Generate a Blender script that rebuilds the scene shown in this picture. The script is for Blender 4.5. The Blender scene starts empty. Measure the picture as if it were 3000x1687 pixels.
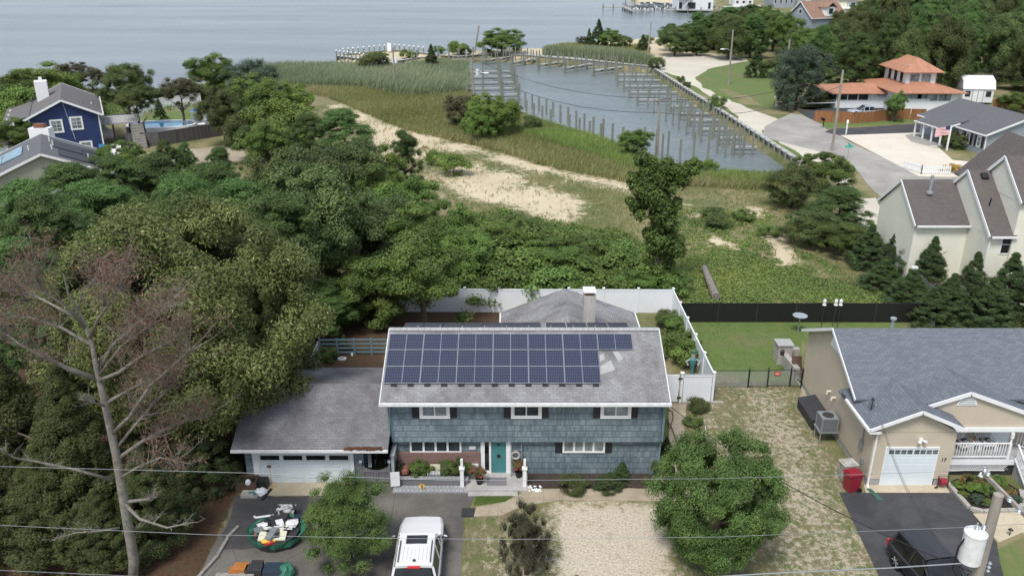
import bpy, math, random
import numpy as np
PI = math.pi
R = math.radians
sc = bpy.context.scene

# ---------------- camera, world, sun, exposure ----------------
FPX, PITCH, HC = 2451.0, R(22.0), 24.7        # focal length in photo pixels, downward pitch, camera height
cam = bpy.data.cameras.new('camera')
cam.sensor_width = 36.0
cam.lens = 36.0 * FPX / 3000.0
cam.clip_start = 0.5
cam.clip_end = 6000.0
camo = bpy.data.objects.new('camera', cam)
camo.location = (0, 0, HC)
camo.rotation_euler = (PI / 2 - PITCH, 0, 0)
sc.collection.objects.link(camo)
sc.camera = camo
SUN_EL, SUN_AZ = 58.0, 205.0                  # sun high, behind the camera and a little to its left
w = bpy.data.worlds.new('World')
sc.world = w
w.use_nodes = True
nt = w.node_tree
nt.nodes.clear()
wo = nt.nodes.new('ShaderNodeOutputWorld')
bg = nt.nodes.new('ShaderNodeBackground')
sky = nt.nodes.new('ShaderNodeTexSky')
sky.sky_type = 'NISHITA'
sky.sun_disc = False
sky.sun_elevation = R(SUN_EL)
sky.sun_rotation = R(SUN_AZ)
sky.dust_density = 3.0
mixw = nt.nodes.new('ShaderNodeMix')
mixw.data_type = 'RGBA'
mixw.inputs[0].default_value = 0.62
mixw.inputs[7].default_value = (5.2, 5.8, 6.6, 1)    # cloud deck
nt.links.new(sky.outputs[0], mixw.inputs[6])
nt.links.new(mixw.outputs[2], bg.inputs[0])
bg.inputs[1].default_value = 0.115
nt.links.new(bg.outputs[0], wo.inputs[0])
sl = bpy.data.lights.new('sun', 'SUN')
sl.energy = 2.4
sl.angle = R(16)
sl.color = (1.0, 0.96, 0.9)
so = bpy.data.objects.new('sun', sl)
az = R(SUN_AZ)
so.rotation_euler = (PI / 2 - R(SUN_EL), 0, PI - az)
sc.collection.objects.link(so)
sc.view_settings.view_transform = 'Standard'
sc.view_settings.look = 'None'
sc.view_settings.gamma = 1.0
sc.view_settings.exposure = 0.46
sc.cycles.max_bounces = 5
sc.cycles.diffuse_bounces = 3
sc.cycles.glossy_bounces = 3
sc.cycles.transmission_bounces = 3
sc.cycles.transparent_max_bounces = 6

# ---------------- helpers ----------------
def ray(px, py):
    a = (px - 1500) / FPX
    b = (843.5 - py) / FPX
    return a, math.cos(PITCH) + b * math.sin(PITCH), -math.sin(PITCH) + b * math.cos(PITCH)

def at(px, py, z=0.0):
    d = ray(px, py)
    t = (z - HC) / d[2]
    return (d[0] * t, d[1] * t, z)

def aty(px, py, y):
    d = ray(px, py)
    t = y / d[1]
    return (d[0] * t, y, HC + d[2] * t)

def atx(px, py, x):
    d = ray(px, py)
    t = x / d[0]
    return (x, d[1] * t, HC + d[2] * t)

COL = sc.collection
MAT = {}

def nmat(name):
    m = bpy.data.materials.new(name)
    m.use_nodes = True
    n = m.node_tree
    b = n.nodes['Principled BSDF']
    MAT[name] = m
    return m, n, b

def nd(n, t, **kw):
    x = n.nodes.new(t)
    for k, v in kw.items():
        setattr(x, k, v)
    return x

def c4(c):
    return (c[0], c[1], c[2], 1)

def ramp(n, fac, stops):
    r = nd(n, 'ShaderNodeValToRGB')
    e = r.color_ramp.elements
    while len(e) > 1:
        e.remove(e[0])
    e[0].position = stops[0][0]
    e[0].color = c4(stops[0][1])
    for p, c in stops[1:]:
        q = e.new(p)
        q.color = c4(c)
    n.links.new(fac, r.inputs[0])
    return r.outputs[0]

def mixc(n, fac, a, b, mode='MIX'):
    m = nd(n, 'ShaderNodeMix')
    m.data_type = 'RGBA'
    m.blend_type = mode
    for i, s in ((0, fac), (6, a), (7, b)):
        if hasattr(s, 'links'):
            n.links.new(s, m.inputs[i])
        else:
            m.inputs[i].default_value = c4(s) if isinstance(s, tuple) else s
    return m.outputs[2]

def mth(n, op, a, b=0.0, clamp=False):
    m = nd(n, 'ShaderNodeMath', operation=op)
    m.use_clamp = clamp
    for i, s in ((0, a), (1, b)):
        if hasattr(s, 'links'):
            n.links.new(s, m.inputs[i])
        else:
            m.inputs[i].default_value = s
    return m.outputs[0]

def coords(n, kind='Object', scale=(1, 1, 1)):
    tc = nd(n, 'ShaderNodeTexCoord')
    mp = nd(n, 'ShaderNodeMapping')
    mp.inputs['Scale'].default_value = scale
    n.links.new(tc.outputs[kind], mp.inputs[0])
    return mp.outputs[0]

def noise(n, co, scale, detail=4.0, rough=0.6):
    t = nd(n, 'ShaderNodeTexNoise')
    t.inputs['Scale'].default_value = scale
    t.inputs['Detail'].default_value = detail
    t.inputs['Roughness'].default_value = rough
    n.links.new(co, t.inputs['Vector'])
    return t.outputs[0]

def brick(n, co, w_, h_, mortar, offs=0.5, c1=(1, 1, 1), c2=(0.7, 0.7, 0.7), cm=(0.3, 0.3, 0.3)):
    t = nd(n, 'ShaderNodeTexBrick')
    t.offset = offs
    t.inputs['Scale'].default_value = 1.0
    t.inputs['Brick Width'].default_value = w_
    t.inputs['Row Height'].default_value = h_
    t.inputs['Mortar Size'].default_value = mortar
    t.inputs['Mortar Smooth'].default_value = 0.15
    t.inputs['Bias'].default_value = 0.0
    t.inputs['Color1'].default_value = c4(c1)
    t.inputs['Color2'].default_value = c4(c2)
    t.inputs['Mortar'].default_value = c4(cm)
    n.links.new(co, t.inputs[0])
    return t

def bump(n, b, h, s, dist=0.05):
    x = nd(n, 'ShaderNodeBump')
    x.inputs['Strength'].default_value = s
    x.inputs['Distance'].default_value = dist
    n.links.new(h, x.inputs['Height'])
    n.links.new(x.outputs[0], b.inputs['Normal'])

def sh(c, k):
    return (c[0] * k, c[1] * k, c[2] * k)

def plain(name, c, rough=0.7, var=0.15, scale=3.0, metal=0.0, bmp=0.0, streak=False):
    m, n, b = nmat(name)
    co = coords(n, 'Object', (1, 1, 0.15) if streak else (1, 1, 1))
    f = noise(n, co, scale, 5, 0.65)
    n.links.new(ramp(n, f, [(0.3, sh(c, 1 - var)), (0.7, sh(c, 1 + var * 0.6))]), b.inputs['Base Color'])
    b.inputs['Roughness'].default_value = rough
    b.inputs['Metallic'].default_value = metal
    if bmp:
        bump(n, b, noise(n, co, scale * 6, 3), bmp)
    return m

def siding(name, c, course=0.12, line=0.75, var=0.06):
    """clapboard: courses run along the face, one thin darker lap line each"""
    m, n, b = nmat(name)
    uv = coords(n, 'UV')
    sp = nd(n, 'ShaderNodeSeparateXYZ')
    n.links.new(uv, sp.inputs[0])
    fr = mth(n, 'FRACT', mth(n, 'DIVIDE', sp.outputs[1], course))
    co = coords(n, 'UV', (0.6, 0.6, 1))
    base = ramp(n, noise(n, co, 1.3, 5), [(0.3, sh(c, 1 - var)), (0.7, sh(c, 1 + var))])
    lap = mth(n, 'LESS_THAN', fr, 0.14)
    n.links.new(mixc(n, lap, base, sh(c, line)), b.inputs['Base Color'])
    b.inputs['Roughness'].default_value = 0.55
    bump(n, b, fr, 0.5, 0.02)
    return m

def shingles(name, a, b2, cm, w_=0.32, h_=0.145, blot=None, blots=0.35, rough=0.9):
    """asphalt roof shingles in courses up the slope, blotched by lichen and age"""
    m, n, b = nmat(name)
    uv = coords(n, 'UV')
    t = brick(n, uv, w_, h_, 0.012, 0.5, a, b2, cm)
    f = noise(n, coords(n, 'UV', (0.5, 0.3, 1)), 1.1, 5, 0.7)
    f2 = noise(n, coords(n, 'UV'), 22, 3, 0.8)
    c = mixc(n, 0.45, t.outputs[0], ramp(n, f2, [(0.3, sh(a, 0.55)), (0.7, sh(b2, 1.5))]))
    if blot:
        c = mixc(n, ramp(n, f, [(0.42, (0, 0, 0)), (0.68, (blots,) * 3)]), c, blot)
    n.links.new(c, b.inputs['Base Color'])
    b.inputs['Roughness'].default_value = rough
    bump(n, b, t.outputs[1], -0.4, 0.01)
    return m

def bricks(name, a, b2, cm, w_=0.22, h_=0.075, mort=0.012):
    m, n, b = nmat(name)
    uv = coords(n, 'UV')
    t = brick(n, uv, w_, h_, mort, 0.5, a, b2, cm)
    f = noise(n, uv, 5, 5)
    n.links.new(mixc(n, 0.5, t.outputs[0], mixc(n, f, sh(a, 0.6), sh(b2, 1.3))), b.inputs['Base Color'])
    b.inputs['Roughness'].default_value = 0.9
    bump(n, b, t.outputs[1], -0.5, 0.01)
    return m

def planks(name, c, w_=0.14, line=0.35, var=0.25, vertical=True, rough=0.8):
    m, n, b = nmat(name)
    uv = coords(n, 'UV')
    sp = nd(n, 'ShaderNodeSeparateXYZ')
    n.links.new(uv, sp.inputs[0])
    s = mth(n, 'DIVIDE', sp.outputs[0 if vertical else 1], w_)
    fr = mth(n, 'FRACT', s)
    fl = mth(n, 'FLOOR', s)
    wn = nd(n, 'ShaderNodeTexWhiteNoise', noise_dimensions='1D')
    n.links.new(fl, wn.inputs['W'])
    f = noise(n, coords(n, 'UV', (12, 1, 1) if vertical else (1, 12, 1)), 1.5, 4)
    mixf = mth(n, 'ADD', mth(n, 'MULTIPLY', wn.outputs[0], 0.5), mth(n, 'MULTIPLY', f, 0.5))
    base = ramp(n, mixf, [(0.2, sh(c, 1 - var)), (0.8, sh(c, 1 + var))])
    n.links.new(mixc(n, mth(n, 'LESS_THAN', fr, 0.1), base, sh(c, line)), b.inputs['Base Color'])
    b.inputs['Roughness'].default_value = rough
    return m

def foliage(name, stops, hue=0.12, trans=0.25, obj=0.5):
    """leaf colour from a per-leaf tint, varied a little from plant to plant"""
    m, n, b = nmat(name)
    at_ = nd(n, 'ShaderNodeAttribute')
    at_.attribute_name = 'tint'
    oi = nd(n, 'ShaderNodeObjectInfo')
    c = ramp(n, at_.outputs['Fac'], stops)
    v = mth(n, 'ADD', mth(n, 'MULTIPLY', oi.outputs['Random'], obj), 1.0 - obj * 0.5)
    hs = nd(n, 'ShaderNodeHueSaturation')
    n.links.new(c, hs.inputs['Color'])
    n.links.new(v, hs.inputs['Value'])
    n.links.new(mth(n, 'ADD', mth(n, 'MULTIPLY', oi.outputs['Random'], hue * 0.25), 0.5 - hue * 0.125), hs.inputs['Hue'])
    hs.inputs['Saturation'].default_value = 0.88
    n.links.new(hs.outputs[0], b.inputs['Base Color'])
    b.inputs['Roughness'].default_value = 0.62
    b.inputs['Specular IOR Level'].default_value = 0.3
    if trans:
        tr = nd(n, 'ShaderNodeBsdfTranslucent')
        n.links.new(hs.outputs[0], tr.inputs[0])
        mx = nd(n, 'ShaderNodeMixShader')
        mx.inputs[0].default_value = trans
        n.links.new(b.outputs[0], mx.inputs[1])
        n.links.new(tr.outputs[0], mx.inputs[2])
        n.links.new(mx.outputs[0], n.nodes['Material Output'].inputs[0])
    return m

FR = {}                                        # frame (location, rotation) of every thing

def tag(o, label=None, cat=None, group=None, kind=None):
    if label: o['label'] = label
    if cat: o['category'] = cat
    if group: o['group'] = group
    if kind: o['kind'] = kind
    return o

def thing(name, label, cat, loc=(0, 0, 0), rz=0.0, group=None):
    o = bpy.data.objects.new(name, None)
    o.empty_display_size = 0.3
    COL.objects.link(o)
    o.location = loc
    o.rotation_euler = (0, 0, rz)
    FR[o.name] = (tuple(loc), rz)
    return tag(o, label, cat, group)

class MB:
    def __init__(s):
        s.v = []
        s.f = []
    def add(s, vs, fs):
        k = len(s.v)
        s.v += [tuple(p) for p in vs]
        s.f += [tuple(i + k for i in f) for f in fs]
        return s
    def poly(s, pts):
        return s.add(pts, [tuple(range(len(pts)))])
    def box(s, x0, x1, y0, y1, z0, z1):
        return s.add([(x0, y0, z0), (x1, y0, z0), (x1, y1, z0), (x0, y1, z0), (x0, y0, z1), (x1, y0, z1), (x1, y1, z1), (x0, y1, z1)],
                     [(0, 3, 2, 1), (4, 5, 6, 7), (0, 1, 5, 4), (1, 2, 6, 5), (2, 3, 7, 6), (3, 0, 4, 7)])
    def rbox(s, c, d, rz=0.0, rx=0.0, ry=0.0):
        """box of size d about centre c, turned"""
        cz, sz, cx, sx, cy, sy = math.cos(rz), math.sin(rz), math.cos(rx), math.sin(rx), math.cos(ry), math.sin(ry)
        vs = []
        for k in (-.5, .5):
            for i, j in ((-.5, -.5), (.5, -.5), (.5, .5), (-.5, .5)):
                x, y, z = i * d[0], j * d[1], k * d[2]
                x, z = x * cy + z * sy, -x * sy + z * cy
                y, z = y * cx - z * sx, y * sx + z * cx
                x, y = x * cz - y * sz, x * sz + y * cz
                vs.append((c[0] + x, c[1] + y, c[2] + z))
        return s.add(vs, [(0, 3, 2, 1), (4, 5, 6, 7), (0, 1, 5, 4), (1, 2, 6, 5), (2, 3, 7, 6), (3, 0, 4, 7)])
    def bar(s, a, b, w_, h_=None):
        """square bar from a to b"""
        h_ = h_ or w_
        a, b = np.array(a, float), np.array(b, float)
        d = b - a
        d /= max(np.linalg.norm(d), 1e-9)
        u = np.cross(d, (0, 0, 1.0))
        if np.linalg.norm(u) < 1e-3: u = np.array((1.0, 0, 0))
        u /= np.linalg.norm(u)
        v = np.cross(u, d)
        vs = [p + u * i * w_ / 2 + v * j * h_ / 2 for p in (a, b) for i, j in ((-1, -1), (1, -1), (1, 1), (-1, 1))]
        return s.add(vs, [(3, 2, 1, 0), (4, 5, 6, 7), (0, 1, 5, 4), (1, 2, 6, 5), (2, 3, 7, 6), (3, 0, 4, 7)])
    def prism(s, pts, z0, z1):
        n = len(pts)
        a = sum(pts[i][0] * pts[(i + 1) % n][1] - pts[(i + 1) % n][0] * pts[i][1] for i in range(n))
        if a < 0: pts = list(reversed(pts))
        vs = [(p[0], p[1], z0) for p in pts] + [(p[0], p[1], z1) for p in pts]
        return s.add(vs, [tuple(range(n - 1, -1, -1)), tuple(range(n, 2 * n))] + [(i, (i + 1) % n, n + (i + 1) % n, n + i) for i in range(n)])
    def tube(s, pts, r, n=6):
        rs = r if isinstance(r, (list, tuple)) else [r] * len(pts)
        k = len(s.v)
        P = [np.array(p, float) for p in pts]
        u = None
        for i, p in enumerate(P):
            d = P[min(i + 1, len(P) - 1)] - P[max(i - 1, 0)]
            d /= max(np.linalg.norm(d), 1e-9)
            if u is None:
                u = np.cross(d, (0.03, 0.02, 1.0))
                if np.linalg.norm(u) < 0.1: u = np.cross(d, (1.0, 0, 0))
            u = u - d * np.dot(u, d)
            u /= max(np.linalg.norm(u), 1e-9)
            v = np.cross(d, u)
            for j in range(n):
                a = 2 * PI * j / n
                s.v.append(tuple(p + (u * math.cos(a) + v * math.sin(a)) * rs[i]))
        for i in range(len(P) - 1):
            for j in range(n):
                a, b = k + i * n + j, k + i * n + (j + 1) % n
                s.f.append((a, b, b + n, a + n))
        s.f.append(tuple(k + n - 1 - j for j in range(n)))
        s.f.append(tuple(k + (len(P) - 1) * n + j for j in range(n)))
        return s
    def lathe(s, prof, c=(0, 0, 0), n=12):
        """profile of (radius, z) turned about the vertical through c"""
        k = len(s.v)
        for r_, z in prof:
            for j in range(n):
                a = 2 * PI * j / n
                s.v.append((c[0] + r_ * math.cos(a), c[1] + r_ * math.sin(a), c[2] + z))
        for i in range(len(prof) - 1):
            for j in range(n):
                a, b = k + i * n + j, k + i * n + (j + 1) % n
                s.f.append((a, b, b + n, a + n))
        s.f.append(tuple(k + n - 1 - j for j in range(n)))
        s.f.append(tuple(k + (len(prof) - 1) * n + j for j in range(n)))
        return s
    def ball(s, c, r, n=8, m=5, jit=0.0, rnd=None):
        r = (r, r, r) if not isinstance(r, (tuple, list)) else r
        k = len(s.v)
        for i in range(m + 1):
            t = PI * i / m
            for j in range(n):
                a = 2 * PI * j / n
                q = 1 + (rnd.uniform(-jit, jit) if rnd and 0 < i < m else 0)
                s.v.append((c[0] + q * r[0] * math.sin(t) * math.cos(a), c[1] + q * r[1] * math.sin(t) * math.sin(a), c[2] - q * r[2] * math.cos(t)))
        for i in range(m):
            for j in range(n):
                a, b = k + i * n + j, k + i * n + (j + 1) % n
                s.f.append((a, b, b + n, a + n))
        return s
    def build(s, name, mat, parent=None, W=False, smooth=False, uv=True):
        v = np.array(s.v, float).reshape(-1, 3)
        if W and parent is not None:
            (lx, ly, lz), rz = FR[parent.name]
            v = v - (lx, ly, lz)
            c_, s_ = math.cos(-rz), math.sin(-rz)
            v = np.stack([v[:, 0] * c_ - v[:, 1] * s_, v[:, 0] * s_ + v[:, 1] * c_, v[:, 2]], 1)
        me = bpy.data.meshes.new(name)
        me.from_pydata(v.tolist(), [], s.f)
        if uv: planar_uv(me)
        me.materials.append(MAT[mat] if isinstance(mat, str) else mat)
        if smooth: me.polygons.foreach_set('use_smooth', [True] * len(me.polygons))
        me.update()
        o = bpy.data.objects.new(name, me)
        COL.objects.link(o)
        if parent is not None: o.parent = parent
        FR[o.name] = FR[parent.name] if parent is not None else ((0, 0, 0), 0.0)
        return o

def planar_uv(me):
    """every face gets UVs in metres: u level along the face, v up its slope"""
    nl, nf = len(me.loops), len(me.polygons)
    if not nl: return
    co = np.empty(len(me.vertices) * 3); me.vertices.foreach_get('co', co); co = co.reshape(-1, 3)
    vi = np.empty(nl, int); me.loops.foreach_get('vertex_index', vi)
    nm = np.empty(nf * 3); me.polygons.foreach_get('normal', nm); nm = nm.reshape(-1, 3)
    lt = np.empty(nf, int); me.polygons.foreach_get('loop_total', lt)
    N = np.repeat(nm, lt, 0)
    U = np.stack([-N[:, 1], N[:, 0], np.zeros(nl)], 1)
    ln = np.linalg.norm(U, axis=1)
    flat = ln < 1e-3
    U[flat] = (1, 0, 0)
    U /= np.linalg.norm(U, axis=1)[:, None]
    V = np.cross(N, U)
    V[V[:, 2] < 0] *= 1
    V[flat] = (0, 1, 0)
    P = co[vi]
    uv = np.stack([(P * U).sum(1), (P * V).sum(1)], 1).astype(np.float32)
    l = me.uv_layers.new(name='UVMap')
    l.data.foreach_set('uv', uv.ravel())

def one(name, mb, mat, label, cat, group=None, kind=None, smooth=False):
    """a thing that is a single mesh, its origin at its base"""
    v = np.array(mb.v)
    c = (v[:, 0].mean(), v[:, 1].mean(), v[:, 2].min())
    mb.v = [tuple(p) for p in (v - c)]
    o = mb.build(name, mat, smooth=smooth)
    o.location = c
    FR[o.name] = (c, 0.0)
    return tag(o, label, cat, group, kind)

def dup(root, loc=None, rz=None, scale=None, label=None, group=None):
    r = root.copy(); COL.objects.link(r)
    if loc is not None: r.location = loc
    if rz is not None: r.rotation_euler = (0, 0, rz)
    if scale is not None: r.scale = scale if isinstance(scale, (tuple, list)) else (scale,) * 3
    if label: r['label'] = label
    if group: r['group'] = group
    FR[r.name] = (tuple(r.location), r.rotation_euler[2])
    for ch in [o for o in KIDS.get(root.name, root.children)]:
        c = ch.copy(); COL.objects.link(c); c.parent = r
        for g in ch.children:
            d = g.copy(); COL.objects.link(d); d.parent = c
    return r
KIDS = {}

def struct(name, mb, mat, W=True):
    o = mb.build(name, mat)
    o['kind'] = 'structure'
    return o

# ---------------- setting: ground, water, roads ----------------
def PP(l, z=0.0):
    return [at(x, y, z)[:2] for x, y in l]

def inside_dist(P, poly):
    """signed distance of points P (n,2) to a polygon, positive inside"""
    q = np.array(poly, float)
    x, y = P[:, 0], P[:, 1]
    ins = np.zeros(len(P), bool)
    d = np.full(len(P), 1e9)
    for i in range(len(q)):
        a, b = q[i], q[(i + 1) % len(q)]
        e = b - a
        t = np.clip(((P - a) @ e) / max(e @ e, 1e-9), 0, 1)
        d = np.minimum(d, np.hypot(x - a[0] - t * e[0], y - a[1] - t * e[1]))
        cr = (a[1] > y) != (b[1] > y)
        if a[1] != b[1]:
            ins ^= cr & (x < (b[0] - a[0]) * (y - a[1]) / (b[1] - a[1]) + a[0])
    return np.where(ins, d, -d)

def line_dist(P, pts):
    d = np.full(len(P), 1e9)
    q = np.array(pts, float)
    for i in range(len(q) - 1):
        a, b = q[i], q[i + 1]
        e = b - a
        t = np.clip(((P - a) @ e) / max(e @ e, 1e-9), 0, 1)
        d = np.minimum(d, np.hypot(P[:, 0] - a[0] - t * e[0], P[:, 1] - a[1] - t * e[1]))
    return d

ZW = -1.2                                      # water level
CAP = [(2345, 480), (2202, 387), (2085, 312), (1967, 237), (1915, 203)]                     # east bulkhead, top
NCAP = [(1900, 197), (1820, 190), (1740, 181), (1670, 175), (1585, 168), (1457, 158), (1400, 161), (1345, 166), (1302, 164), (1283, 163)]
LAND_A = PP([(-900, 262), (0, 262), (300, 262), (420, 262), (560, 258), (640, 225), (760, 206), (850, 203), (1000, 205), (1130, 212), (1180, 212), (1230, 196), (1300, 190),
             (1362, 196), (1368, 240), (1366, 275), (1420, 300), (1480, 326), (1540, 348), (1600, 368), (1700, 400), (1790, 428), (1870, 462), (1950, 492), (2060, 513), (2180, 523), (2305, 522), (2330, 490)] + CAP[:]
            + NCAP[::1] + [(1262, 161), (1330, 154), (1400, 149), (1500, 143), (1600, 141), (1690, 126), (1780, 119), (1900, 113), (1990, 100), (2080, 70), (2140, 45), (2200, 33)]) \
    + [(115, 420), (900, 1200), (1500, 20), (900, 10), (-900, 10), (-900, 120)]
FAR = [PP([(1868, 6), (1960, 19), (2060, 26), (2150, 27), (2250, 30), (2300, 33)])[i] for i in range(6)] + [(700, 500), (900, 1100), (120, 900)]
ISLE = PP([(990, 165), (1152, 149), (1258, 160), (1300, 164), (1155, 181), (1150, 184), (1020, 173)])
SANDTRACK = PP([(985, 312), (1060, 350), (1180, 400), (1300, 425), (1440, 452), (1560, 490), (1700, 520), (1850, 548)])
SAND1 = PP([(1050, 348), (1180, 372), (1290, 400), (1330, 430), (1230, 470), (1120, 480), (1060, 420)])
SAND2 = PP([(1290, 495), (1390, 480), (1490, 500), (1560, 545), (1640, 560), (1740, 600), (1690, 650), (1600, 650), (1470, 600), (1350, 590), (1290, 540)])
SAND3 = PP([(1210, 440), (1310, 470), (1400, 530), (1360, 560), (1250, 520)])
PATCH = [PP(l) for l in ([(2220, 675), (2290, 672), (2330, 740), (2355, 770), (2290, 780), (2250, 720)], [(2180, 612), (2240, 605), (2230, 640), (2180, 640)],
                         [(1980, 590), (2030, 595), (2020, 612), (1985, 610)], [(2080, 695), (2160, 715), (2150, 730), (2080, 710)], [(2390, 795), (2430, 800), (2410, 815), (2385, 808)],
                         [(2000, 625), (2060, 620), (2060, 640), (2000, 638)], [(2340, 820), (2400, 845), (2380, 855), (2330, 835)])]
BEACH = PP([(1262, 161), (1400, 149), (1600, 141), (1780, 119), (1990, 100), (2010, 160), (1900, 178), (1800, 160), (1700, 160), (1560, 168), (1440, 158), (1283, 164)])
SANDN = PP([(1780, 140), (1950, 140), (2010, 150), (2190, 170), (2190, 182), (2060, 200), (1960, 205), (1880, 190), (1740, 165)])
LAWNS = [PP(l) for l in ([(2030, 235), (2075, 200), (2180, 174), (2310, 175), (2330, 230), (2290, 300), (2250, 320), (2180, 275), (2090, 255)],
                         [(1925, 207), (1990, 240), (2100, 300), (2230, 390), (2370, 480), (2395, 455), (2250, 350), (2110, 265), (1990, 205)],
                         [(1985, 930), (2700, 945), (3300, 950), (3300, 1000), (2350, 1000), (2340, 1130), (2200, 1120), (2080, 1090)],
                         [(380, 350), (560, 318), (640, 330), (640, 372), (520, 380), (380, 395)], [(1400, 1440), (1500, 1434), (1545, 1432), (1480, 1470), (1385, 1482)],
                         [(2900, 1687), (2915, 1610), (3000, 1570), (3100, 1560), (3100, 1750), (2950, 1760)], [(2360, 340), (2730, 335), (2700, 360), (2500, 372), (2400, 378)])]
GRAVEL = PP([(1640, 1478), (1935, 1480), (1960, 1700), (1620, 1700)])
BACKYARD = PP([(860, 1110), (870, 940), (1180, 890), (1380, 910), (1480, 905), (1480, 990), (1130, 1000), (1130, 1110)])

ncol, nrow = 430, 390
us = np.linspace(-0.92, 0.92, ncol)
ys = 13.0 * (900 / 13.0) ** (np.linspace(0, 1, nrow))
GX = (us[None, :] * ys[:, None])
GY = np.repeat(ys[:, None], ncol, 1)
P = np.stack([GX.ravel(), GY.ravel()], 1)
rng = np.random.default_rng(5)
sd = np.maximum(np.maximum(inside_dist(P, LAND_A), inside_dist(P, FAR)), inside_dist(P, ISLE))
beachd = inside_dist(P, BEACH)
steep = np.where((beachd > -12) | (sd > 1e8), 0.25, 1.6)
steep = np.where(P[:, 1] > 300, 0.4, steep)
GZ = np.where(sd > 0, 0.0, np.clip(sd * steep, -3.2, 0))
GZ = np.where(inside_dist(P, FAR) > 12, np.clip((inside_dist(P, FAR) - 12) * 0.02, 0, 5), GZ)
def soft(d, s): return np.clip(0.5 + d / (2 * s), 0, 1)
scl = np.clip(P[:, 1] / 60.0, 0.5, 4)
sand = np.zeros(len(P))
for d, wgt, wid in ((line_dist(P, SANDTRACK) * -1 + 2.3, .8, 3), (inside_dist(P, SAND1), 0.92, 3.0), (inside_dist(P, SAND2), 0.9, 4.0), (inside_dist(P, SAND3), 0.6, 4.0), (beachd, 1.0, 6), (inside_dist(P, SANDN), .95, 5),
                    (inside_dist(P, ISLE), 1.3, 2), (inside_dist(P, PP([(1862, 0), (2075, 0), (2075, 30), (1900, 22)])), 1.2, 8)):
    sand = np.maximum(sand, wgt * soft(d, wid))
for q in PATCH: sand = np.maximum(sand, 0.9 * soft(inside_dist(P, q), 1.6))
lawn = np.zeros(len(P))
for q in LAWNS: lawn = np.maximum(lawn, soft(inside_dist(P, q), 0.6))
gravel = soft(inside_dist(P, GRAVEL) + .2, 1.7) * .92
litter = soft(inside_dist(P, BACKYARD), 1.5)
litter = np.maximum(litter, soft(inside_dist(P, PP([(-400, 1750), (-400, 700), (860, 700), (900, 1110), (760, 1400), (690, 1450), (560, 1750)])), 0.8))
bare = soft(inside_dist(P, PP([(1960, 1100), (2330, 1130), (2500, 1440), (2640, 1750), (1960, 1750), (1990, 1400)])), 1.0)
path_ = line_dist(P, PP([(2230, 1130), (2260, 1230), (2330, 1330), (2330, 1440), (2420, 1560), (2500, 1700)]))
pale = soft(2.0 - path_, 2.4) * .56
pale = np.maximum(pale, .46 * soft(1.4 - line_dist(P, PP([(2040, 1180), (2090, 1280), (2290, 1480), (2360, 1700)])), 1.5))
pale = np.maximum(pale, .44 * soft(inside_dist(P, PP([(1355, 1560), (1640, 1480), (1640, 1750), (1420, 1750)])), 1.2))
bare = np.maximum(bare, 0.8 * soft(inside_dist(P, PP([(1355, 1500), (1640, 1480), (1640, 1750), (1350, 1750)])), 0.6))

v = np.stack([P[:, 0], P[:, 1], GZ], 1)
idx = np.arange(nrow * ncol).reshape(nrow, ncol)
F = np.stack([idx[:-1, :-1], idx[:-1, 1:], idx[1:, 1:], idx[1:, :-1]], -1).reshape(-1, 4)
# outer skirt to the horizon and beside the camera
ext = np.array([(-5000, -300, -0.02), (5000, -300, -0.02), (5000, 13, -0.02), (-5000, 13, -0.02)], float)
me = bpy.data.meshes.new('ground')
v = np.concatenate([v, ext])
me.vertices.add(len(v)); me.vertices.foreach_set('co', v.ravel())
F = np.concatenate([F, [[len(v) - 4, len(v) - 3, len(v) - 2, len(v) - 1]]])
me.loops.add(F.size); me.loops.foreach_set('vertex_index', F.ravel())
me.polygons.add(len(F)); me.polygons.foreach_set('loop_start', np.arange(0, F.size, 4))
me.update(calc_edges=True)
for nm, arr in (('sand', sand), ('lawn', lawn), ('gravel', gravel), ('litter', litter), ('bare', bare), ('pale', pale)):
    a = me.attributes.new(nm, 'FLOAT', 'POINT')
    a.data.foreach_set('value', np.concatenate([arr, np.zeros(4)]).astype(np.float32))
m, n, b = nmat('ground')
co = coords(n, 'Object')
def attr(k):
    x = nd(n, 'ShaderNodeAttribute'); x.attribute_name = k
    return x.outputs['Fac']
n1 = noise(n, co, 0.18, 8, 0.68)
n2 = noise(n, co, 1.3, 6, 0.72)
n3 = noise(n, co, 7.0, 4, 0.7)
def mask(a, amp=0.9, sharp=6.0, nz=None):
    s = mth(n, 'ADD', a, mth(n, 'MULTIPLY', mth(n, 'SUBTRACT', nz or n2, 0.5), amp))
    return mth(n, 'ADD', mth(n, 'MULTIPLY', mth(n, 'SUBTRACT', s, 0.5), sharp), 0.5, True)
fld = mixc(n, ramp(n, n1, [(0.4, (0, 0, 0)), (0.6, (1, 1, 1))]), (0.105, 0.125, 0.038), (0.29, 0.235, 0.13))
fld = mixc(n, ramp(n, n3, [(0.35, (0, 0, 0)), (0.7, (.6, .6, .6))]), fld, (0.07, 0.085, 0.028))
sandc = mixc(n, ramp(n, n1, [(0.35, (0, 0, 0)), (0.65, (1, 1, 1))]), (0.48, 0.40, 0.27), (0.60, 0.52, 0.37))
sandc = mixc(n, ramp(n, n3, [(0.3, (.5, .5, .5)), (0.6, (0, 0, 0))]), sandc, (0.30, 0.24, 0.145))
lawnc = mixc(n, ramp(n, n2, [(0.35, (0, 0, 0)), (0.65, (1, 1, 1))]), (0.075, 0.135, 0.028), (0.13, 0.16, 0.045))
lawnc = mixc(n, ramp(n, n1, [(0.52, (0, 0, 0)), (0.66, (.75, .75, .75))]), lawnc, (0.17, 0.145, 0.075))
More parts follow.
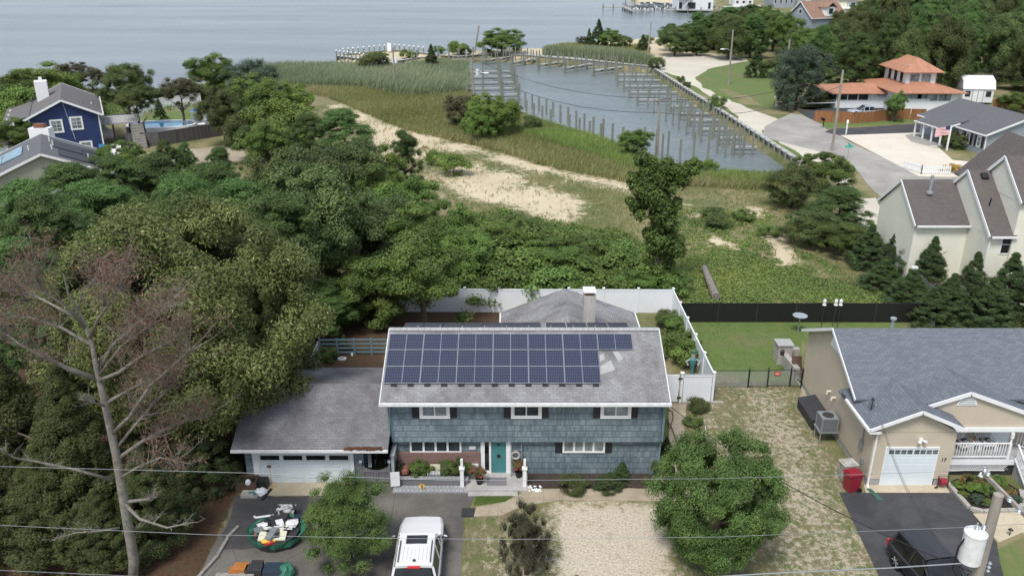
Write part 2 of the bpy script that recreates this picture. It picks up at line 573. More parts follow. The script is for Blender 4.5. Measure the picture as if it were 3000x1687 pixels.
grav = mixc(n, ramp(n, noise(n, co, 9, 8, 0.85), [(0.38, (0, 0, 0)), (0.56, (1, 1, 1))]), (0.26, 0.205, 0.135), (0.56, 0.505, 0.41))
grav = mixc(n, ramp(n, n2, [(0.55, (0, 0, 0)), (0.72, (.7, .7, .7))]), grav, (0.24, 0.19, 0.12))
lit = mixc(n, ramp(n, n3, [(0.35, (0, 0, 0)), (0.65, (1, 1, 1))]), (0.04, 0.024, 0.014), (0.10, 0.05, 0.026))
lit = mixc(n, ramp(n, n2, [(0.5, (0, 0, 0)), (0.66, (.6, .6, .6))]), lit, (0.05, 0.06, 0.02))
bar_ = mixc(n, ramp(n, n2, [(0.38, (0, 0, 0)), (0.62, (1, 1, 1))]), (0.095, 0.12, 0.035), (0.19, 0.155, 0.095))
bar_ = mixc(n, mth(n, 'MULTIPLY', ramp(n, noise(n, coords(n, 'Object', (1, .45, 1)), 2.2, 8, .8), [(0.52, (0, 0, 0)), (0.64, (1, 1, 1))]), mth(n, 'ADD', mth(n, 'MULTIPLY', n1, 1.6), -.1, True)), bar_, (0.46, 0.40, 0.31))
nmix = mth(n, 'ADD', mth(n, 'MULTIPLY', n2, .45), mth(n, 'ADD', mth(n, 'MULTIPLY', n1, .35), mth(n, 'MULTIPLY', n3, .2)))
c = mixc(n, mask(attr('sand'), 3.6, 5, nmix), fld, sandc)
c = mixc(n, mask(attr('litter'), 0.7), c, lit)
c = mixc(n, mask(attr('bare'), 0.7), c, bar_)
c = mixc(n, mth(n, 'MULTIPLY', mask(attr('pale'), 3.2, 5, mth(n, 'ADD', mth(n, 'MULTIPLY', noise(n, co, 3.2, 8, .75), .75), mth(n, 'MULTIPLY', n1, .25))), .85), c, (0.40, 0.345, 0.265))
c = mixc(n, mask(attr('gravel'), 2.4, 5, nmix), c, grav)
c = mixc(n, mask(attr('lawn'), 0.35, 8), c, lawnc)
n.links.new(c, b.inputs['Base Color'])
b.inputs['Roughness'].default_value = 0.95
bump(n, b, n3, 0.6, 0.06)
me.materials.append(m)
go = bpy.data.objects.new('ground', me)
COL.objects.link(go)
go['kind'] = 'structure'

# seabed below everything, then the water sheet
plain('seabed', (0.12, 0.11, 0.08), 0.9)
mb = MB(); mb.add([(-6000, 12, -3.6), (6000, 12, -3.6), (6000, 6000, -3.6), (-6000, 6000, -3.6)], [(0, 1, 2, 3)])
struct('seabed', mb, 'seabed')
m, n, b = nmat('water')
b.inputs['Base Color'].default_value = (0.10, 0.125, 0.13, 1)
b.inputs['Roughness'].default_value = 0.16
b.inputs['IOR'].default_value = 1.34
co = coords(n, 'Object', (1, 0.55, 1))
big = noise(n, coords(n, 'Object', (0.012, 0.03, 1)), 1.0, 6, 0.6)
n.links.new(ramp(n, big, [(0.3, (0.125, 0.155, 0.17)), (0.7, (0.2, 0.235, 0.25))]), b.inputs['Base Color'])
w1 = noise(n, co, 1.6, 6, 0.65)
w2 = noise(n, coords(n, 'Object', (1, 0.5, 1)), 0.22, 4, 0.6)
bump(n, b, mth(n, 'ADD', w1, mth(n, 'MULTIPLY', w2, 1.6)), 0.42, 0.5)
n.links.new(ramp(n, noise(n, coords(n, 'Object', (0.006, 0.045, 1)), 1.0, 7, 0.7), [(0.38, (.09,) * 3), (0.62, (.26,) * 3)]), b.inputs['Roughness'])
MAT['water'] = m
mb = MB(); mb.add([(-6000, 60, ZW), (6000, 60, ZW), (6000, 6000, ZW), (-6000, 6000, ZW)], [(0, 1, 2, 3)])
struct('water', mb, 'water')

def sheet(name, pts, z, mat, kind='structure', jit=0.0, step=0.0, seed=1):
    """a flat patch of paving, its edge a little ragged"""
    rnd = random.Random(seed)
    if step:
        out = []
        for i in range(len(pts)):
            a, b_ = pts[i], pts[(i + 1) % len(pts)]
            k = max(1, int(math.dist(a, b_) / step))
            for j in range(k):
                t = j / k
                out.append((a[0] + (b_[0] - a[0]) * t + rnd.uniform(-jit, jit), a[1] + (b_[1] - a[1]) * t + rnd.uniform(-jit, jit)))
        pts = out
    mb = MB(); mb.prism(pts, -0.3, z)
    return struct(name, mb, mat)

def asphalt(name, c, c2, crack=0.5, sc_=0.25):
    m, n, b = nmat(name)
    co = coords(n, 'Object')
    a = noise(n, co, sc_, 6, 0.65)
    f = noise(n, co, 14, 3, 0.8)
    k = mixc(n, ramp(n, a, [(0.38, (0, 0, 0)), (0.64, (1, 1, 1))]), c, c2)
    k = mixc(n, ramp(n, f, [(0.3, (.35, .35, .35)), (0.6, (0, 0, 0))]), k, sh(c, 0.5))
    vo = nd(n, 'ShaderNodeTexVoronoi', feature='DISTANCE_TO_EDGE')
    vo.inputs['Scale'].default_value = 0.22
    n.links.new(mixc(n, 0.12, co, noise(n, co, 0.8, 4)), vo.inputs['Vector'])
    cr = mth(n, 'LESS_THAN', vo.outputs['Distance'], 0.003)
    n.links.new(mixc(n, mth(n, 'MULTIPLY', cr, crack), k, sh(c, 0.35)), b.inputs['Base Color'])
    b.inputs['Roughness'].default_value = 0.9
    bump(n, b, f, 0.3, 0.02)
asphalt('asphalt_old', (0.09, 0.084, 0.078), (0.175, 0.162, 0.145), 0.45)
asphalt('asphalt_dark', (0.05, 0.05, 0.052), (0.085, 0.082, 0.08), 0.0, 0.4)
asphalt('asphalt_new', (0.036, 0.038, 0.043), (0.072, 0.072, 0.077), 0.0, .5)
asphalt('asphalt_road', (0.27, 0.26, 0.24), (0.37, 0.355, 0.325), 0.4)
asphalt('sand_road', (0.50, 0.46, 0.38), (0.60, 0.56, 0.47), 0.1, 0.1)
asphalt('pale_paver', (0.60, 0.54, 0.45), (0.66, 0.61, 0.52), 0.0, 0.3)
asphalt('concrete', (0.30, 0.25, 0.18), (0.42, 0.36, 0.27), 0.3, 0.8)
asphalt('concrete_grey', (0.34, 0.33, 0.32), (0.46, 0.45, 0.44), 0.2, 0.8)
asphalt('tan_apron', (0.45, 0.38, 0.27), (0.55, 0.48, 0.36), 0.2, 0.8)

# streets in the distance
sheet('sand_road', PP([(1905, 178), (1960, 160), (2010, 160), (2190, 172), (2185, 180), (2075, 203), (2042, 222), (2038, 236), (2060, 258), (2130, 290), (2210, 325), (2300, 355), (2312, 360), (2240, 372), (2230, 400),
                       (2140, 330), (2050, 262), (1985, 225), (1925, 203)]), 0.02, 'sand_road', jit=0.5, step=3)
sheet('road', PP([(2230, 400), (2240, 372), (2312, 333), (2350, 338), (2382, 352), (2450, 395), (2560, 450), (2680, 505), (2780, 520), (2900, 540), (3300, 600), (3300, 700), (2700, 700), (2560, 560), (2480, 470), (2385, 440), (2300, 420)]), 0.04, 'asphalt_road', jit=0.25, step=3)
sheet('path', PP([(2310, 395), (2400, 440), (2480, 500), (2500, 545), (2470, 560), (2430, 500), (2300, 430), (2220, 370)]), 0.03, 'sand_road', jit=0.4, step=2)
sheet('path', PP([(2480, 590), (2560, 580), (2600, 640), (2590, 700), (2540, 700)]), 0.06, 'sand_road', jit=0.3, step=2)
sheet('driveway', PP([(2340, 328), (2410, 318), (2600, 318), (2600, 345), (2400, 345), (2380, 352)]), 0.06, 'asphalt_new')
sheet('driveway', PP([(2415, 388), (2440, 378), (2520, 375), (2700, 363), (2800, 363), (2800, 392), (2640, 395), (2460, 398)]), 0.06, 'asphalt_new')
sheet('paved_lot', PP([(2462, 398), (2700, 390), (2790, 470), (2880, 480), (3000, 520), (2780, 520), (2690, 518), (2600, 470)]), 0.08, 'pale_paver')
sheet('paved_lot', PP([(2650, 398), (2700, 390), (2760, 428), (2720, 430), (2670, 418)]), 0.1, 'asphalt_road')
sheet('patio', PP([(390, 452), (700, 425), (730, 470), (620, 480), (400, 500)]), 0.03, 'concrete')
sheet('patio', PP([(285, 388), (330, 390), (345, 405), (290, 412)]), 0.03, 'concrete')
sheet('driveway', PP([(-200, 420), (30, 395), (60, 440), (-100, 500)]), 0.03, 'asphalt_dark')
# the blue house's front yard
sheet('driveway', PP([(690, 1455), (1000, 1451), (1048, 1446), (1048, 1420), (1156, 1420), (1160, 1432), (1375, 1433), (1405, 1438), (1360, 1505), (1345, 1760), (560, 1760), (600, 1650), (660, 1540)]), 0.02, 'asphalt_old', jit=0.06, step=0.5)
sheet('driveway', PP([(692, 1453), (905, 1453), (885, 1530), (830, 1600), (640, 1610), (662, 1540)]), 0.026, 'asphalt_dark', jit=0.1, step=0.5)
sheet('concrete_apron', PP([(770, 1409), (1045, 1409), (1045, 1452), (738, 1452)]), 0.035, 'tan_apron')
sheet('path', PP([(1541, 1433), (1916, 1431), (1958, 1330), (1960, 1185), (2010, 1185), (2003, 1330), (1992, 1420), (2030, 1440), (2000, 1468), (1640, 1466), (1540, 1480), (1470, 1510), (1388, 1513), (1396, 1486), (1480, 1471), (1530, 1445)]), 0.035, 'concrete', jit=0.03, step=0.6)
plain('mulch', (0.06, 0.042, 0.035), 0.95, 0.5, 9, bmp=0.8)
plain('mulch_black', (0.022, 0.018, 0.016), 0.95, 0.5, 12, bmp=0.8)
sheet('flower_bed', PP([(1541, 1389), (1912, 1389), (1914, 1430), (1541, 1430)]), 0.06, 'mulch')
sheet('path', PP([(2349, 1135), (2385, 1130), (2415, 1238), (2360, 1240)]), 0.02, 'concrete', jit=0.1, step=0.6)
# the tan house's front yard
sheet('driveway', PP([(2459, 1443), (2790, 1443), (2850, 1500), (2920, 1590), (2930, 1650), (2960, 1760), (2610, 1760)]), 0.03, 'asphalt_new')
sheet('concrete_apron', PP([(2530, 1421), (2768, 1421), (2782, 1444), (2536, 1444)]), 0.045, 'tan_apron')
sheet('path', PP([(2850, 1506), (3060, 1500), (3060, 1555), (2990, 1562), (2925, 1590)]), 0.05, 'tan_apron')

# ---------------- vegetation builders ----------------
def leaf_mesh(name, pos, nrm, L, Wd, tint, mat, tang=None, cores=None, rng=None):
    """one mesh of diamond leaves at pos facing nrm; cores = inner twiggy lumps that keep the crown solid"""
    k = len(pos)
    rng = rng or np.random.default_rng(1)
    nrm = nrm / np.maximum(np.linalg.norm(nrm, axis=1), 1e-6)[:, None]
    t = rng.normal(size=(k, 3)) if tang is None else tang + rng.normal(size=(k, 3)) * 0.35
    t = t - nrm * (t * nrm).sum(1)[:, None]
    t /= np.maximum(np.linalg.norm(t, axis=1), 1e-6)[:, None]
    s = np.cross(nrm, t)
    L = np.broadcast_to(L, (k,))[:, None]
    Wd = np.broadcast_to(Wd, (k,))[:, None]
    V = np.stack([pos - t * L * .5, pos + s * Wd * .5 + nrm * Wd * .12, pos + t * L * .5, pos - s * Wd * .5 + nrm * Wd * .12], 1).reshape(-1, 3)
    F = np.arange(4 * k).reshape(k, 4)
    T = np.asarray(tint, np.float32)
    if cores is not None and len(cores):
        cv, cf, ct = [], [], []
        g = [(math.sin(PI * i / 4) * math.cos(2 * PI * j / 6), math.sin(PI * i / 4) * math.sin(2 * PI * j / 6), -math.cos(PI * i / 4)) for i in range(5) for j in range(6)]
        g = np.array(g)
        gf = np.array([(i * 6 + j, i * 6 + (j + 1) % 6, (i + 1) * 6 + (j + 1) % 6, (i + 1) * 6 + j) for i in range(4) for j in range(6)])
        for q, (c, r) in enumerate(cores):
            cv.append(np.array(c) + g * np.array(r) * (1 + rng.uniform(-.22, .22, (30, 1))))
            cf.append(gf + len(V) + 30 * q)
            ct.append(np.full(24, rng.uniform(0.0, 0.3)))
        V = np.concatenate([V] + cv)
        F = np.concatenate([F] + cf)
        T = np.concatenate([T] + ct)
    me = bpy.data.meshes.new(name)
    me.vertices.add(len(V)); me.vertices.foreach_set('co', V.astype(np.float32).ravel())
    me.loops.add(F.size); me.loops.foreach_set('vertex_index', F.ravel().astype(np.int32))
    me.polygons.add(len(F)); me.polygons.foreach_set('loop_start', np.arange(0, F.size, 4, dtype=np.int32))
    me.update(calc_edges=True)
    a = me.attributes.new('tint', 'FLOAT', 'FACE')
    a.data.foreach_set('value', T.astype(np.float32))
    me.materials.append(MAT[mat])
    return me

def crown(kind, seed, nc, nl, L, Wd, mat, hz=1.0, cr=(.2, .36), pale=0.0):
    """crown in unit coordinates: half-width 1, height 2*hz, its middle at 0"""
    rng = np.random.default_rng(seed)
    C, Rr, O = [], [], []
    if kind == 'cone':
        for i in range(nc):
            t = rng.uniform(0, 1) ** 0.9
            a = rng.uniform(0, 2 * PI)
            rr = (1 - t) ** 1.05 * rng.uniform(.55, 1.15)
            C.append((rr * math.cos(a) * .8, rr * math.sin(a) * .8, (-1 + 2 * t) * hz))
            q = rng.uniform(*cr) * (1 - .72 * t)
            Rr.append((q, q, q * 1.5))
    elif kind == 'pine':
        for i in range(nc):
            t = rng.uniform(0, 1)
            a = rng.uniform(0, 2 * PI)
            prof = math.sin(PI * min(1, 0.22 + t * .78)) ** .6
            rr = prof * rng.uniform(.25, 1.05)
            C.append((rr * math.cos(a) * .85, rr * math.sin(a) * .85, (-1 + 2 * t) * hz * .92 + .12 * rr))
            q = rng.uniform(*cr)
            Rr.append((q * 1.1, q * 1.1, q * .7))
    elif kind == 'full':
        for i in range(nc):
            d = rng.normal(size=3); d /= np.linalg.norm(d)
            hh = math.hypot(d[0], d[1])
            q = hh if d[2] > .1 else max(hh, (1 - abs(d[2]) ** 3) ** .5)
            rr = rng.uniform(.56, .88)
            lump = 1 + .07 * math.sin(5 * d[0] + seed) + .06 * math.sin(6 * d[1] - 3 * d[2])
            C.append((d[0] / hh * q * rr * lump, d[1] / hh * q * rr * lump, d[2] * rr * hz * lump))
            q = rng.uniform(*cr)
            Rr.append((q, q, q * .85))
    elif kind == 'spray':
        for i in range(nc):
            d = rng.normal(size=3); d /= np.linalg.norm(d)
            d[2] = abs(d[2]) * 1.1 - .25
            rr = rng.uniform(.3, .95)
            C.append((d[0] * rr, d[1] * rr, d[2] * rr * hz))
            q = rng.uniform(*cr)
            Rr.append((q, q, q * 1.2))
    else:
        for i in range(nc):
            d = rng.normal(size=3); d /= np.linalg.norm(d)
            if d[2] < -.45 and rng.uniform() < .6: d[2] *= -1
            rr = rng.uniform(.45, .86) if kind == 'dome' else rng.uniform(.35, .95)
            lump = 1 + .12 * math.sin(3 * d[0] + 5 * d[1] + seed) + .1 * math.sin(7 * d[2] + 4 * d[0] + 2 * seed)
            C.append((d[0] * rr * lump, d[1] * rr * lump, d[2] * rr * hz * lump))
            q = rng.uniform(*cr)
            Rr.append((q, q, q * .8))
    C, Rr = np.array(C), np.array(Rr)
    ci = rng.integers(0, nc, nl)
    d = rng.normal(size=(nl, 3)); d /= np.linalg.norm(d, axis=1)[:, None]
    out = C[ci] / np.maximum(np.linalg.norm(C[ci], axis=1), .2)[:, None]
    flip = ((d * out).sum(1) < -.2)
    d[flip] *= -1
    pos = C[ci] + d * Rr[ci] * rng.uniform(.5, 1.28, (nl, 1))
    nrm = d + rng.normal(size=(nl, 3)) * .55 + np.array([0, 0, .45])
    cl = rng.uniform(0, 1, nc)
    tint = np.clip(cl[ci] * .45 + rng.uniform(0, 1, nl) * .35 + .12 + d[:, 2] * .0, 0, .88)
    if pale: tint = np.where(rng.uniform(0, 1, nl) < pale * (0.4 + cl[ci] * 1.2), 1.0, tint)
    tang = None
    if kind in ('pine', 'cone'): tang = d + np.array([0, 0, .5])
    ll = L * rng.uniform(.6, 1.3, nl)
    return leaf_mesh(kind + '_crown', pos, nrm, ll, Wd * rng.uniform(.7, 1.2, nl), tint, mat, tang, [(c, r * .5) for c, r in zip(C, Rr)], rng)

foliage('leaf_chestnut', [(0, (0.046, 0.072, 0.016)), (.5, (0.122, 0.168, 0.036)), (.86, (0.21, 0.25, 0.06)), (.95, (0.42, 0.43, 0.16))], obj=.1)
foliage('leaf_oak', [(0, (0.042, 0.065, 0.017)), (.5, (0.089, 0.133, 0.031)), (.9, (0.169, 0.209, 0.054)), (1, (0.290, 0.312, 0.102))], obj=.6)
foliage('leaf_green', [(0, (0.047, 0.087, 0.012)), (.5, (0.108, 0.182, 0.024)), (1, (0.205, 0.313, 0.043))], obj=.6)
foliage('leaf_bright', [(0, (0.065, 0.111, 0.012)), (.5, (0.140, 0.222, 0.025)), (1, (0.247, 0.336, 0.045))], obj=.3)
foliage('leaf_pine', [(0, (0.037, 0.076, 0.017)), (.5, (0.076, 0.153, 0.028)), (1, (0.149, 0.246, 0.048))], obj=.6)
foliage('leaf_cedar', [(0, (0.034, 0.046, 0.011)), (.5, (0.072, 0.094, 0.022)), (1, (0.13, 0.155, 0.04))], obj=.3)
foliage('leaf_silver', [(0, (0.041, 0.065, 0.041)), (.5, (0.076, 0.115, 0.070)), (1, (0.140, 0.195, 0.118))], obj=.2)
foliage('leaf_brown', [(0, (0.056, 0.048, 0.024)), (.5, (0.096, 0.088, 0.041)), (1, (0.135, 0.142, 0.060))], obj=.2)
foliage('leaf_plum', [(0, (0.036, 0.035, 0.022)), (.5, (0.070, 0.065, 0.038)), (1, (0.119, 0.116, 0.059))], obj=.1)
foliage('leaf_front', [(0, (0.044, 0.074, 0.013)), (.5, (0.102, 0.172, 0.028)), (1, (0.18, 0.255, 0.05))], obj=0)
foliage('leaf_juniper', [(0, (0.032, 0.060, 0.018)), (.5, (0.064, 0.108, 0.029)), (1, (0.115, 0.168, 0.047))], obj=.4)
foliage('needle_dead', [(0, (0.075, 0.055, 0.045)), (.6, (0.15, 0.085, 0.055)), (1, (0.30, 0.13, 0.065))], obj=0, trans=.1)
foliage('grass', [(0, (0.132, 0.139, 0.038)), (.35, (0.202, 0.237, 0.061)), (.7, (0.305, 0.301, 0.117)), (1, (0.455, 0.375, 0.191))], obj=0, trans=.3)
foliage('reed', [(0, (0.139, 0.179, 0.086)), (.5, (0.244, 0.293, 0.149)), (1, (0.390, 0.406, 0.250))], obj=0, trans=.3)
foliage('scrub', [(0, (0.070, 0.124, 0.022)), (.5, (0.148, 0.242, 0.041)), (1, (0.298, 0.362, 0.068))], obj=0, trans=.25)
foliage('petal', [(0, (1.050, 0.075, 0.045)), (.4, (1.200, 0.330, 0.045)), (1, (1.275, 0.900, 0.150))], obj=0, trans=.2)
plain('bark', (0.12, 0.095, 0.075), .95, .4, 6, bmp=.8)
plain('bark_grey', (0.24, 0.22, 0.195), .95, .45, 5, bmp=.9)

CT = {}
def tmpl(k, *a, **kw):
    CT[k] = crown(*a, **kw)
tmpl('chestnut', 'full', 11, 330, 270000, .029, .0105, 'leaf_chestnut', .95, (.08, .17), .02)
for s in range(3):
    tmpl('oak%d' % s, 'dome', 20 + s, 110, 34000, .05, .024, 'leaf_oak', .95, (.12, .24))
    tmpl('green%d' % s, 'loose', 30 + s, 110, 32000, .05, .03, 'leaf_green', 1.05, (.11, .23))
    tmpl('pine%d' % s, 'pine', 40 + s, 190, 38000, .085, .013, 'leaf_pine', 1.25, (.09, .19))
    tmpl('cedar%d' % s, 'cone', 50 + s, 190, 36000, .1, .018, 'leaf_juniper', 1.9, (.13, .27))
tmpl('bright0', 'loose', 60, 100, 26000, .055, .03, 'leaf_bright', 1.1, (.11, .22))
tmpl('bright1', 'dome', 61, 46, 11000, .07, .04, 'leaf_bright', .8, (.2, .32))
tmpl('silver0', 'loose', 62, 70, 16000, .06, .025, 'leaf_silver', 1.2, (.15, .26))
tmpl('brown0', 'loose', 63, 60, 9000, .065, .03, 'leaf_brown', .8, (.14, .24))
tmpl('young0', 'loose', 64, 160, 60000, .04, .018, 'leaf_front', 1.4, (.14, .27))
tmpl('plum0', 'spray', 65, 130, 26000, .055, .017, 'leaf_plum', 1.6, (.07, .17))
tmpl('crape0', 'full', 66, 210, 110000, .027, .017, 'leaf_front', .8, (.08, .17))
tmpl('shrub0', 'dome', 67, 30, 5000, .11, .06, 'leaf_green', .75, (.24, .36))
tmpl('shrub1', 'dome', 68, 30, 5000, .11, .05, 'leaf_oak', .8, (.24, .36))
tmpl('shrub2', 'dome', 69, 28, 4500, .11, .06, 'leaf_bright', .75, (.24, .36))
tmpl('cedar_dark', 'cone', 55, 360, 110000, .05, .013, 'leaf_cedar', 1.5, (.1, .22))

def trunk_mesh(seed, mat='bark', limbs=7):
    """unit trunk: height 1, foot radius .045, limbs reaching into the crown"""
    rnd = random.Random(seed)
    mb = MB()
    p = [(0, 0, -.02), (.01, 0, .25), (rnd.uniform(-.02, .02), .01, .55), (rnd.uniform(-.03, .03), 0, .9)]
    mb.tube(p, [.045, .034, .024, .008], 7)
    for i in range(limbs):
        z = rnd.uniform(.3, .75); a = i * 2.4 + rnd.uniform(-.4, .4); q = rnd.uniform(.18, .3)
        mb.tube([(0, 0, z), (q * .5 * math.cos(a), q * .5 * math.sin(a), z + .07), (q * math.cos(a), q * math.sin(a), z + .17)], [.016, .011, .004], 5)
    o = mb.build('trunk', mat, smooth=True)
    me = o.data
    bpy.data.objects.remove(o)
    return me
TRUNK = [trunk_mesh(s) for s in range(3)]
TRUNKG = [trunk_mesh(9, 'bark_grey')]
rt = random.Random(77)

def tree(kind, name, label, cat, x, y, h, r, low=0.12, group=None, z0=0.0, crown_h=None, grey=False):
    """a tree at (x, y): total height h, crown half-width r; the crown starts at low*h"""
    t = thing(name, label, cat, (x, y, z0), rt.uniform(0, 6.28), group)
    cm = CT[kind]
    c = bpy.data.objects.new('crown', cm); COL.objects.link(c); c.parent = t
    co = np.empty(len(cm.vertices) * 3, np.float32); 
    if cm.name not in ZH:
        cm.vertices.foreach_get('co', co); co = co.reshape(-1, 3)
        ZH[cm.name] = (float(co[:, 2].min()), float(co[:, 2].max()))
    za, zb = ZH[cm.name]
    lo = low * h
    s = (h - lo) / (zb - za)
    c.scale = (r / 1.0, r / 1.0, s)
    c.location = (0, 0, lo - za * s)
    if h > 1.2:
        k = bpy.data.objects.new('trunk', rt.choice(TRUNKG if grey else TRUNK)); COL.objects.link(k); k.parent = t
        k.scale = (h * .75, h * .75, h * .8)
    return t
ZH = {}

def tpx(kind, name, label, cat, px, pytop, y, r, low=0.12, group=None, grey=False, z0=0.0):
    """the same, given where in the photo its top shows and how far off it stands"""
    X, _, Z = aty(px, pytop, y)
    return tree(kind, name, label, cat, X, y, Z - z0, r, low, group, z0, grey=grey)

def scatter(polys, n, rng, minus=()):
    """n random points in the polygons, minus the cut-outs"""
    out = []
    ar = []
    for q in polys:
        q = np.array(q)
        ar.append(abs(np.sum(q[:, 0] * np.roll(q[:, 1], -1) - np.roll(q[:, 0], -1) * q[:, 1])) / 2)
    for q, a in zip(polys, ar):
        q = np.array(q)
        lo, hi = q.min(0), q.max(0)
        k = int(n * a / sum(ar) * 1.0) + 1
        bb = (hi - lo).prod()
        pts = rng.uniform(lo, hi, (int(k * bb / max(a, 1e-6) * 1.05) + 10, 2))
        pts = pts[inside_dist(pts, q) > 0]
        out.append(pts)
    P_ = np.concatenate(out)
    for q in minus:
        P_ = P_[inside_dist(P_, q) < 0]
    return P_

def blades(name, label, cat, polys, n, h, wd, mat, seed, lean=(0.15, 0), minus=(), per=4, tint=(0, 1), patch=.25, keep=None):
    """ground cover nobody could count: upright blades in tufts, one object"""
    rng = np.random.default_rng(seed)
    B = scatter(polys, n, rng, minus)
    pn = .5 + .5 * np.sin(B[:, 0] * patch + 1.7 * np.sin(B[:, 1] * patch * .7)) * np.cos(B[:, 1] * patch * .9 + seed)
    if keep is not None:
        B, pn = B[rng.uniform(size=len(B)) < keep + (1 - keep) * pn], None
        pn = .5 + .5 * np.sin(B[:, 0] * patch + 1.7 * np.sin(B[:, 1] * patch * .7)) * np.cos(B[:, 1] * patch * .9 + seed)
    k = len(B) * per
    base = np.repeat(B, per, 0) + rng.normal(size=(k, 2)) * wd * 1.6
    hh = h * rng.uniform(.45, 1.15, k) * np.repeat(.7 + .45 * pn, per)
    a = rng.uniform(0, PI, k)
    s = np.stack([np.cos(a), np.sin(a) * .5, np.zeros(k)], 1) * (wd * rng.uniform(.5, 1.1, k))[:, None]
    p0 = np.concatenate([base, np.zeros((k, 1))], 1)
    ln = np.stack([lean[0] + rng.normal(size=k) * .22, lean[1] + rng.normal(size=k) * .22, np.ones(k)], 1) * hh[:, None]
    p2 = p0 + ln
    pm = p0 + ln * .55
    V = np.stack([p0 - s, pm + s * .8, p2, pm - s * .8], 1).reshape(-1, 3)
    F = np.arange(4 * k).reshape(k, 4)
    T = np.clip(tint[0] + (tint[1] - tint[0]) * (rng.uniform(size=k) * .55 + np.repeat(pn, per) * .45), 0, 1)
    me = bpy.data.meshes.new(name)
    me.vertices.add(len(V)); me.vertices.foreach_set('co', V.astype(np.float32).ravel())
    me.loops.add(F.size); me.loops.foreach_set('vertex_index', F.ravel().astype(np.int32))
    me.polygons.add(len(F)); me.polygons.foreach_set('loop_start', np.arange(0, F.size, 4, dtype=np.int32))
    me.update(calc_edges=True)
    at_ = me.attributes.new('tint', 'FLOAT', 'FACE'); at_.data.foreach_set('value', T.astype(np.float32))
    me.materials.append(MAT[mat])
    o = bpy.data.objects.new(name, me); COL.objects.link(o)
    return tag(o, label, cat, kind='stuff')

def mounds(name, label, cat, polys, n, r, mat, seed, leaf=(.22, .14), per=26, minus=(), flat=.6):
    """low leafy ground cover: many little mounds of leaves, one object"""
    rng = np.random.default_rng(seed)
    B = scatter(polys, n, rng, minus)
    nb = len(B)
    rr = r * rng.uniform(.5, 1.3, nb)
    k = nb * per
    d = rng.normal(size=(k, 3)); d /= np.linalg.norm(d, axis=1)[:, None]; d[:, 2] = abs(d[:, 2])
    R3 = np.repeat(rr, per)[:, None]
    pos = np.concatenate([np.repeat(B, per, 0), np.zeros((k, 1))], 1) + d * R3 * np.array([1, 1, flat]) * rng.uniform(.5, 1.1, (k, 1))
    nrm = d + rng.normal(size=(k, 3)) * .6 + np.array([0, 0, .5])
    cl = np.repeat(rng.uniform(size=nb), per)
    lf = .5 + .5 * np.sin(pos[:, 0] * .35 + 2 * np.sin(pos[:, 1] * .23)) * np.cos(pos[:, 1] * .4)
    tint = np.clip(cl * .35 + rng.uniform(size=k) * .3 + lf * .4, 0, 1)
    me = leaf_mesh(name, pos, nrm, leaf[0] * rng.uniform(.6, 1.3, k), leaf[1], tint, mat, rng=rng)
    o = bpy.data.objects.new(name, me); COL.objects.link(o)
    return tag(o, label, cat, kind='stuff')

# ---------------- buildings ----------------
def weathered():
    """blue striated shingle siding, bleached and stained in vertical streaks"""
    m, n, b = nmat('blue_shingle')
    uv = coords(n, 'UV')
    sp = nd(n, 'ShaderNodeSeparateXYZ')
    n.links.new(uv, sp.inputs[0])
    row = mth(n, 'FLOOR', mth(n, 'DIVIDE', sp.outputs[1], 0.34))
    fr = mth(n, 'FRACT', mth(n, 'DIVIDE', sp.outputs[1], 0.34))
    cb = nd(n, 'ShaderNodeCombineXYZ')
    n.links.new(mth(n, 'MULTIPLY', sp.outputs[0], 6.0), cb.inputs[0])
    n.links.new(mth(n, 'ADD', mth(n, 'MULTIPLY', row, 7.3), mth(n, 'MULTIPLY', sp.outputs[1], 0.8)), cb.inputs[1])
    s1 = noise(n, cb.outputs[0], 0.9, 6, 0.75)
    big = noise(n, coords(n, 'UV', (0.5, 0.8, 1)), 0.9, 4)
    fine = noise(n, coords(n, 'UV', (26, 1.2, 1)), 1.0, 2, 0.6)
    f = mth(n, 'ADD', mth(n, 'MULTIPLY', s1, 0.55), mth(n, 'MULTIPLY', mth(n, 'ADD', big, mth(n, 'MULTIPLY', fine, .4)), 0.36))
    c = ramp(n, f, [(0.36, (0.062, 0.088, 0.108)), (0.5, (0.13, 0.175, 0.203)), (0.66, (0.28, 0.345, 0.375))])
    t = brick(n, uv, 0.42, 0.34, 0.006, 0.37)
    c = mixc(n, mth(n, 'MULTIPLY', mth(n, 'SUBTRACT', 1.0, t.outputs[1]), 0.0), c, c)
    c = mixc(n, mth(n, 'MULTIPLY', t.outputs[1], 0.6), c, (0.03, 0.055, 0.075))
    c = mixc(n, mth(n, 'MULTIPLY', mth(n, 'LESS_THAN', fr, 0.07), 0.75), c, (0.02, 0.035, 0.05))
    n.links.new(c, b.inputs['Base Color'])
    b.inputs['Roughness'].default_value = 0.85
    bump(n, b, mth(n, 'ADD', fr, fine), 0.5, 0.02)
weathered()
shingles('roof_main', (0.17, 0.17, 0.178), (0.29, 0.29, 0.30), (0.085, 0.083, 0.088), blot=(0.095, 0.088, 0.09), blots=.85)
shingles('roof_garage', (0.135, 0.133, 0.142), (0.22, 0.218, 0.232), (0.055, 0.054, 0.058), blot=(0.075, 0.07, 0.073), blots=.75)
shingles('roof_blue_grey', (0.085, 0.097, 0.118), (0.155, 0.172, 0.2), (0.03, 0.034, 0.042), .36, .15)
shingles('roof_brown_grey', (0.078, 0.068, 0.067), (0.118, 0.103, 0.10), (0.037, 0.033, 0.033), blot=(0.12, 0.105, 0.09), blots=.5)
shingles('roof_navy', (0.105, 0.098, 0.1), (0.15, 0.143, 0.147), (0.06, 0.056, 0.06), blot=(0.08, 0.073, 0.073))
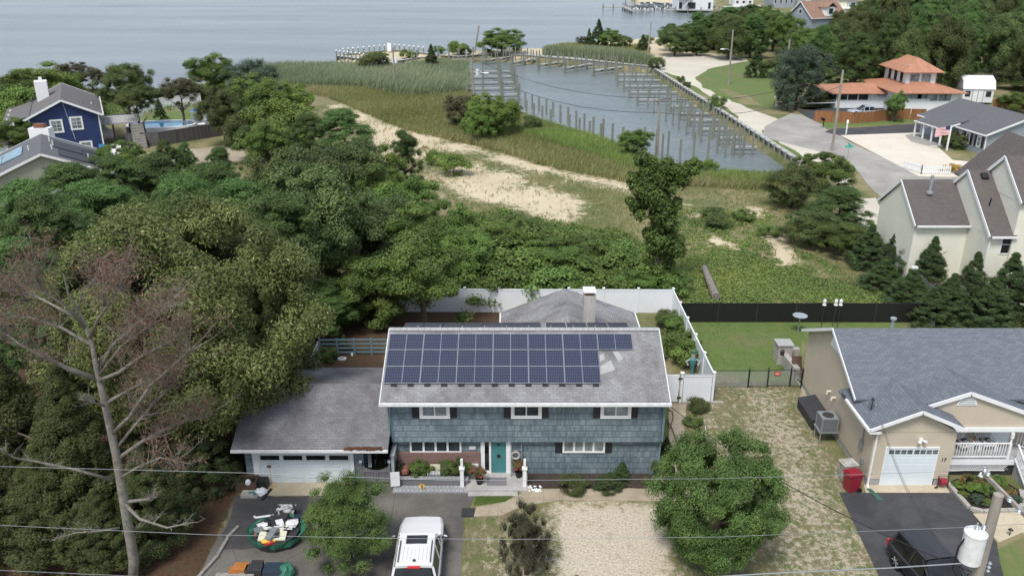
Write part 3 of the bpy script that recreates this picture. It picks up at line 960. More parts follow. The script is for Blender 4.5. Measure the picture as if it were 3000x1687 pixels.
shingles('roof_slate', (0.085, 0.09, 0.098), (0.125, 0.13, 0.14), (0.045, 0.045, 0.05))
bricks('brick_wall', (0.15, 0.075, 0.068), (0.25, 0.145, 0.13), (0.20, 0.17, 0.155))
bricks('brick_slab', (0.22, 0.23, 0.245), (0.34, 0.355, 0.37), (0.09, 0.08, 0.07), .2, .3, .02)
bricks('stone_block', (0.3, 0.28, 0.26), (0.42, 0.40, 0.37), (0.16, 0.15, 0.14), .3, .14, .01)
siding('tan_siding', (0.58, 0.505, 0.40), .125, .78)
siding('cream_siding', (0.80, 0.79, 0.68), .13, .85)
siding('navy_siding', (0.018, 0.038, 0.13), .2, .7)
siding('sage_siding', (0.34, 0.36, 0.28), .13, .8)
siding('grey_siding', (0.30, 0.34, 0.39), .12, .8)
siding('white_siding', (0.74, 0.77, 0.79), .2, .93)
plain('white', (0.78, 0.79, 0.8), .45, .06, 2)
plain('white_worn', (0.72, 0.73, 0.74), .5, .16, 4)
plain('vinyl', (0.74, 0.77, 0.81), .35, .05, 1.5)
plain('door_white', (0.66, 0.73, 0.76), .4, .05, 1)
plain('shutter', (0.022, 0.02, 0.026), .5, .3, 6)
plain('teal', (0.055, 0.20, 0.205), .4, .1, 2)
plain('foundation', (0.34, 0.34, 0.33), .9, .15, 4)
plain('black', (0.012, 0.012, 0.013), .5, .3, 5)
plain('dark', (0.035, 0.035, 0.038), .6, .3, 5)
plain('blue_trim', (0.10, 0.165, 0.205), .6, .15, 3)
plain('downspout', (0.15, 0.235, 0.28), .5, .1, 3)
plain('stucco', (0.40, 0.385, 0.36), .9, .35, 3, streak=True)
plain('copper', (0.20, 0.085, 0.045), .6, .3, 4)
plain('rust_leaves', (0.16, 0.06, 0.03), .95, .6, 14, bmp=1)
plain('green_paint', (0.035, 0.115, 0.085), .6, .15, 3)
plain('grey_metal', (0.28, 0.30, 0.32), .45, .15, 4, .3)
plain('galv', (0.42, 0.46, 0.49), .4, .15, 4, .5)
plain('wood_grey', (0.27, 0.255, 0.235), .9, .35, 5, streak=True)
plain('wood_brown', (0.11, 0.065, 0.045), .9, .3, 5)
plain('grey_paint', (0.17, 0.165, 0.18), .6, .12, 3)
plain('pale_grey_paint', (0.33, 0.37, 0.40), .6, .12, 3)
plain('cream', (0.70, 0.68, 0.52), .5, .05, 2)
plain('trim_blue_grey', (0.23, 0.29, 0.33), .5, .1, 3)
plain('patch', (0.34, 0.35, 0.35), .85, .15, 4)
planks('fence_orange', (0.27, 0.12, 0.05), .14, .55)
planks('fence_grey', (0.105, 0.098, 0.098), .15, .4)
planks('dock_wood', (0.40, 0.40, 0.385), .18, .5, .2, False)
planks('bulk_wood', (0.30, 0.30, 0.28), .28, .35, .35, False)
planks('deck_grey', (0.36, 0.36, 0.37), .14, .6, .1)
def glassy(name, c, rough=.08):
    m, n, b = nmat(name)
    f = noise(n, coords(n, 'Object'), 1.2, 3)
    n.links.new(ramp(n, f, [(0.4, sh(c, .6)), (0.65, sh(c, 1.5))]), b.inputs['Base Color'])
    b.inputs['Roughness'].default_value = rough
    b.inputs['Specular IOR Level'].default_value = .6
glassy('glass', (0.035, 0.045, 0.05))
glassy('glass_blind', (0.20, 0.23, 0.24), .2)
glassy('glass_black', (0.010, 0.011, 0.013))
def solar(name, c, line, rgh=.18):
    m, n, b = nmat(name)
    uv = coords(n, 'UV')
    t = brick(n, uv, .0875, .17, .0055, 0, c, sh(c, 1.35), line)
    f = noise(n, coords(n, 'Object'), .35, 3)
    n.links.new(mixc(n, f, t.outputs[0], mixc(n, t.outputs[1], (0.028, 0.024, 0.04), line)), b.inputs['Base Color'])
    b.inputs['Roughness'].default_value = rgh
solar('solar_cell', (0.010, 0.016, 0.042), (0.12, 0.145, 0.215))
solar('solar_black', (0.018, 0.02, 0.026), (0.03, 0.034, 0.04), .55)
def metal_roof(name, c, seam=.42):
    m, n, b = nmat(name)
    uv = coords(n, 'UV')
    sp = nd(n, 'ShaderNodeSeparateXYZ')
    n.links.new(uv, sp.inputs[0])
    fr = mth(n, 'FRACT', mth(n, 'DIVIDE', sp.outputs[0], seam))
    f = noise(n, coords(n, 'UV', (1, .3, 1)), 1.5, 4)
    base = ramp(n, f, [(0.3, sh(c, .75)), (0.7, sh(c, 1.25))])
    k = mixc(n, mth(n, 'LESS_THAN', fr, .16), base, sh(c, 1.45))
    k = mixc(n, mth(n, 'MULTIPLY', mth(n, 'GREATER_THAN', fr, .84), .6), k, sh(c, .4))
    n.links.new(k, b.inputs['Base Color'])
    b.inputs['Roughness'].default_value = .5
metal_roof('copper_roof', (0.40, 0.19, 0.115))

def roof_slab(mb, a, b, c, d, t=.12):
    """sloping slab with corners a,b (eave) c,d (ridge), thickness t downward"""
    q = [a, b, c, d]
    lo = [(p[0], p[1], p[2] - t) for p in q]
    return mb.add(q + lo, [(0, 1, 2, 3), (7, 6, 5, 4), (0, 4, 5, 1), (1, 5, 6, 2), (2, 6, 7, 3), (3, 7, 4, 0)])

def window(parent, x0, x1, z0, z1, y, frame='white', glass='glass', fw=.1, mull=1, cross=0, sash=0, name='window', fy=.05, split=.02):
    """window in a wall facing -y at plane y (local to parent frame): frame > pane"""
    f = MB()
    f.box(x0, x1, y - fy, y, z0, z0 + fw).box(x0, x1, y - fy, y, z1 - fw, z1).box(x0, x0 + fw, y - fy, y, z0 + fw, z1 - fw).box(x1 - fw, x1, y - fy, y, z0 + fw, z1 - fw)
    for i in range(mull):
        x = x0 + fw + (x1 - x0 - 2 * fw) * (i + 1) / (mull + 1)
        f.box(x - split, x + split, y - fy * .8, y, z0 + fw, z1 - fw)
    for i in range(cross):
        z = z0 + fw + (z1 - z0 - 2 * fw) * (i + 1) / (cross + 1)
        f.box(x0 + fw, x1 - fw, y - fy * .7, y, z - .02, z + .02)
    o = f.build(name, frame, parent)
    p = MB(); p.box(x0 + fw * .6, x1 - fw * .6, y - fy * .45, y + .01, z0 + fw * .6, z1 - fw * .6)
    p.build('pane', glass, o)
    return o

# ===== the blue house with solar panels =====
H1 = thing('blue_house', 'two storey blue shingled house with solar panels on a grey roof', 'house', (0.7, 36, 0))
def hb(mb, name, mat, parent=None, smooth=False):
    return mb.build(name, mat, parent or H1, W=True, smooth=smooth)
XL, XR = -5.95, 7.35
hb(MB().box(XL, XR, 35.9, 43.0, 0, 2.1), 'lower_wall', 'blue_shingle')
hb(MB().box(XL, XR, 35.58, 43.25, 2.1, 4.72), 'upper_wall', 'blue_shingle')
EY, EZ, RY, RZ, BY, BZ = 35.1, 4.62, 39.34, 6.55, 43.6, 4.6
gb = MB()
for x0, x1 in ((XL + .004, XL + .1), (XR - .1, XR - .004)):
    gb.add([(x0, 35.59, 4.7), (x0, 43.2, 4.7), (x0, RY, RZ - .16), (x1, 35.59, 4.7), (x1, 43.2, 4.7), (x1, RY, RZ - .16)], [(0, 2, 1), (3, 4, 5), (0, 1, 4, 3), (1, 2, 5, 4), (2, 0, 3, 5)])
hb(gb, 'gable', 'blue_shingle')
RX0, RX1 = -6.33, 7.58
rf = MB()
roof_slab(rf, (RX0, EY, EZ), (RX1, EY, EZ), (RX1, RY, RZ), (RX0, RY, RZ))
roof_slab(rf, (RX1, BY, BZ), (RX0, BY, BZ), (RX0, RY, RZ), (RX1, RY, RZ))
roof1 = hb(rf, 'roof', 'roof_main')
cap = MB()
for i in range(46):
    x = RX0 + (RX1 - RX0) * i / 46
    cap.rbox((x + .15, RY - .1, RZ + .005), (.29, .2, .025), rx=.43)
    cap.rbox((x + .15, RY + .09, RZ + .005), (.29, .2, .025), rx=-.43)
hb(cap, 'ridge_cap', 'patch', roof1)
pt = MB()
SL = (RZ - EZ) / (RY - EY)
def onroof(px, py, lift=0.0):
    """point of the front roof slope under photo point (px, py)"""
    d = ray(px, py)
    t = (EZ - SL * EY - HC) / (d[2] - SL * d[1])
    return (d[0] * t, d[1] * t, HC + d[2] * t + lift)
for q in ([(1755, 1075), (1790, 1055), (1802, 1083), (1756, 1098)], [(1795, 1030), (1812, 1030), (1825, 1052), (1812, 1060)], [(1756, 1040), (1768, 1036), (1772, 1052), (1757, 1060)]):
    pp = [onroof(a, b_, .01) for a, b_ in q]
    pt.add(pp + [(p[0], p[1], p[2] - .012) for p in pp], [(3, 2, 1, 0), (4, 5, 6, 7), (0, 1, 5, 4), (1, 2, 6, 5), (2, 3, 7, 6), (3, 0, 4, 7)])
hb(pt, 'shingle_patch', 'patch', roof1)
g = MB(); g.box(RX0 - .05, RX1 + .06, EY - .13, EY - .02, EZ - .17, EZ - .02); g.box(RX0 - .05, RX1 + .06, EY - .02, EY + .03, EZ - .2, EZ - .13)
hb(g, 'gutter', 'white_worn', roof1)
sf = MB(); sf.box(RX0 + .02, RX1 - .02, EY + .035, 35.575, EZ - .2, EZ - .165)
hb(sf, 'soffit', 'white', roof1)
rk = MB()
for x in (RX0 + .0, RX1 - .0):
    s = -1 if x < 0 else 1
    rk.bar((x + s * .022, EY + .02, EZ - .07), (x + s * .022, RY, RZ - .07), .04, .16); rk.bar((x + s * .022, BY, BZ - .07), (x + s * .022, RY, RZ - .07), .04, .16)
hb(rk, 'rake_board', 'white_worn', roof1)
# solar panels of the front slope: three rows, landscape
def panel(parent, o, u, v, wdt, hgt, half=True, cell='solar_cell', frame='galv', th=.04, name='solar_panel'):
    """solar panel with its lower corner at o, u along, v up the slope"""
    o, u, v = np.array(o), np.array(u), np.array(v)
    nrm = np.cross(u, v)
    def P3(a, b_, c): return tuple(o + u * a + v * b_ + nrm * c)
    m = MB()
    def pl(a0, a1, b0, b1, c0, c1):
        vs = [P3(a, b_, c) for c in (c0, c1) for a, b_ in ((a0, b0), (a1, b0), (a1, b1), (a0, b1))]
        m.add(vs, [(0, 3, 2, 1), (4, 5, 6, 7), (0, 1, 5, 4), (1, 2, 6, 5), (2, 3, 7, 6), (3, 0, 4, 7)])
    e = .015
    pl(0, wdt, 0, e, 0, th); pl(0, wdt, hgt - e, hgt, 0, th); pl(0, e, e, hgt - e, 0, th); pl(wdt - e, wdt, e, hgt - e, 0, th)
    if half: pl(wdt / 2 - .009, wdt / 2 + .009, e, hgt - e, th - .012, th)
    fr = m.build(name, frame, parent, W=True)
    m = MB(); pl(e, wdt - e, e, hgt - e, .01, th - .008)
    m.build('cell_sheet', cell, fr, W=True)
    return fr
sl_len = math.hypot(RY - EY, RZ - EZ)
U, V_ = (1, 0, 0), ((0, (RY - EY) / sl_len, (RZ - EZ) / sl_len))
PW, PH = 1.755, 1.038
ol = onroof(1124, 1127)
for row in range(3):
    for c_ in range(7 if row == 2 else 6):
        o = (ol[0] + c_ * (PW + .014), ol[1] + V_[1] * row * (PH + .018), ol[2] + V_[2] * row * (PH + .018) + .07)
        panel(H1, o, U, V_, PW, PH)
mt = MB()
for i in range(13):
    p = (ol[0] + .5 + i * .82, ol[1] - .07, ol[2] + .0)
    mt.rbox((p[0], p[1], p[2] + .01), (.3, .1, .05), rx=.43)
hb(mt, 'panel_mount', 'black')
bl = math.hypot(BY - RY, RZ - BZ)
VB = (0, -(BY - RY) / bl, (RZ - BZ) / bl)
for i, (x0, k) in enumerate(((-5.75, 7), (1.75, 4))):
    for c_ in range(k):
        # the rear rows stand a little proud of the ridge on raised rails
        panel(H1, (x0 + (c_ + 1) * (1.04 if i == 0 else 1.1), RY + 1.75, RZ - .5), (-1, 0, 0), (0, -.985, .19), 1.02, 1.5, False, 'solar_black', 'black')
rl = MB(); rl.box(-5.6, 6.0, RY + .34, RY + .4, RZ - .3, RZ - .27)
for i in range(9): rl.box(-4.9 + i * 1.15, -4.86 + i * 1.15, RY + .15, RY + .22, RZ - .08, RZ + .06)
hb(rl, 'panel_rail', 'galv')
# windows of the upper floor
def wx(px, y, py=1250): return aty(px, py, y)[0]
def wz(py, y): return aty(1500, py, y)[2]
for i, (a, b_, s0, s1) in enumerate(((1229, 1318, 1207, 1339.5), (1497, 1587, 1476, 1608), (1759, 1849, 1738, 1869))):
    z0 = wz(1225, 35.55)
    window(H1, wx(a, 35.55, 1210) - .7, wx(b_, 35.55, 1210) - .7, z0, 4.45, 35.56 - 36, fw=.17, glass='glass_blind' if i != 1 else 'glass', split=.03)
    for p, q in ((s0, a), (b_, s1)):
        hb(MB().box(wx(p, 35.55, 1210), wx(q, 35.55, 1210) - .015, 35.53, 35.575, z0 + .03, 4.45), 'shutter', 'shutter')
for a, b_, sd_ in ((1201, 1352, 0), (1648, 1772, 1)):
    z0 = wz(1325, 35.87)
    window(H1, wx(a, 35.87, 1315) - .7, wx(b_, 35.87, 1315) - .7, z0, 2.09, 35.88 - 36, fw=.09, mull=3, split=.05, glass='glass' if not sd_ else 'glass_blind')
    if sd_:
        for p, q in ((1626, 1648), (1772, 1793)):
            hb(MB().box(wx(p, 35.87, 1315), wx(q, 35.87, 1315) - .015, 35.85, 35.895, z0, 2.09), 'shutter', 'shutter')
zb = wz(1325, 35.8)
hb(MB().box(wx(1149, 35.8, 1340), wx(1409, 35.8, 1340), 35.78, 35.895, 0, zb), 'brick_facing', 'brick_wall')
d0, d1 = wx(1439, 35.85, 1350), wx(1483, 35.85, 1350)
zt = 2.09
dr = hb(MB().box(d0, d1, 35.86, 35.9, .12, zt - .03), 'door', 'teal')
kb = MB(); kb.lathe([(.085, 0), (.1, .03)], (0, 0, 0), 12)
kb.v = [((d0 + d1) / 2 + p[0], 35.86 - p[2], 1.12 + p[1]) for p in kb.v]
hb(kb, 'door_knocker', 'black', dr)
hb(MB().box(d0 + .06, d1 - .06, 35.852, 35.86, 1.03, 1.06), 'door_panel', 'blue_trim', dr)
sg = MB(); sg.bar(((d0 + d1) / 2, 35.85, 1.72), ((d0 + d1) / 2, 35.85, 1.86), .03); sg.bar(((d0 + d1) / 2 - .1, 35.85, 1.79), ((d0 + d1) / 2 + .1, 35.85, 1.79), .03)
hb(sg, 'door_ornament', 'black', dr)
fm = MB(); fm.box(wx(1409, 35.85, 1350), d0 - .32, 35.8, 35.9, .1, zt); fm.box(d0 - .1, d0, 35.8, 35.9, .1, zt); fm.box(d0 - .32, d0 - .1, 35.84, 35.9, .1, .25)
fm.box(d0 - .32, d0 - .1, 35.84, 35.9, zt - .12, zt); fm.box(d1, wx(1496, 35.85, 1350), 35.8, 35.9, .1, zt); fm.box(d0, d1, 35.8, 35.9, .04, .12)
dfr = hb(fm, 'door_frame', 'white')
hb(MB().box(d0 - .32, d0 - .1, 35.862, 35.89, .25, zt - .12), 'sidelight', 'glass_black', dfr)
dp = MB()
dp.tube([(XL - .06, 35.2, 4.4), (XL - .06, 35.5, 4.2), (XL - .06, 35.52, 2.5), (XL - .3, 35.4, 2.3)], .05, 6)
hb(dp, 'downspout', 'downspout')
dp = MB(); dp.tube([(XR + .08, 35.2, 4.4), (XR + .08, 35.5, 4.2), (XR + .08, 35.55, 2.2), (XR + .05, 35.85, 1.95), (XR + .04, 35.85, .1), (XR + .1, 35.6, .02)], .055, 6)
hb(dp, 'downspout', 'downspout')
for x in (XL, XR - .12): hb(MB().box(x - .004, x + .124, 35.572, 35.582, 2.1, 4.6), 'corner_board', 'blue_trim')
hb(MB().box(XR + .02, XR + .2, 36.3, 36.6, 1.1, 1.7), 'meter_box', 'galv')
nb_ = MB(); a = aty(1384, 1309, 35.88); nb_.box(a[0] - .16, a[0] + .16, 35.84, 35.89, a[2] - .12, a[2] + .06)
hb(nb_, 'number_plaque', 'white_worn')
# rear wing and chimney
WX0, WX1, WXR, WY1 = -.72, 8.1, 3.45, 50.9
hb(MB().box(WX0 + .3, WX1 - .3, 43.0, WY1 - .3, 0, 2.42), 'rear_wall', 'blue_shingle')
rw_ = MB()
roof_slab(rw_, (WX0, WY1, 2.4), (WX0, 40.6, 2.4), (WXR, 40.6, 4.1), (WXR, WY1, 4.1))
roof_slab(rw_, (WX1, 40.6, 2.4), (WX1, WY1, 2.4), (WXR, WY1, 4.1), (WXR, 40.6, 4.1))
hb(rw_, 'rear_roof', 'roof_main')
gg = MB(); gg.box(WX0 - .1, WX0 - .01, 43.6, WY1, 2.22, 2.36); gg.box(WX1 + .01, WX1 + .1, 43.6, WY1, 2.22, 2.36)
hb(gg, 'gutter', 'white_worn')
cy = 45.4
c0, c1 = aty(1710, 900, cy)[0], aty(1745, 900, cy)[0]
ct = aty(1727, 868, cy)[2]
ch = hb(MB().box(c0, c1, cy, cy + .75, 2.6, ct), 'chimney', 'stucco')
hb(MB().box(c0 + .15, c1 - .15, cy + .12, cy + .6, ct, ct + .22), 'flue', 'copper', ch)
hb(MB().box(c0 - .03, c1 - .0, cy - .06, cy + .8, ct + .22, ct + .3).add([(c0 - .03, cy - .06, ct + .3), (c1, cy - .06, ct + .3), (c1, cy + .8, ct + .3), (c0 - .03, cy + .8, ct + .3), ((c0 + c1) / 2, cy + .37, ct + .42)], [(0, 1, 4), (1, 2, 4), (2, 3, 4), (3, 0, 4)]), 'chimney_cap', 'white', ch)
hb(MB().box(c0 - .08, c1 + .1, cy - .1, cy + .8, 3.35, 3.62), 'flashing', 'grey_metal', ch)
for px, py in ((1406, 958), (1510, 960), (1843, 955)):
    a = aty(px, py, 41.5)
    hb(MB().tube([(a[0], a[1], a[2] - .5), (a[0], a[1], a[2] + .05)], .04, 6), 'vent_pipe', 'galv')
# attached garage
GX0, GX1 = -13.6, -6.0
hb(MB().box(-13.2, -7.35, 35.2, 41.5, 0, 2.3), 'garage_wall', 'blue_shingle')
gr_ = MB()
roof_slab(gr_, (GX0, 34.6, 2.32), (GX1, 34.6, 2.32), (GX1, 38.16, 3.96), (GX0, 38.16, 3.96))
roof_slab(gr_, (GX1, 42.1, 2.86), (GX0, 42.1, 2.86), (GX0, 38.16, 3.96), (GX1, 38.16, 3.96))
grf = hb(gr_, 'garage_roof', 'roof_garage')
hb(MB().add([(-13.19, 35.21, 2.3), (-13.19, 41.4, 2.3), (-13.19, 38.16, 3.8), (-13.1, 35.21, 2.3), (-13.1, 41.4, 2.3), (-13.1, 38.16, 3.8)], [(0, 2, 1), (3, 4, 5), (2, 0, 3, 5), (1, 2, 5, 4)]), 'garage_gable', 'blue_shingle')
hb(MB().box(GX0, GX1, 34.48, 34.58, 2.17, 2.3), 'gutter', 'white_worn', grf)
lv = MB(); rr_ = random.Random(8)
for i in range(150): lv.rbox((rr_.uniform(-8.1, -6.3), 34.58 + rr_.uniform(-.08, .12), 2.33 + rr_.uniform(0, .05)), (.12, .08, .03), rr_.uniform(0, 3))
hb(lv, 'gutter_leaves', 'rust_leaves', grf)
gx0, gx1 = wx(760, 35.15, 1360), wx(1028, 35.15, 1360)
gd = MB(); gd.box(gx0, gx1, 35.12, 35.19, .02, 2.2).box(gx0, gx1, 35.112, 35.12, 1.7, 1.715)
pw_ = (gx1 - gx0) / 4
for r_ in range(1, 4):
    for c_ in range(4):
        x = gx0 + c_ * pw_ + .12; z = .1 + (r_ - 1) * .43
        for q in ((x, x + pw_ - .24, z, z + .03), (x, x + pw_ - .24, z + .28, z + .31), (x, x + .03, z + .03, z + .28), (x + pw_ - .27, x + pw_ - .24, z + .03, z + .28)):
            gd.box(q[0], q[1], 35.105, 35.12, q[2], q[3])
gdo = hb(gd, 'garage_door', 'door_white')
for c_ in range(4):
    x = gx0 + c_ * pw_
    hb(MB().box(x + .1, x + pw_ - .1, 35.108, 35.119, 1.37, 1.62), 'pane', 'glass_black', gdo)
hb(MB().box(gx0 - .3, gx0 - .004, 35.1, 35.2, 0, 2.2).box(gx1 + .004, gx1 + .16, 35.1, 35.2, 0, 2.2).box(gx0 - .3, gx1 + .16, 35.09, 35.2, 2.2, 2.3), 'door_frame', 'white')
hb(MB().box(-7.3, -6.0, 39.5, 39.6, 0, 2.5), 'passage_shade', 'dark')  # dark sheet closing the passage, its shade put into the colour
hb(MB().box(-7.12, -6.95, 35.16, 35.19, .9, 1.75), 'banner', 'glass_blind')
# gate and wing fence between garage and house
G = thing('side_gate', 'grey wooden double gate with a dipped top between garage and house', 'gate', (-6.7, 35.4, 0))
ga, gb_ = aty(1063, 1390, 35.1)[0], aty(1143, 1390, 35.1)[0]
gm = (ga + gb_) / 2
for x0, x1, s in ((ga, gm - .01, 1), (gm + .01, gb_, -1)):
    m_ = MB()
    k = 5
    for i in range(k):
        a = x0 + (x1 - x0) * i / k; b_ = x0 + (x1 - x0) * (i + 1) / k - .012
        tt = abs(((a + b_) / 2 - gm) / (gm - ga))
        m_.box(a, b_, 35.08, 35.11, .08, .78 + .28 * tt ** 2)
    lf = m_.build('gate_leaf', 'grey_paint', G, W=True)
    f_ = MB(); f_.box(x0, x1, 35.04, 35.078, .1, .2).box(x0, x1, 35.04, 35.078, .7, .8).box(x0, x0 + .08, 35.04, 35.078, .2, .7).box(x1 - .08, x1, 35.04, 35.078, .2, .7)
    f_.build('rail', 'grey_paint', lf, W=True)
for x in (ga - .06, gb_ + .0):
    p_ = MB().box(x - .05, x + .05, 35.05, 35.15, 0, 1.25).build('post', 'grey_paint', G, W=True)
    MB().box(x - .07, x + .07, 35.03, 35.17, 1.25, 1.36).build('post_light', 'white', p_, W=True)
F1 = thing('wing_fence', 'pale blue grey solid fence panel between the gate and the brick wall', 'fence', (-5.85, 34.9, 0))
MB().box(-5.93, -5.8, 34.85, 35.88, 0, 1.75).build('panel', 'pale_grey_paint', F1, W=True)
MB().box(-5.97, -5.76, 34.83, 35.89, 1.75, 1.8).build('cap', 'pale_grey_paint', F1, W=True)

# ===== the tan ranch house =====
H2 = thing('tan_house', 'tan clapboard ranch house with blue grey shingle roof and white porch', 'house', (24, 38, 0))
def tb(mb, name, mat, parent=None, smooth=False):
    return mb.build(name, mat, parent or H2, W=True, smooth=smooth)
TX = 17.6
gY = 34.95
gxr = aty(2775, 1400, gY)[0]
tb(MB().box(TX, gxr, gY, 37.198, .38, 3.05).box(TX, 33, 37.2, 45.0, .38, 3.72), 'wall', 'tan_siding')
tb(MB().box(TX + .03, TX + 1.0, gY + .03, 37.24, 0, .38).box(TX + .03, 33, 37.25, 44.9, 0, .379).box(gxr - .62, gxr - .03, gY + .03, 37, 0, .38), 'foundation', 'foundation')
# main gable roof
MY0, MZ0, MRY, MRZ, MY1 = 36.85, 3.8, 40.9, 5.85, 45.2
m_ = MB()
roof_slab(m_, (TX - .35, MY0, MZ0), (33.3, MY0, MZ0), (33.3, MRY, MRZ), (TX - .35, MRY, MRZ))
roof_slab(m_, (33.3, MY1, MZ0), (TX - .35, MY1, MZ0), (TX - .35, MRY, MRZ), (33.3, MRY, MRZ))
# porch gable: ridge runs back from the front peak
PY = 36.0
pk = aty(2844, 1146, PY)
pl_ = aty(2700, 1190, PY)
ps = (pk[2] - pl_[2]) / (pk[0] - pl_[0])
prx = pk[0] + (pk[0] - pl_[0]) * 1.75
yb = MRY - (MRZ - pk[2]) / ((MRZ - MZ0) / (MRY - MY0)) 
zl = pk[2] - ps * (pk[0] - (TX - .3))
roof_slab(m_, (TX - .32, 39, max(zl, 3.1) + .02), (TX - .32, PY + .02, max(zl, 3.1) + .02), (pk[0], PY - .1, pk[2]), (pk[0], yb + .6, pk[2]), .1)
pzb = aty(2850, 1252, PY)[2]
rx_ = pk[0] + (pk[2] - pzb) / ps + .25
roof_slab(m_, (rx_, PY - .1, pk[2] - ps * (rx_ - pk[0])), (rx_, 39, pk[2] - ps * (rx_ - pk[0])), (pk[0], yb + .6, pk[2]), (pk[0], PY - .1, pk[2]), .1)
# garage gable
gk = aty(2704, 1203, gY - .3)
gl = aty(2550, 1256, gY - .3)
gr2 = aty(2833, 1251, gY - .3)
roof_slab(m_, (gl[0], 38.4, gl[2]), (gl[0], gY - .35, gl[2]), (gk[0], gY - .35, gk[2]), (gk[0], 38.4, gk[2] + .01), .1)
roof_slab(m_, (gr2[0], gY - .35, gl[2] - .02), (gr2[0], 37.4, gl[2] - .02), (gk[0], 37.4, gk[2] - .004), (gk[0], gY - .35, gk[2]), .1)
rf2 = tb(m_, 'roof', 'roof_blue_grey')
gm_ = MB()
gm_.add([(TX, gY, 3.04), (gxr, gY, 3.04), (gk[0], gY, gk[2] - .14), (TX, gY + .1, 3.04), (gxr, gY + .1, 3.04), (gk[0], gY + .1, gk[2] - .14)], [(0, 1, 2), (5, 4, 3), (1, 4, 5, 2), (0, 2, 5, 3)])
pzb = aty(2850, 1252, PY)[2]
gm_.add([(pl_[0] + .2, PY + .04, pzb), (rx_ - .35, PY + .04, pzb), (pk[0], PY + .04, pk[2] - .1), (pl_[0] + .2, PY + .04, pl_[2] - .02)], [(0, 1, 2, 3)])
for x in (TX,):
    gm_.add([(x + .002, 37.0, 3.7), (x + .002, 45.0, 3.7), (x + .002, MRY, MRZ - .15)], [(0, 2, 1)])
tb(gm_, 'gable', 'tan_siding')
tr = MB()
for a, b_ in ((gl, gk), (gr2, gk)): tr.bar((a[0], gY - .37, gl[2] - .06), (b_[0], gY - .37, gk[2] - .06), .05, .17)
tr.bar((pl_[0], PY - .12, pl_[2] - .07), (pk[0], PY - .12, pk[2] - .07), .05, .2); tr.bar((rx_, PY - .12, pk[2] - ps * (rx_ - pk[0]) - .07), (pk[0], PY - .12, pk[2] - .07), .05, .2)
tr.bar((TX - .37, MY0, MZ0 - .06), (TX - .37, MRY, MRZ - .06), .04, .16); tr.bar((TX - .37, MY1, MZ0 - .06), (TX - .37, MRY, MRZ - .06), .04, .16)
tr.box(gxr - .3, 33.3, PY - .06, PY + .03, pzb - .22, pzb - .002)
tr.box(gl[0] - .02, gl[0] + .55, gY - .36, gY - .01, gl[2] - .26, gl[2] - .16)
tb(tr, 'rake_board', 'white', rf2)
tb(MB().box(gl[0] - .13, gl[0] - .01, gY - .35, 37.6, gl[2] - .14, gl[2] - .01), 'gutter', 'white', rf2)
tb(MB().tube([(gl[0] - .05, gY - .3, gl[2] - .12), (TX + .1, gY - .07, gl[2] - .4), (TX + .06, gY - .07, .12), (TX - .02, gY - .3, .05)], .055, 6), 'downspout', 'white')
def half_vent(x, z, y, r, nrm='y', nm='gable_vent'):
    m_ = MB(); k = 9
    arc = [(r * math.cos(PI * i / k), r * 1.0 * math.sin(PI * i / k)) for i in range(k + 1)]
    if nrm == 'y':
        f_ = [(x + a, y - .03, z + b_) for a, b_ in arc]; bk = [(x + a, y + .02, z + b_) for a, b_ in arc]
    else:
        f_ = [(y - .03, x - a, z + b_) for a, b_ in arc]; bk = [(y + .02, x - a, z + b_) for a, b_ in arc]
    m_.add(f_ + bk, [tuple(range(k, -1, -1)), tuple(range(k + 1, 2 * k + 2))] + [(i, i + 1, k + 2 + i, k + 1 + i) for i in range(k)])
    v_ = tb(m_, nm, 'white')
    l_ = MB()
    for i in range(4):
        zz = z + r * (.15 + .2 * i); hw = math.sqrt(max(r * r - (zz - z + .04) ** 2, .01)) * .82
        if nrm == 'y': l_.box(x - hw, x + hw, y - .045, y - .031, zz, zz + .03)
    if nrm == 'y': tb(l_, 'louvre', 'foundation', v_)
v1 = aty(2832, 1187, PY)
half_vent(v1[0], v1[2], PY + .03, .5)
half_vent(41.0, 4.55, TX, .62, 'x')
# garage door with two rows of small panes
d0, d1 = aty(2597, 1316, gY)[0] + .02, aty(2750, 1316, gY)[0] - .05
tb(MB().box(d0 - .07, d0, gY - .03, gY + .01, 0, 2.15).box(d1, d1 + .07, gY - .03, gY + .01, 0, 2.15).box(d0 - .07, d1 + .07, gY - .04, gY + .01, 2.15, 2.23), 'door_frame', 'white')
gd = MB(); gd.box(d0, d1, gY - .012, gY - .002, .0, 2.15)
for r_ in range(5):
    gd.box(d0 + .02, d1 - .02, gY - .02, gY - .012, .03 + r_ * .42, .40 + r_ * .42)
gdo = tb(gd, 'garage_door', 'door_white')
for g_ in range(2):
    for c_ in range(4):
        for r_ in range(2):
            x = d0 + .12 + g_ * (d1 - d0) / 2 + c_ * .3
            tb(MB().box(x, x + .25, gY - .03, gY - .021, 1.85 + r_ * .12, 1.94 + r_ * .12), 'pane', 'glass', gdo)
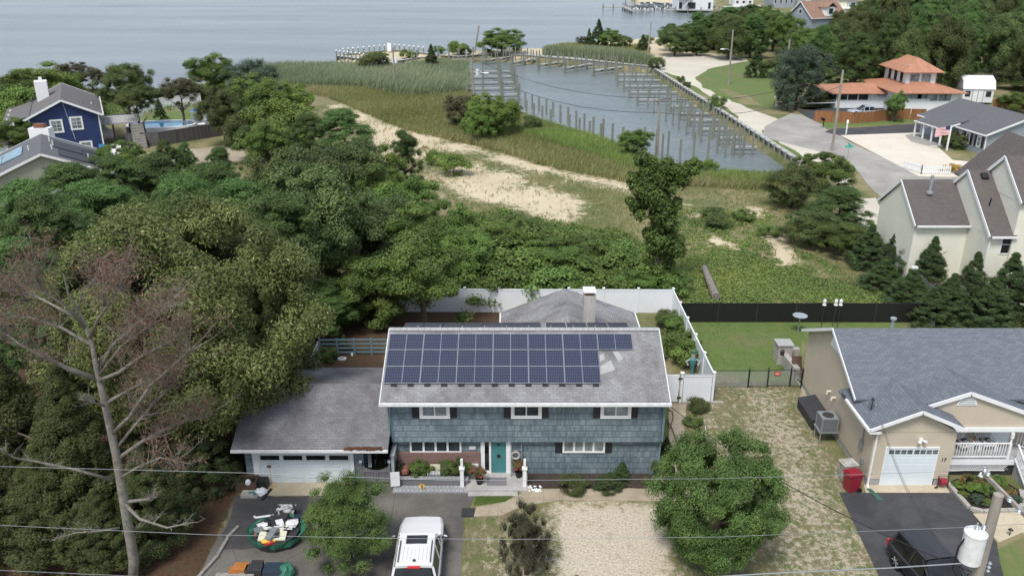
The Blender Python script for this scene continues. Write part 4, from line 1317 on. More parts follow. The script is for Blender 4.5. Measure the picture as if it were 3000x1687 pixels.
# house number, painted as raised digits
cu = bpy.data.curves.new('number', 'FONT'); cu.body = '17'; cu.size = .27; cu.extrude = .01
o = bpy.data.objects.new('house_number', cu); COL.objects.link(o)
bpy.context.view_layer.update()
me_ = bpy.data.meshes.new_from_object(o); bpy.data.objects.remove(o)
a = aty(2757, 1345, gY)
no = bpy.data.objects.new('house_number', me_); COL.objects.link(no); no.parent = H2
no.location = (a[0] - 24, gY - .02 - 38, a[2] - .1); no.rotation_euler = (PI / 2, 0, 0); me_.materials.append(MAT['dark'])
a = aty(2697, 1287, gY)
fl = MB(); fl.box(a[0] - .08, a[0] + .08, gY - .08, gY, a[2] - .05, a[2] + .08); fl.tube([(a[0] - .07, gY - .1, a[2]), (a[0] - .16, gY - .28, a[2] + .04)], [.05, .09], 8); fl.tube([(a[0] + .07, gY - .1, a[2]), (a[0] + .18, gY - .28, a[2] + .02)], [.05, .09], 8)
tb(fl, 'flood_light', 'white')
# side wall fittings
vp = MB()
for y in (40.0, 40.7): vp.tube([(TX + .02, y, 2.1), (TX - .18, y, 2.12), (TX - .2, y, 1.95)], .06, 6)
tb(vp, 'vent_elbow', 'cream')
tb(MB().box(TX - .14, TX, 35.9, 36.15, 1.4, 1.95).tube([(TX - .06, 36.0, 1.95), (TX - .06, 36.0, 3.3)], .03, 6).box(TX - .1, TX, 35.6, 35.75, .8, 1.1), 'electric_meter', 'grey_metal')
# porch
P0 = gxr
prz = 1.0
pf = 35.75
pr = tb(MB().box(P0, 26.6, pf, 37.19, prz - .12, prz), 'porch_floor', 'deck_grey')
pp1 = aty(2963, 1300, pf)[0]
tb(MB().box(P0 + .01, pp1 + .4, pf - .02, pf - .001, prz - .34, prz - .03), 'porch_skirt', 'white', pr)
lt = MB()
x = P0 + .05
while x < pp1 - .1:
    for s in (1, -1): lt.bar((x + (.0 if s > 0 else .34), pf + .02, .35), (x + (.34 if s > 0 else 0), pf + .02, .68), .025, .012)
    x += .11
lt.box(P0, pp1, pf + .0, pf + .04, .3, .35)
tb(lt, 'lattice', 'white', pr)
tb(MB().box(P0, pp1 + 2, pf + .08, pf + .12, 0, .9), 'porch_shade', 'dark', pr)  # dark sheet behind the lattice, painted as the shade under the floor
def railing(x0, x1, y, z0, z1, step=.12, nm='railing', parent=None, mat='white', y1=None):
    m_ = MB()
    y1 = y if y1 is None else y1
    m_.bar((x0, y, z1), (x1, y1, z1), .07, .05); m_.bar((x0, y, z0), (x1, y1, z0), .06, .05)
    k = max(1, int(math.hypot(x1 - x0, y1 - y) / step))
    for i in range(1, k):
        t = i / k
        m_.bar((x0 + (x1 - x0) * t, y + (y1 - y) * t, z0), (x0 + (x1 - x0) * t, y + (y1 - y) * t, z1), .035)
    return m_.build(nm, mat, parent or H2, W=True)
railing(P0 + .02, pp1 - .06, pf + .06, prz + .1, prz + .88, .13)
def post(x, y, z0, z1, nm='porch_post'):
    return tb(MB().box(x - .06, x + .06, y - .06, y + .06, z0, z0 + .9).tube([(x, y, z0 + .9), (x, y, z0 + 1.1), (x, y, z1 - .3)], [.05, .04, .05], 8).box(x - .06, x + .06, y - .06, y + .06, z1 - .3, z1), nm, 'white')
post(pp1, pf + .06, prz, pzb - .2)
post(pp1 + 2.9, pf + .06, prz, pzb - .2)
st = MB()
for i in range(5):
    st.box(pp1 + .42, pp1 + 2.9, pf - .28 * (i + 1), pf - .28 * i, 0, prz - .2 * (i) - .2 + .03)
tb(st, 'steps', 'deck_grey')
rs = MB()
for i in range(5): rs.box(pp1 + .42, pp1 + 2.9, pf - .28 * (i + 1) - .012, pf - .28 * (i + 1), 0.02, prz - .2 * i - .2 + .02)
tb(rs, 'riser', 'white')
m_ = MB(); m_.bar((pp1 + .36, pf, prz + .85), (pp1 + .36, pf - 1.35, .95), .07, .05); m_.bar((pp1 + .36, pf, prz + .05), (pp1 + .36, pf - 1.35, .15), .06)
for i in range(1, 11):
    t = i / 11; m_.bar((pp1 + .36, pf - 1.35 * t, prz + .05 - .85 * t), (pp1 + .36, pf - 1.35 * t, prz + .85 - .9 * t), .035)
m_.box(pp1 + .28, pp1 + .44, pf - 1.5, pf - 1.34, 0, 1.15)
tb(m_, 'stair_railing', 'white')
railing(pp1 + 1.0, pp1 + 1.9, pf + 1.3, prz + .1, prz + .88, .13, y1=pf + .2)
# porch back wall: bay window and door
window(H2, P0 + .1 - 24, P0 + 1.5 - 24, 1.95, 2.75, 37.19 - 38, 'white', 'glass', .08, 2)
dd = aty(2925, 1290, 37.1)
tb(MB().box(dd[0] - .5, dd[0] + .5, 37.1, 37.19, prz, 3.0), 'porch_door', 'door_white')
# ridge pipe and mast head
a = aty(2613, 960, MRY + .9)
tb(MB().tube([(a[0], a[1], a[2] - .6), (a[0], a[1], a[2] + .5)], .09, 8).tube([(a[0], a[1], a[2] + .5), (a[0], a[1], a[2] + .6)], .17, 8), 'vent_pipe', 'galv')
a = aty(2548, 1215, 36.0)
ms = MB(); ms.tube([(a[0], a[1], a[2] - .1), (a[0] + .03, a[1], a[2] + .85)], .025, 6)
for i in range(4):
    k = 12; r_ = .16 - .02 * i
    ms.tube([(a[0] + r_ * math.cos(2 * PI * j / k), a[1] + .2 * r_ * math.sin(2 * PI * j / k), a[2] + .5 + .13 * i + r_ * .5 * math.sin(2 * PI * j / k)) for j in range(k + 1)], .012, 4)
ms.ball((a[0] + .03, a[1], a[2] + .9), .08)
tb(ms, 'weather_mast', 'dark')
tb(MB().box(a[0] - .16, a[0] + .16, a[1] - .12, a[1] + .12, a[2] - .14, a[2] - .06), 'mast_foot', 'black')

# ===== cream house at the road end =====
H3 = thing('cream_house', 'cream clapboard house with dark brown steep roofs beside the cedars', 'house', (31, 62, 0))
def cb_(mb, name, mat, parent=None):
    return mb.build(name, mat, parent or H3, W=True)
yA = 61.0                                       # rear wall of the low wing
eL, eR = aty(2687, 661, yA - .3), aty(2851, 661, yA - .3)
# ridge of the low wing, level with its photo line
def ridge_at(px, py, slope, e):
    """where a plane of given slope rising away from eave e is met by the ray"""
    d = ray(px, py)
    t = (e[2] - slope * e[1] - HC) / (d[2] - slope * d[1])
    return (d[0] * t, d[1] * t, HC + d[2] * t)
r1 = ridge_at(2650, 526, .75, eL); r2 = ridge_at(2808, 526, .75, eR)
x0, x1 = eL[0], eR[0] + .2
ry, rz = r1[1], r1[2]
f0 = 2 * ry - eL[1]
m_ = MB(); roof_slab(m_, (x0 - .1, eL[1], eL[2]), (x1, eL[1], eL[2]), (x1, ry, rz), (x0 - .1, ry, rz)); roof_slab(m_, (x1, f0, eL[2]), (x0 - .1, f0, eL[2]), (x0 - .1, ry, rz), (x1, ry, rz))
cb_(m_, 'roof', 'roof_brown_grey')
cb_(MB().box(x0, x1 - .05, yA, f0 - .3, 0, eL[2] - .05), 'wall', 'cream_siding')
cb_(MB().add([(x0, yA, eL[2] - .06), (x0, f0 - .3, eL[2] - .06), (x0, ry, rz - .13), (x0 + .1, yA, eL[2] - .06), (x0 + .1, f0 - .3, eL[2] - .06), (x0 + .1, ry, rz - .13)], [(0, 2, 1), (3, 4, 5), (0, 3, 5, 2), (1, 2, 5, 4)]), 'gable', 'cream_siding')
cb_(MB().bar((x0 - .14, eL[1], eL[2] - .08), (x0 - .14, ry, rz - .08), .05, .2).bar((x0 - .14, f0, eL[2] - .08), (x0 - .14, ry, rz - .08), .05, .2), 'rake_board', 'white')
cb_(MB().box(x0, x1, eL[1] - .12, eL[1] - .01, eL[2] - .14, eL[2]), 'gutter', 'white')
a = aty(2725, 555, ry - 1.2)
cb_(MB().tube([(a[0], a[1], a[2] - .3), (a[0], a[1], a[2] + 1.1)], .13, 8).tube([(a[0], a[1], a[2] - .35), (a[0], a[1], a[2] - .15)], .25, 8), 'roof_flue', 'galv')
# the tall middle block
yB = 58.0
eM = aty(2906, 693, yB - .3); eM2 = aty(2981, 693, yB - .3)
rM = ridge_at(2843, 498, .8, eM)
X0, X1 = eM[0], eM2[0]
m_ = MB(); roof_slab(m_, (X0 - .1, eM[1], eM[2]), (X1, eM[1], eM[2]), (X1, rM[1], rM[2]), (X0 - .1, rM[1], rM[2]))
F0 = 2 * rM[1] - eM[1]
roof_slab(m_, (X1, F0, eM[2]), (X0 - .1, F0, eM[2]), (X0 - .1, rM[1], rM[2]), (X1, rM[1], rM[2]))
rM_o = cb_(m_, 'middle_roof', 'roof_brown_grey')
cb_(MB().box(X0 + .02, X1, yB, F0 - .3, 0, eM[2] - .1), 'middle_wall', 'cream_siding')
cb_(MB().add([(X0, yB, eM[2] - .12), (X0, F0 - .3, eM[2] - .12), (X0, rM[1], rM[2] - .13), (X0 + .1, yB, eM[2] - .1), (X0 + .1, F0 - .3, eM[2] - .1), (X0 + .1, rM[1], rM[2] - .13)], [(0, 2, 1), (3, 4, 5), (0, 3, 5, 2), (1, 2, 5, 4)]), 'middle_gable', 'cream_siding')
cb_(MB().bar((X0 - .14, eM[1], eM[2] - .08), (X0 - .14, rM[1], rM[2] - .08), .05, .22).bar((X0 - .14, F0, eM[2] - .08), (X0 - .14, rM[1], rM[2] - .08), .05, .22).box(X0, X1, eM[1] - .12, eM[1] - .01, eM[2] - .14, eM[2]), 'rake_board', 'white', rM_o)
a = ridge_at(2884, 520, .8, eM)
cb_(MB().rbox((a[0], a[1], a[2] + .1), (.5, .5, .2), rx=.67), 'roof_vent', 'black', rM_o)
a = ridge_at(2898, 603, .8, eM)
cb_(MB().tube([(a[0], a[1], a[2]), (a[0] + .04, a[1], a[2] + .6)], .05, 6), 'vent_pipe', 'black', rM_o)
w_ = aty(2948, 716, yB)
window(H3, w_[0] - .42 - 31, w_[0] + .42 - 31, w_[2] - .75, w_[2] + .75, yB - 62, 'white', 'glass_black', .08, 0, 1)
cb_(MB().tube([(X0 + .08, yB - .08, eM[2] - .2), (X0 + .08, yB - .08, .3)], .05, 6), 'downspout', 'white')
# the high front block beyond, its gable facing us
yC = 64.0
pk = aty(2935, 457, yC)
lo = aty(2806, 550, yC)
XR3 = 48.0
m_ = MB()
sl3 = (pk[2] - lo[2]) / (pk[0] - lo[0])
eR3 = aty(2999, 595, 57.5)
# steep roof plane sloping toward us on the far right
rr3 = ridge_at(2935, 457, .82, eR3)
roof_slab(m_, (eR3[0] - .1, eR3[1], eR3[2]), (XR3, eR3[1], eR3[2]), (XR3, rr3[1], rr3[2]), (eR3[0] - .1, rr3[1], rr3[2]))
fy = 2 * rr3[1] - eR3[1]
roof_slab(m_, (XR3, fy, eR3[2]), (eR3[0] - .1, fy, eR3[2]), (eR3[0] - .1, rr3[1], rr3[2]), (XR3, rr3[1], rr3[2]))
t_ = cb_(m_, 'high_roof', 'roof_brown_grey')
cb_(MB().box(eR3[0] + .02, XR3 - .5, eR3[1] + .3, fy - .3, 0, eR3[2] - .1), 'high_wall', 'cream_siding')
cb_(MB().add([(eR3[0], eR3[1] + .3, eR3[2] - .12), (eR3[0], fy - .3, eR3[2] - .12), (eR3[0], rr3[1], rr3[2] - .12), (eR3[0] + .1, eR3[1] + .3, eR3[2] - .1), (eR3[0] + .1, fy - .3, eR3[2] - .1), (eR3[0] + .1, rr3[1], rr3[2] - .12)], [(0, 2, 1), (3, 4, 5), (0, 3, 5, 2), (1, 2, 5, 4)]), 'high_gable', 'cream_siding')
cb_(MB().bar((eR3[0] - .14, fy, eR3[2] - .08), (eR3[0] - .14, rr3[1], rr3[2] - .08), .05, .25).bar((eR3[0] - .14, eR3[1], eR3[2] - .08), (eR3[0] - .14, rr3[1], rr3[2] - .08), .05, .2), 'rake_board', 'white', t_)
# front porch roof rising behind, dark
q0, q1, q2, q3 = aty(2808, 512, 76), aty(2800, 505, 77), aty(2953, 384, 79), aty(3010, 405, 80)
m_ = MB()
zq = 4.2
a0 = at(2797, 505, zq); a1 = at(2818, 518, zq)
b0 = at(2953, 384, 8.6)
roof_slab(m_, (a0[0], a0[1], zq), (a1[0], a1[1] - 5, zq), (b0[0], b0[1] - 9, 8.6), (b0[0], b0[1], 8.6), .2)
roof_slab(m_, (b0[0], b0[1], 8.6), (b0[0], b0[1] - 9, 8.6), (b0[0] + 6, b0[1] - 9, 5.4), (b0[0] + 6, b0[1], 5.4), .2)
cb_(m_, 'front_roof', 'roof_brown_grey')
cb_(MB().box(a0[0] + .8, b0[0] + 5.5, b0[1] - 8.5, b0[1] - .5, 0, zq).add([(a0[0] + .8, b0[1] - .5, zq), (b0[0] + 5.5, b0[1] - .5, zq), (b0[0], b0[1] - .5, 8.3)], [(0, 1, 2)]), 'front_wall', 'cream_siding')

# ===== fences round the yards =====
def fence_line(name, label, pts, h, mat, capm=None, sp=2.4, pw=.13, th=.05, cat='fence', postmat=None, caph=.08, z0=0, group=None, posts=True, slats=None, capw=.0):
    t = thing(name, label, cat, (pts[0][0], pts[0][1], z0), 0, group)
    for i in range(len(pts) - 1):
        a, b_ = np.array(pts[i]), np.array(pts[i + 1])
        L_ = np.linalg.norm(b_ - a)
        k = max(1, round(L_ / sp))
        for j in range(k):
            p, q = a + (b_ - a) * j / k, a + (b_ - a) * (j + 1) / k
            m_ = MB()
            if slats:
                for z in slats: m_.bar((*p, z0 + z), (*q, z0 + z), .03, .12)
            else:
                c_, d_ = (p + q) / 2, (q - p) / np.linalg.norm(q - p)
                m_.rbox((c_[0], c_[1], z0 + (h - .04) / 2), (np.linalg.norm(q - p) - pw * .9, th, h - .04), math.atan2(d_[1], d_[0]))
                m_.rbox((c_[0], c_[1], z0 + h - .06), (np.linalg.norm(q - p) - pw * .9, th + .03, .1), math.atan2(d_[1], d_[0]))
            m_.build('rail_section' if slats else 'panel', mat, t, W=True)
        if posts:
            for j in range(k + (1 if i == len(pts) - 2 else 0)):
                p = a + (b_ - a) * j / k
                d_ = (b_ - a) / L_
                po = MB().rbox((p[0], p[1], z0 + (h + .05) / 2), (pw, pw, h + .05), math.atan2(d_[1], d_[0])).build('post', postmat or mat, t, W=True)
                if capm:
                    MB().rbox((p[0], p[1], z0 + h + .05 + caph / 2), (pw + .06 + capw, pw + .06 + capw, caph), math.atan2(d_[1], d_[0])).build('post_cap', capm, po, W=True)
    return t
FX = 11.76
fence_line('vinyl_fence', 'tall white vinyl privacy fence around the blue house backyard', [(-8.5, 56.5), (11.72, 56.3), (11.78, 43.3)], 1.83, 'vinyl', 'white', 2.42)
G2 = thing('vinyl_gate', 'white vinyl gate with black hinges beside the blue house', 'gate', (10, 43.2, 0))
MB().box(7.6, 9.75, 43.18, 43.24, .05, 1.8).build('gate_leaf', 'vinyl', G2, W=True)
MB().box(10.02, FX - .1, 43.18, 43.24, .05, 1.8).box(10.02, FX - .1, 43.15, 43.27, 1.7, 1.8).build('panel', 'vinyl', G2, W=True)
p_ = MB().box(9.83, 9.97, 43.13, 43.27, 0, 1.9).build('post', 'vinyl', G2, W=True)
MB().box(9.79, 10.01, 43.1, 43.3, 1.9, 1.97).build('post_cap', 'white', p_, W=True)
for z in (.3, 1.55): MB().box(9.68, 9.92, 43.1, 43.129, z, z + .1).build('hinge', 'black', G2, W=True)
fence_line('mesh_fence', 'black privacy mesh fence between the lawn and the vacant lot', [(11.9, 54.6), (23, 54.6), (34.5, 54.5)], 1.5, 'black', None, 3.0, .06, .02, postmat='dark')
W1 = thing('wire_fence', 'grey chain link fence overgrown by cedars', 'fence', (28.4, 55, 0))
m, n, b = nmat('mesh_wire')
uv = coords(n, 'UV', (1, 1, 1))
vr = nd(n, 'ShaderNodeVectorRotate'); vr.inputs['Angle'].default_value = PI / 4
n.links.new(uv, vr.inputs['Vector'])
tk = brick(n, vr.outputs[0], .09, .09, .012, 0)
tp = nd(n, 'ShaderNodeBsdfTransparent'); mx = nd(n, 'ShaderNodeMixShader')
b.inputs['Base Color'].default_value = (.3, .31, .32, 1)
n.links.new(tk.outputs[1], mx.inputs[0]); n.links.new(tp.outputs[0], mx.inputs[1]); n.links.new(b.outputs[0], mx.inputs[2])
n.links.new(mx.outputs[0], n.nodes['Material Output'].inputs[0])
wp = [at(2722, 893)[:2], at(2690, 860)[:2], at(2640, 830)[:2]]
for i in range(2):
    MB().rbox(((wp[i][0] + wp[i + 1][0]) / 2, (wp[i][1] + wp[i + 1][1]) / 2, .75), (math.dist(wp[i], wp[i + 1]), .012, 1.5), math.atan2(wp[i + 1][1] - wp[i][1], wp[i + 1][0] - wp[i][0])).build('wire_mesh', 'mesh_wire', W1, W=True)
for p in wp: MB().tube([(p[0], p[1], 0), (p[0], p[1], 1.55)], .035, 6).build('post', 'galv', W1, W=True)
# chain link gate of the tan house, with its red notice
G3 = thing('wire_gate', 'black chain link double gate with a small red sign on it', 'gate', (15.5, 45, 0))
gp = [at(2190, 1136), at(2246, 1134), at(2312, 1133), at(2346, 1137)]
for i in range(3):
    a, b_ = gp[i], gp[i + 1]
    m_ = MB()
    for z in (.12, 1.15): m_.tube([(a[0] + .03, a[1], z), (b_[0] - .03, b_[1], z)], .025, 6)
    for p in (a, b_):
        x = p[0] + (.04 if p is a else -.04); m_.tube([(x, p[1], .12), (x, p[1], 1.15)], .022, 6)
    fr_ = m_.build('gate_leaf', 'black', G3, W=True)
    MB().box(a[0] + .04, b_[0] - .04, a[1], a[1] + .006, .12, 1.15).build('wire_mesh', 'mesh_wire', fr_, W=True)
for p in gp: MB().tube([(p[0], p[1], 0), (p[0], p[1], 1.35)], .035, 6).build('post', 'black', G3, W=True)
plain('sign_red', (0.5, .03, .03), .5, .1)
MB().box(gp[1][0] + .35, gp[1][0] + .72, gp[1][1] - .04, gp[1][1] - .03, .82, 1.08).build('notice', 'sign_red', G3, W=True)
MB().box(gp[1][0] + .41, gp[1][0] + .66, gp[1][1] - .046, gp[1][1] - .041, .98, 1.0).box(gp[1][0] + .41, gp[1][0] + .66, gp[1][1] - .046, gp[1][1] - .041, .9, .93).build('notice_border', 'white', G3, W=True)
t_ = thing('wire_fence', 'thin black chain link fence across the lawn edge', 'fence', (12, 45, 0))
MB().box(11.95, gp[0][0], 44.95, 44.956, .05, 1.15).build('wire_mesh', 'mesh_wire', t_, W=True)
MB().tube([(11.95, 44.95, 1.16), (gp[0][0], 44.95, 1.16)], .02, 6).build('rail', 'black', t_, W=True)
# backyard rail fence and lattice
a, b_ = at(940, 1040), at(1145, 1038)
fence_line('rail_fence', 'blue grey four rail fence in the shaded backyard', [(a[0], a[1]), (b_[0] + 1, b_[1])], 1.15, 'downspout', None, 1.15, .1, slats=(.2, .5, .8, 1.1))
a, b_ = at(935, 1050), at(900, 1128)
fence_line('lattice_fence', 'low mossy white lattice fence behind the garage', [(a[0], a[1]), (b_[0], b_[1] - 3)], 1.15, 'stucco', None, 2.0, .1)
# plank fences far left
A_ = lambda px, py: at(px, py)[:2]
fence_line('plank_fence', 'weathered grey plank fence below the oval pool', [A_(372, 432), A_(470, 428), A_(700, 390)], 1.9, 'fence_grey', None, 2.5, .12, postmat='fence_grey')
fence_line('vinyl_fence', 'long white vinyl fence beyond the green lawn', [A_(385, 340), A_(480, 322), A_(590, 308)], 2.0, 'white', None, 2.5, .12)
fence_line('picket_fence', 'short white picket fence half hidden by the pines', [A_(392, 510), A_(404, 472)], 1.0, 'white', None, 2.2, .1)
fence_line('plank_fence', 'long orange stained plank fence in front of the silver car', [A_(2383, 356), A_(2500, 362), A_(2560, 358), A_(2620, 350), A_(2710, 352)], 1.7, 'fence_orange', None, 2.4, .1, th=.04, posts=False)
fence_line('picket_fence', 'brown picket fence by the signs', [A_(2268, 312), A_(2345, 310), A_(2440, 303)], 1.1, 'wood_brown', None, .45, .06, slats=(.35, .85))
fence_line('plank_fence', 'orange plank fence beyond the white shed', [A_(2905, 325), A_(2960, 322), A_(3010, 315)], 1.9, 'fence_orange', None, 2.4, .1, posts=False)

# ===== pool, deck and lawn things behind the grey fence =====
PLc = at(478, 388)
PL = thing('oval_pool', 'oval above ground pool with a white rim and blue water', 'pool', (PLc[0], PLc[1], 0))
def ring(rx, ry, r2x, r2y, z0, z1, n_=28, rot=0.0, nip=0):
    m_ = MB(); k = n_
    for r1, r2, z in ((rx, ry, z0), (rx, ry, z1), (r2x, r2y, z1), (r2x, r2y, z0)):
        for j in range(k):
            a = 2 * PI * j / k
            x, y = r1 * math.copysign(abs(math.cos(a)) ** .75, math.cos(a)), r2 * math.copysign(abs(math.sin(a)) ** .75, math.sin(a))
            m_.v.append((x * math.cos(rot) - y * math.sin(rot), x * math.sin(rot) + y * math.cos(rot), z))
    for i in range(3):
        for j in range(k): m_.f.append((i * k + j, i * k + (j + 1) % k, (i + 1) * k + (j + 1) % k, (i + 1) * k + j))
    return m_
ring(4.9, 3.0, 4.5, 2.6, .0, 1.25, rot=.17).build('rim', 'white', PL)
m, n, b = nmat('pool_water'); b.inputs['Base Color'].default_value = (.09, .40, .62, 1); b.inputs['Roughness'].default_value = .06
m_ = ring(4.52, 2.62, .01, .01, .95, 1.05, rot=.17); m_.build('water', 'pool_water', PL)
D1 = thing('pool_deck', 'pale deck with a white railing at the end of the pool', 'deck', at(590, 375))
dx, dy, _ = at(590, 375)
MB().rbox((dx + 1.0, dy, .55), (5.2, 4.2, 1.1), .1).build('deck_floor', 'deck_grey', D1, W=True)
railing(dx - 2.2, dx + 1.2, dy + 2.0, 1.2, 2.0, .2, 'railing', D1, y1=dy + 2.7)
railing(dx + .6, dx + 3.2, dy - 1.9, 1.2, 2.0, .25, 'railing', D1, y1=dy - 1.6)
def small(name, label, cat, mb, mat, px, py, z=0.0, group=None, rz=0.0, y=None):
    X, Y, Z = at(px, py, z) if y is None else aty(px, py, y)
    o = mb.build(name, mat)
    o.location = (X, Y, Z if y is not None else z); o.rotation_euler = (0, 0, rz)
    FR[o.name] = (tuple(o.location), rz)
    return tag(o, label, cat, group)
def chair_mb(s=1.0):
    m_ = MB(); m_.box(-.3, .3, -.3, .3, .35, .43)
    for x in (-.27, .27):
        for y in (-.27, .27): m_.bar((x, y, 0), (x, y, .4), .06)
        m_.box(x - .04, x + .04, -.3, .3, .55, .6)
    m_.rbox((0, .36, .8), (.6, .06, .9), rx=-.3)
    m_.v = [(a * s, b_ * s, c_ * s) for a, b_, c_ in m_.v]
    return m_
small('deck_chair', 'white chair on the pool deck', 'chair', chair_mb(1.3), 'white', 607, 360, 1.1)
small('deck_chair', 'dark seated chair beside the pool railing', 'chair', chair_mb(1.1), 'grey_metal', 580, 362, 1.1)
small('deck_table', 'small white table on the pool deck', 'table', MB().lathe([(.05, 0), (.05, .7), (.6, .7), (.6, .75)], n=10), 'white', 592, 378, 1.1)
small('pool_ladder', 'small blue pool ladder at the deck', 'ladder', MB().tube([(0, 0, 0), (0, 0, .8), (.3, 0, .9), (.5, 0, .5)], .05).tube([(0, .6, 0), (0, .6, .8), (.3, .6, .9), (.5, .6, .5)], .05), 'galv', 537, 375, 1.0)
plain('blue_plastic', (.02, .16, .42), .4, .1)
tr_ = thing('trampoline', 'round blue trampoline on the lawn by the white fence', 'trampoline', at(597, 337))
ring(1.9, 1.9, 1.5, 1.5, .7, .85, 20).build('pad', 'blue_plastic', tr_)
MB().lathe([(1.5, .74), (1.5, .76)], n=20).build('mat', 'dark', tr_)
for i in range(5): MB().tube([(1.7 * math.cos(i * 1.257), 1.7 * math.sin(i * 1.257), 0), (1.7 * math.cos(i * 1.257), 1.7 * math.sin(i * 1.257), .72)], .04).build('leg', 'galv', tr_)
small('cooler', 'white lounger frame on the far side of the pool', 'lounger', MB().box(-.9, .9, -.3, .3, .3, .38).rbox((.9, 0, .6), (.08, .6, .6), ry=.4), 'white', 480, 372)
small('pool_toy', 'pale heap of pool toys on the lawn edge', 'toys', MB().ball((0, 0, .25), (.6, .4, .3), 10, 6).ball((.6, .1, .2), (.3, .3, .25)), 'white_worn', 461, 378)

# ===== navy house =====
NAV = at(105, 425)
def gable_house(H, w_, d_, hw, hr, wall, roof, over=.4, name='', trim='white'):
    """local frame: gable end faces -y, ridge runs along y; x from 0 to w_, y from 0 to d_"""
    MB().box(0, w_, 0, d_, 0, hw).build('wall', wall, H)
    m_ = MB()
    for y in (0.0, d_ - .1):
        m_ = MB(); m_.add([(0, y, hw), (w_, y, hw), (w_ / 2, y, hr - .1), (0, y + .1, hw), (w_, y + .1, hw), (w_ / 2, y + .1, hr - .1)], [(0, 1, 2), (5, 4, 3), (1, 4, 5, 2), (0, 2, 5, 3)])
        m_.build('gable', wall, H)
    s_ = (hr - hw) / (w_ / 2)
    m_ = MB()
    roof_slab(m_, (-over, d_ + over, hw - over * s_), (-over, -over, hw - over * s_), (w_ / 2, -over, hr), (w_ / 2, d_ + over, hr), .14)
    roof_slab(m_, (w_ + over, -over, hw - over * s_), (w_ + over, d_ + over, hw - over * s_), (w_ / 2, d_ + over, hr), (w_ / 2, -over, hr), .14)
    r_ = m_.build('roof', roof, H)
    for y in (-over - .03, d_ + over + .03):
        m_ = MB(); m_.bar((-over, y, hw - over * s_ - .08), (w_ / 2, y, hr - .08), .05, .24).bar((w_ + over, y, hw - over * s_ - .08), (w_ / 2, y, hr - .08), .05, .24)
        m_.build('rake_board', trim, r_)
    for x in (-over - .13, w_ + over + .01): MB().box(x, x + .12, -over, d_ + over, hw - over * s_ - .16, hw - over * s_ - .02).build('gutter', trim, r_)
    return r_
# gable end seen from (60,345) to (288,330); its wall turned a little to the right
ya = 105.0
L_ = aty(83, 345, ya); Rr_ = aty(288, 335, ya + 3.5)
ang = math.atan2(Rr_[1] - L_[1], Rr_[0] - L_[0])
Wn = math.dist(L_[:2], Rr_[:2])
HN = thing('navy_house', 'navy blue two storey house with white trim and chimney', 'house', (L_[0], L_[1], 0), ang)
hwn, hrn = 5.3, 7.2
rfn = gable_house(HN, Wn, 15, hwn, hrn, 'navy_siding', 'roof_navy', .5)
for fx, fz in ((.37, 3.9), (.66, 4.1), (.74, .9)):
    window(HN, Wn * fx - .75, Wn * fx + .75, fz - .85, fz + .85, -.02, 'white', 'glass_blind', .2, 1, 2)
MB().box(Wn - .1, Wn + .06, -.1, .06, 0, hwn).tube([(Wn * .52, -.06, hrn - .5), (Wn * .6, -.06, 2)], .02).build('corner_board', 'white', HN)
MB().box(-.1, .06, -.1, .06, 0, hwn).build('corner_board', 'white', HN)
c_ = MB().box(.9, 2.4, 8.8, 10.6, 4, hrn + 1.2).build('chimney', 'white', HN)
MB().box(1.5, 1.9, 9.4, 9.8, hrn + 1.2, hrn + 1.7).build('flue', 'white_worn', c_)
MB().box(.8, 1.9, -.5, -.03, 0, 2.3).build('side_door', 'white', HN)
c_ = MB().rbox((Wn * .72, 4.5, hrn - 1.1), (.12, 3.6, .12)).rbox((Wn * .8, 4.5, hrn - 1.2), (.12, 3.6, .12)).build('roof_rack', 'dark', rfn)
# porch on the street side with stairs
for i, y in enumerate((1.5, 5, 8.5)): MB().box(-2.6, -2.35, y, y + .25, 0, 5.0).build('porch_column', 'white', HN)
MB().add([(-3.0, -.3, 4.75), (.1, -.3, 5.45), (.1, 12, 5.45), (-3.0, 12, 4.75), (-3.0, -.3, 4.6), (.1, -.3, 5.3), (.1, 12, 5.3), (-3.0, 12, 4.6)], [(0, 1, 2, 3), (7, 6, 5, 4), (0, 4, 5, 1), (1, 5, 6, 2), (2, 6, 7, 3), (3, 7, 4, 0)]).build('porch_roof', 'roof_navy', HN)
MB().box(-2.8, 0, 1.2, 9, 2.2, 2.4).build('porch_floor', 'white_worn', HN)
m_ = MB()
for k in range(8): m_.box(-4.9, -2.8, -1.2 - .3 * k, -.9 - .3 * k, 0, 2.2 - .27 * k)
for k in range(14): m_.bar((-4.9, -.4 - .22 * k, 2.6 - .16 * k), (-4.9, -.4 - .22 * k, 3.5 - .16 * k), .05)
m_.bar((-4.9, -.4, 3.5), (-4.9, -3.5, 1.3), .08); m_.bar((-4.9, -.4, 2.6), (-4.9, -3.5, .4), .08)
m_.build('porch_stairs', 'white', HN)
# rear deck
MB().box(Wn + .1, Wn + 4.6, 3, 10, 3.0, 3.15).build('rear_deck', 'deck_grey', HN)
m_ = MB()
for k in range(28): m_.bar((Wn + .2 + k * .19, 3.05, 3.2), (Wn + .2 + k * .19, 3.05, 4.1), .04)
m_.bar((Wn + .2, 3.05, 4.1), (Wn + 5.5, 3.05, 4.1), .08); m_.bar((Wn + 5.45, 3.05, 4.1), (Wn + 5.45, 10, 4.1), .08)
m_.build('deck_railing', 'white', HN)
for x in (Wn + 1.5, Wn + 5.3): MB().box(x - .12, x + .12, 3.1, 3.35, 0, 3).build('deck_post', 'wood_brown', HN)
m_ = MB()
for k in range(9): m_.box(Wn + 3.6, Wn + 5.2, 2.9 - .3 * (k + 1), 2.9 - .3 * k, 0, 2.9 - .31 * k)
m_.build('deck_stairs', 'wood_grey', HN)
X, Y, _ = at(270, 305)
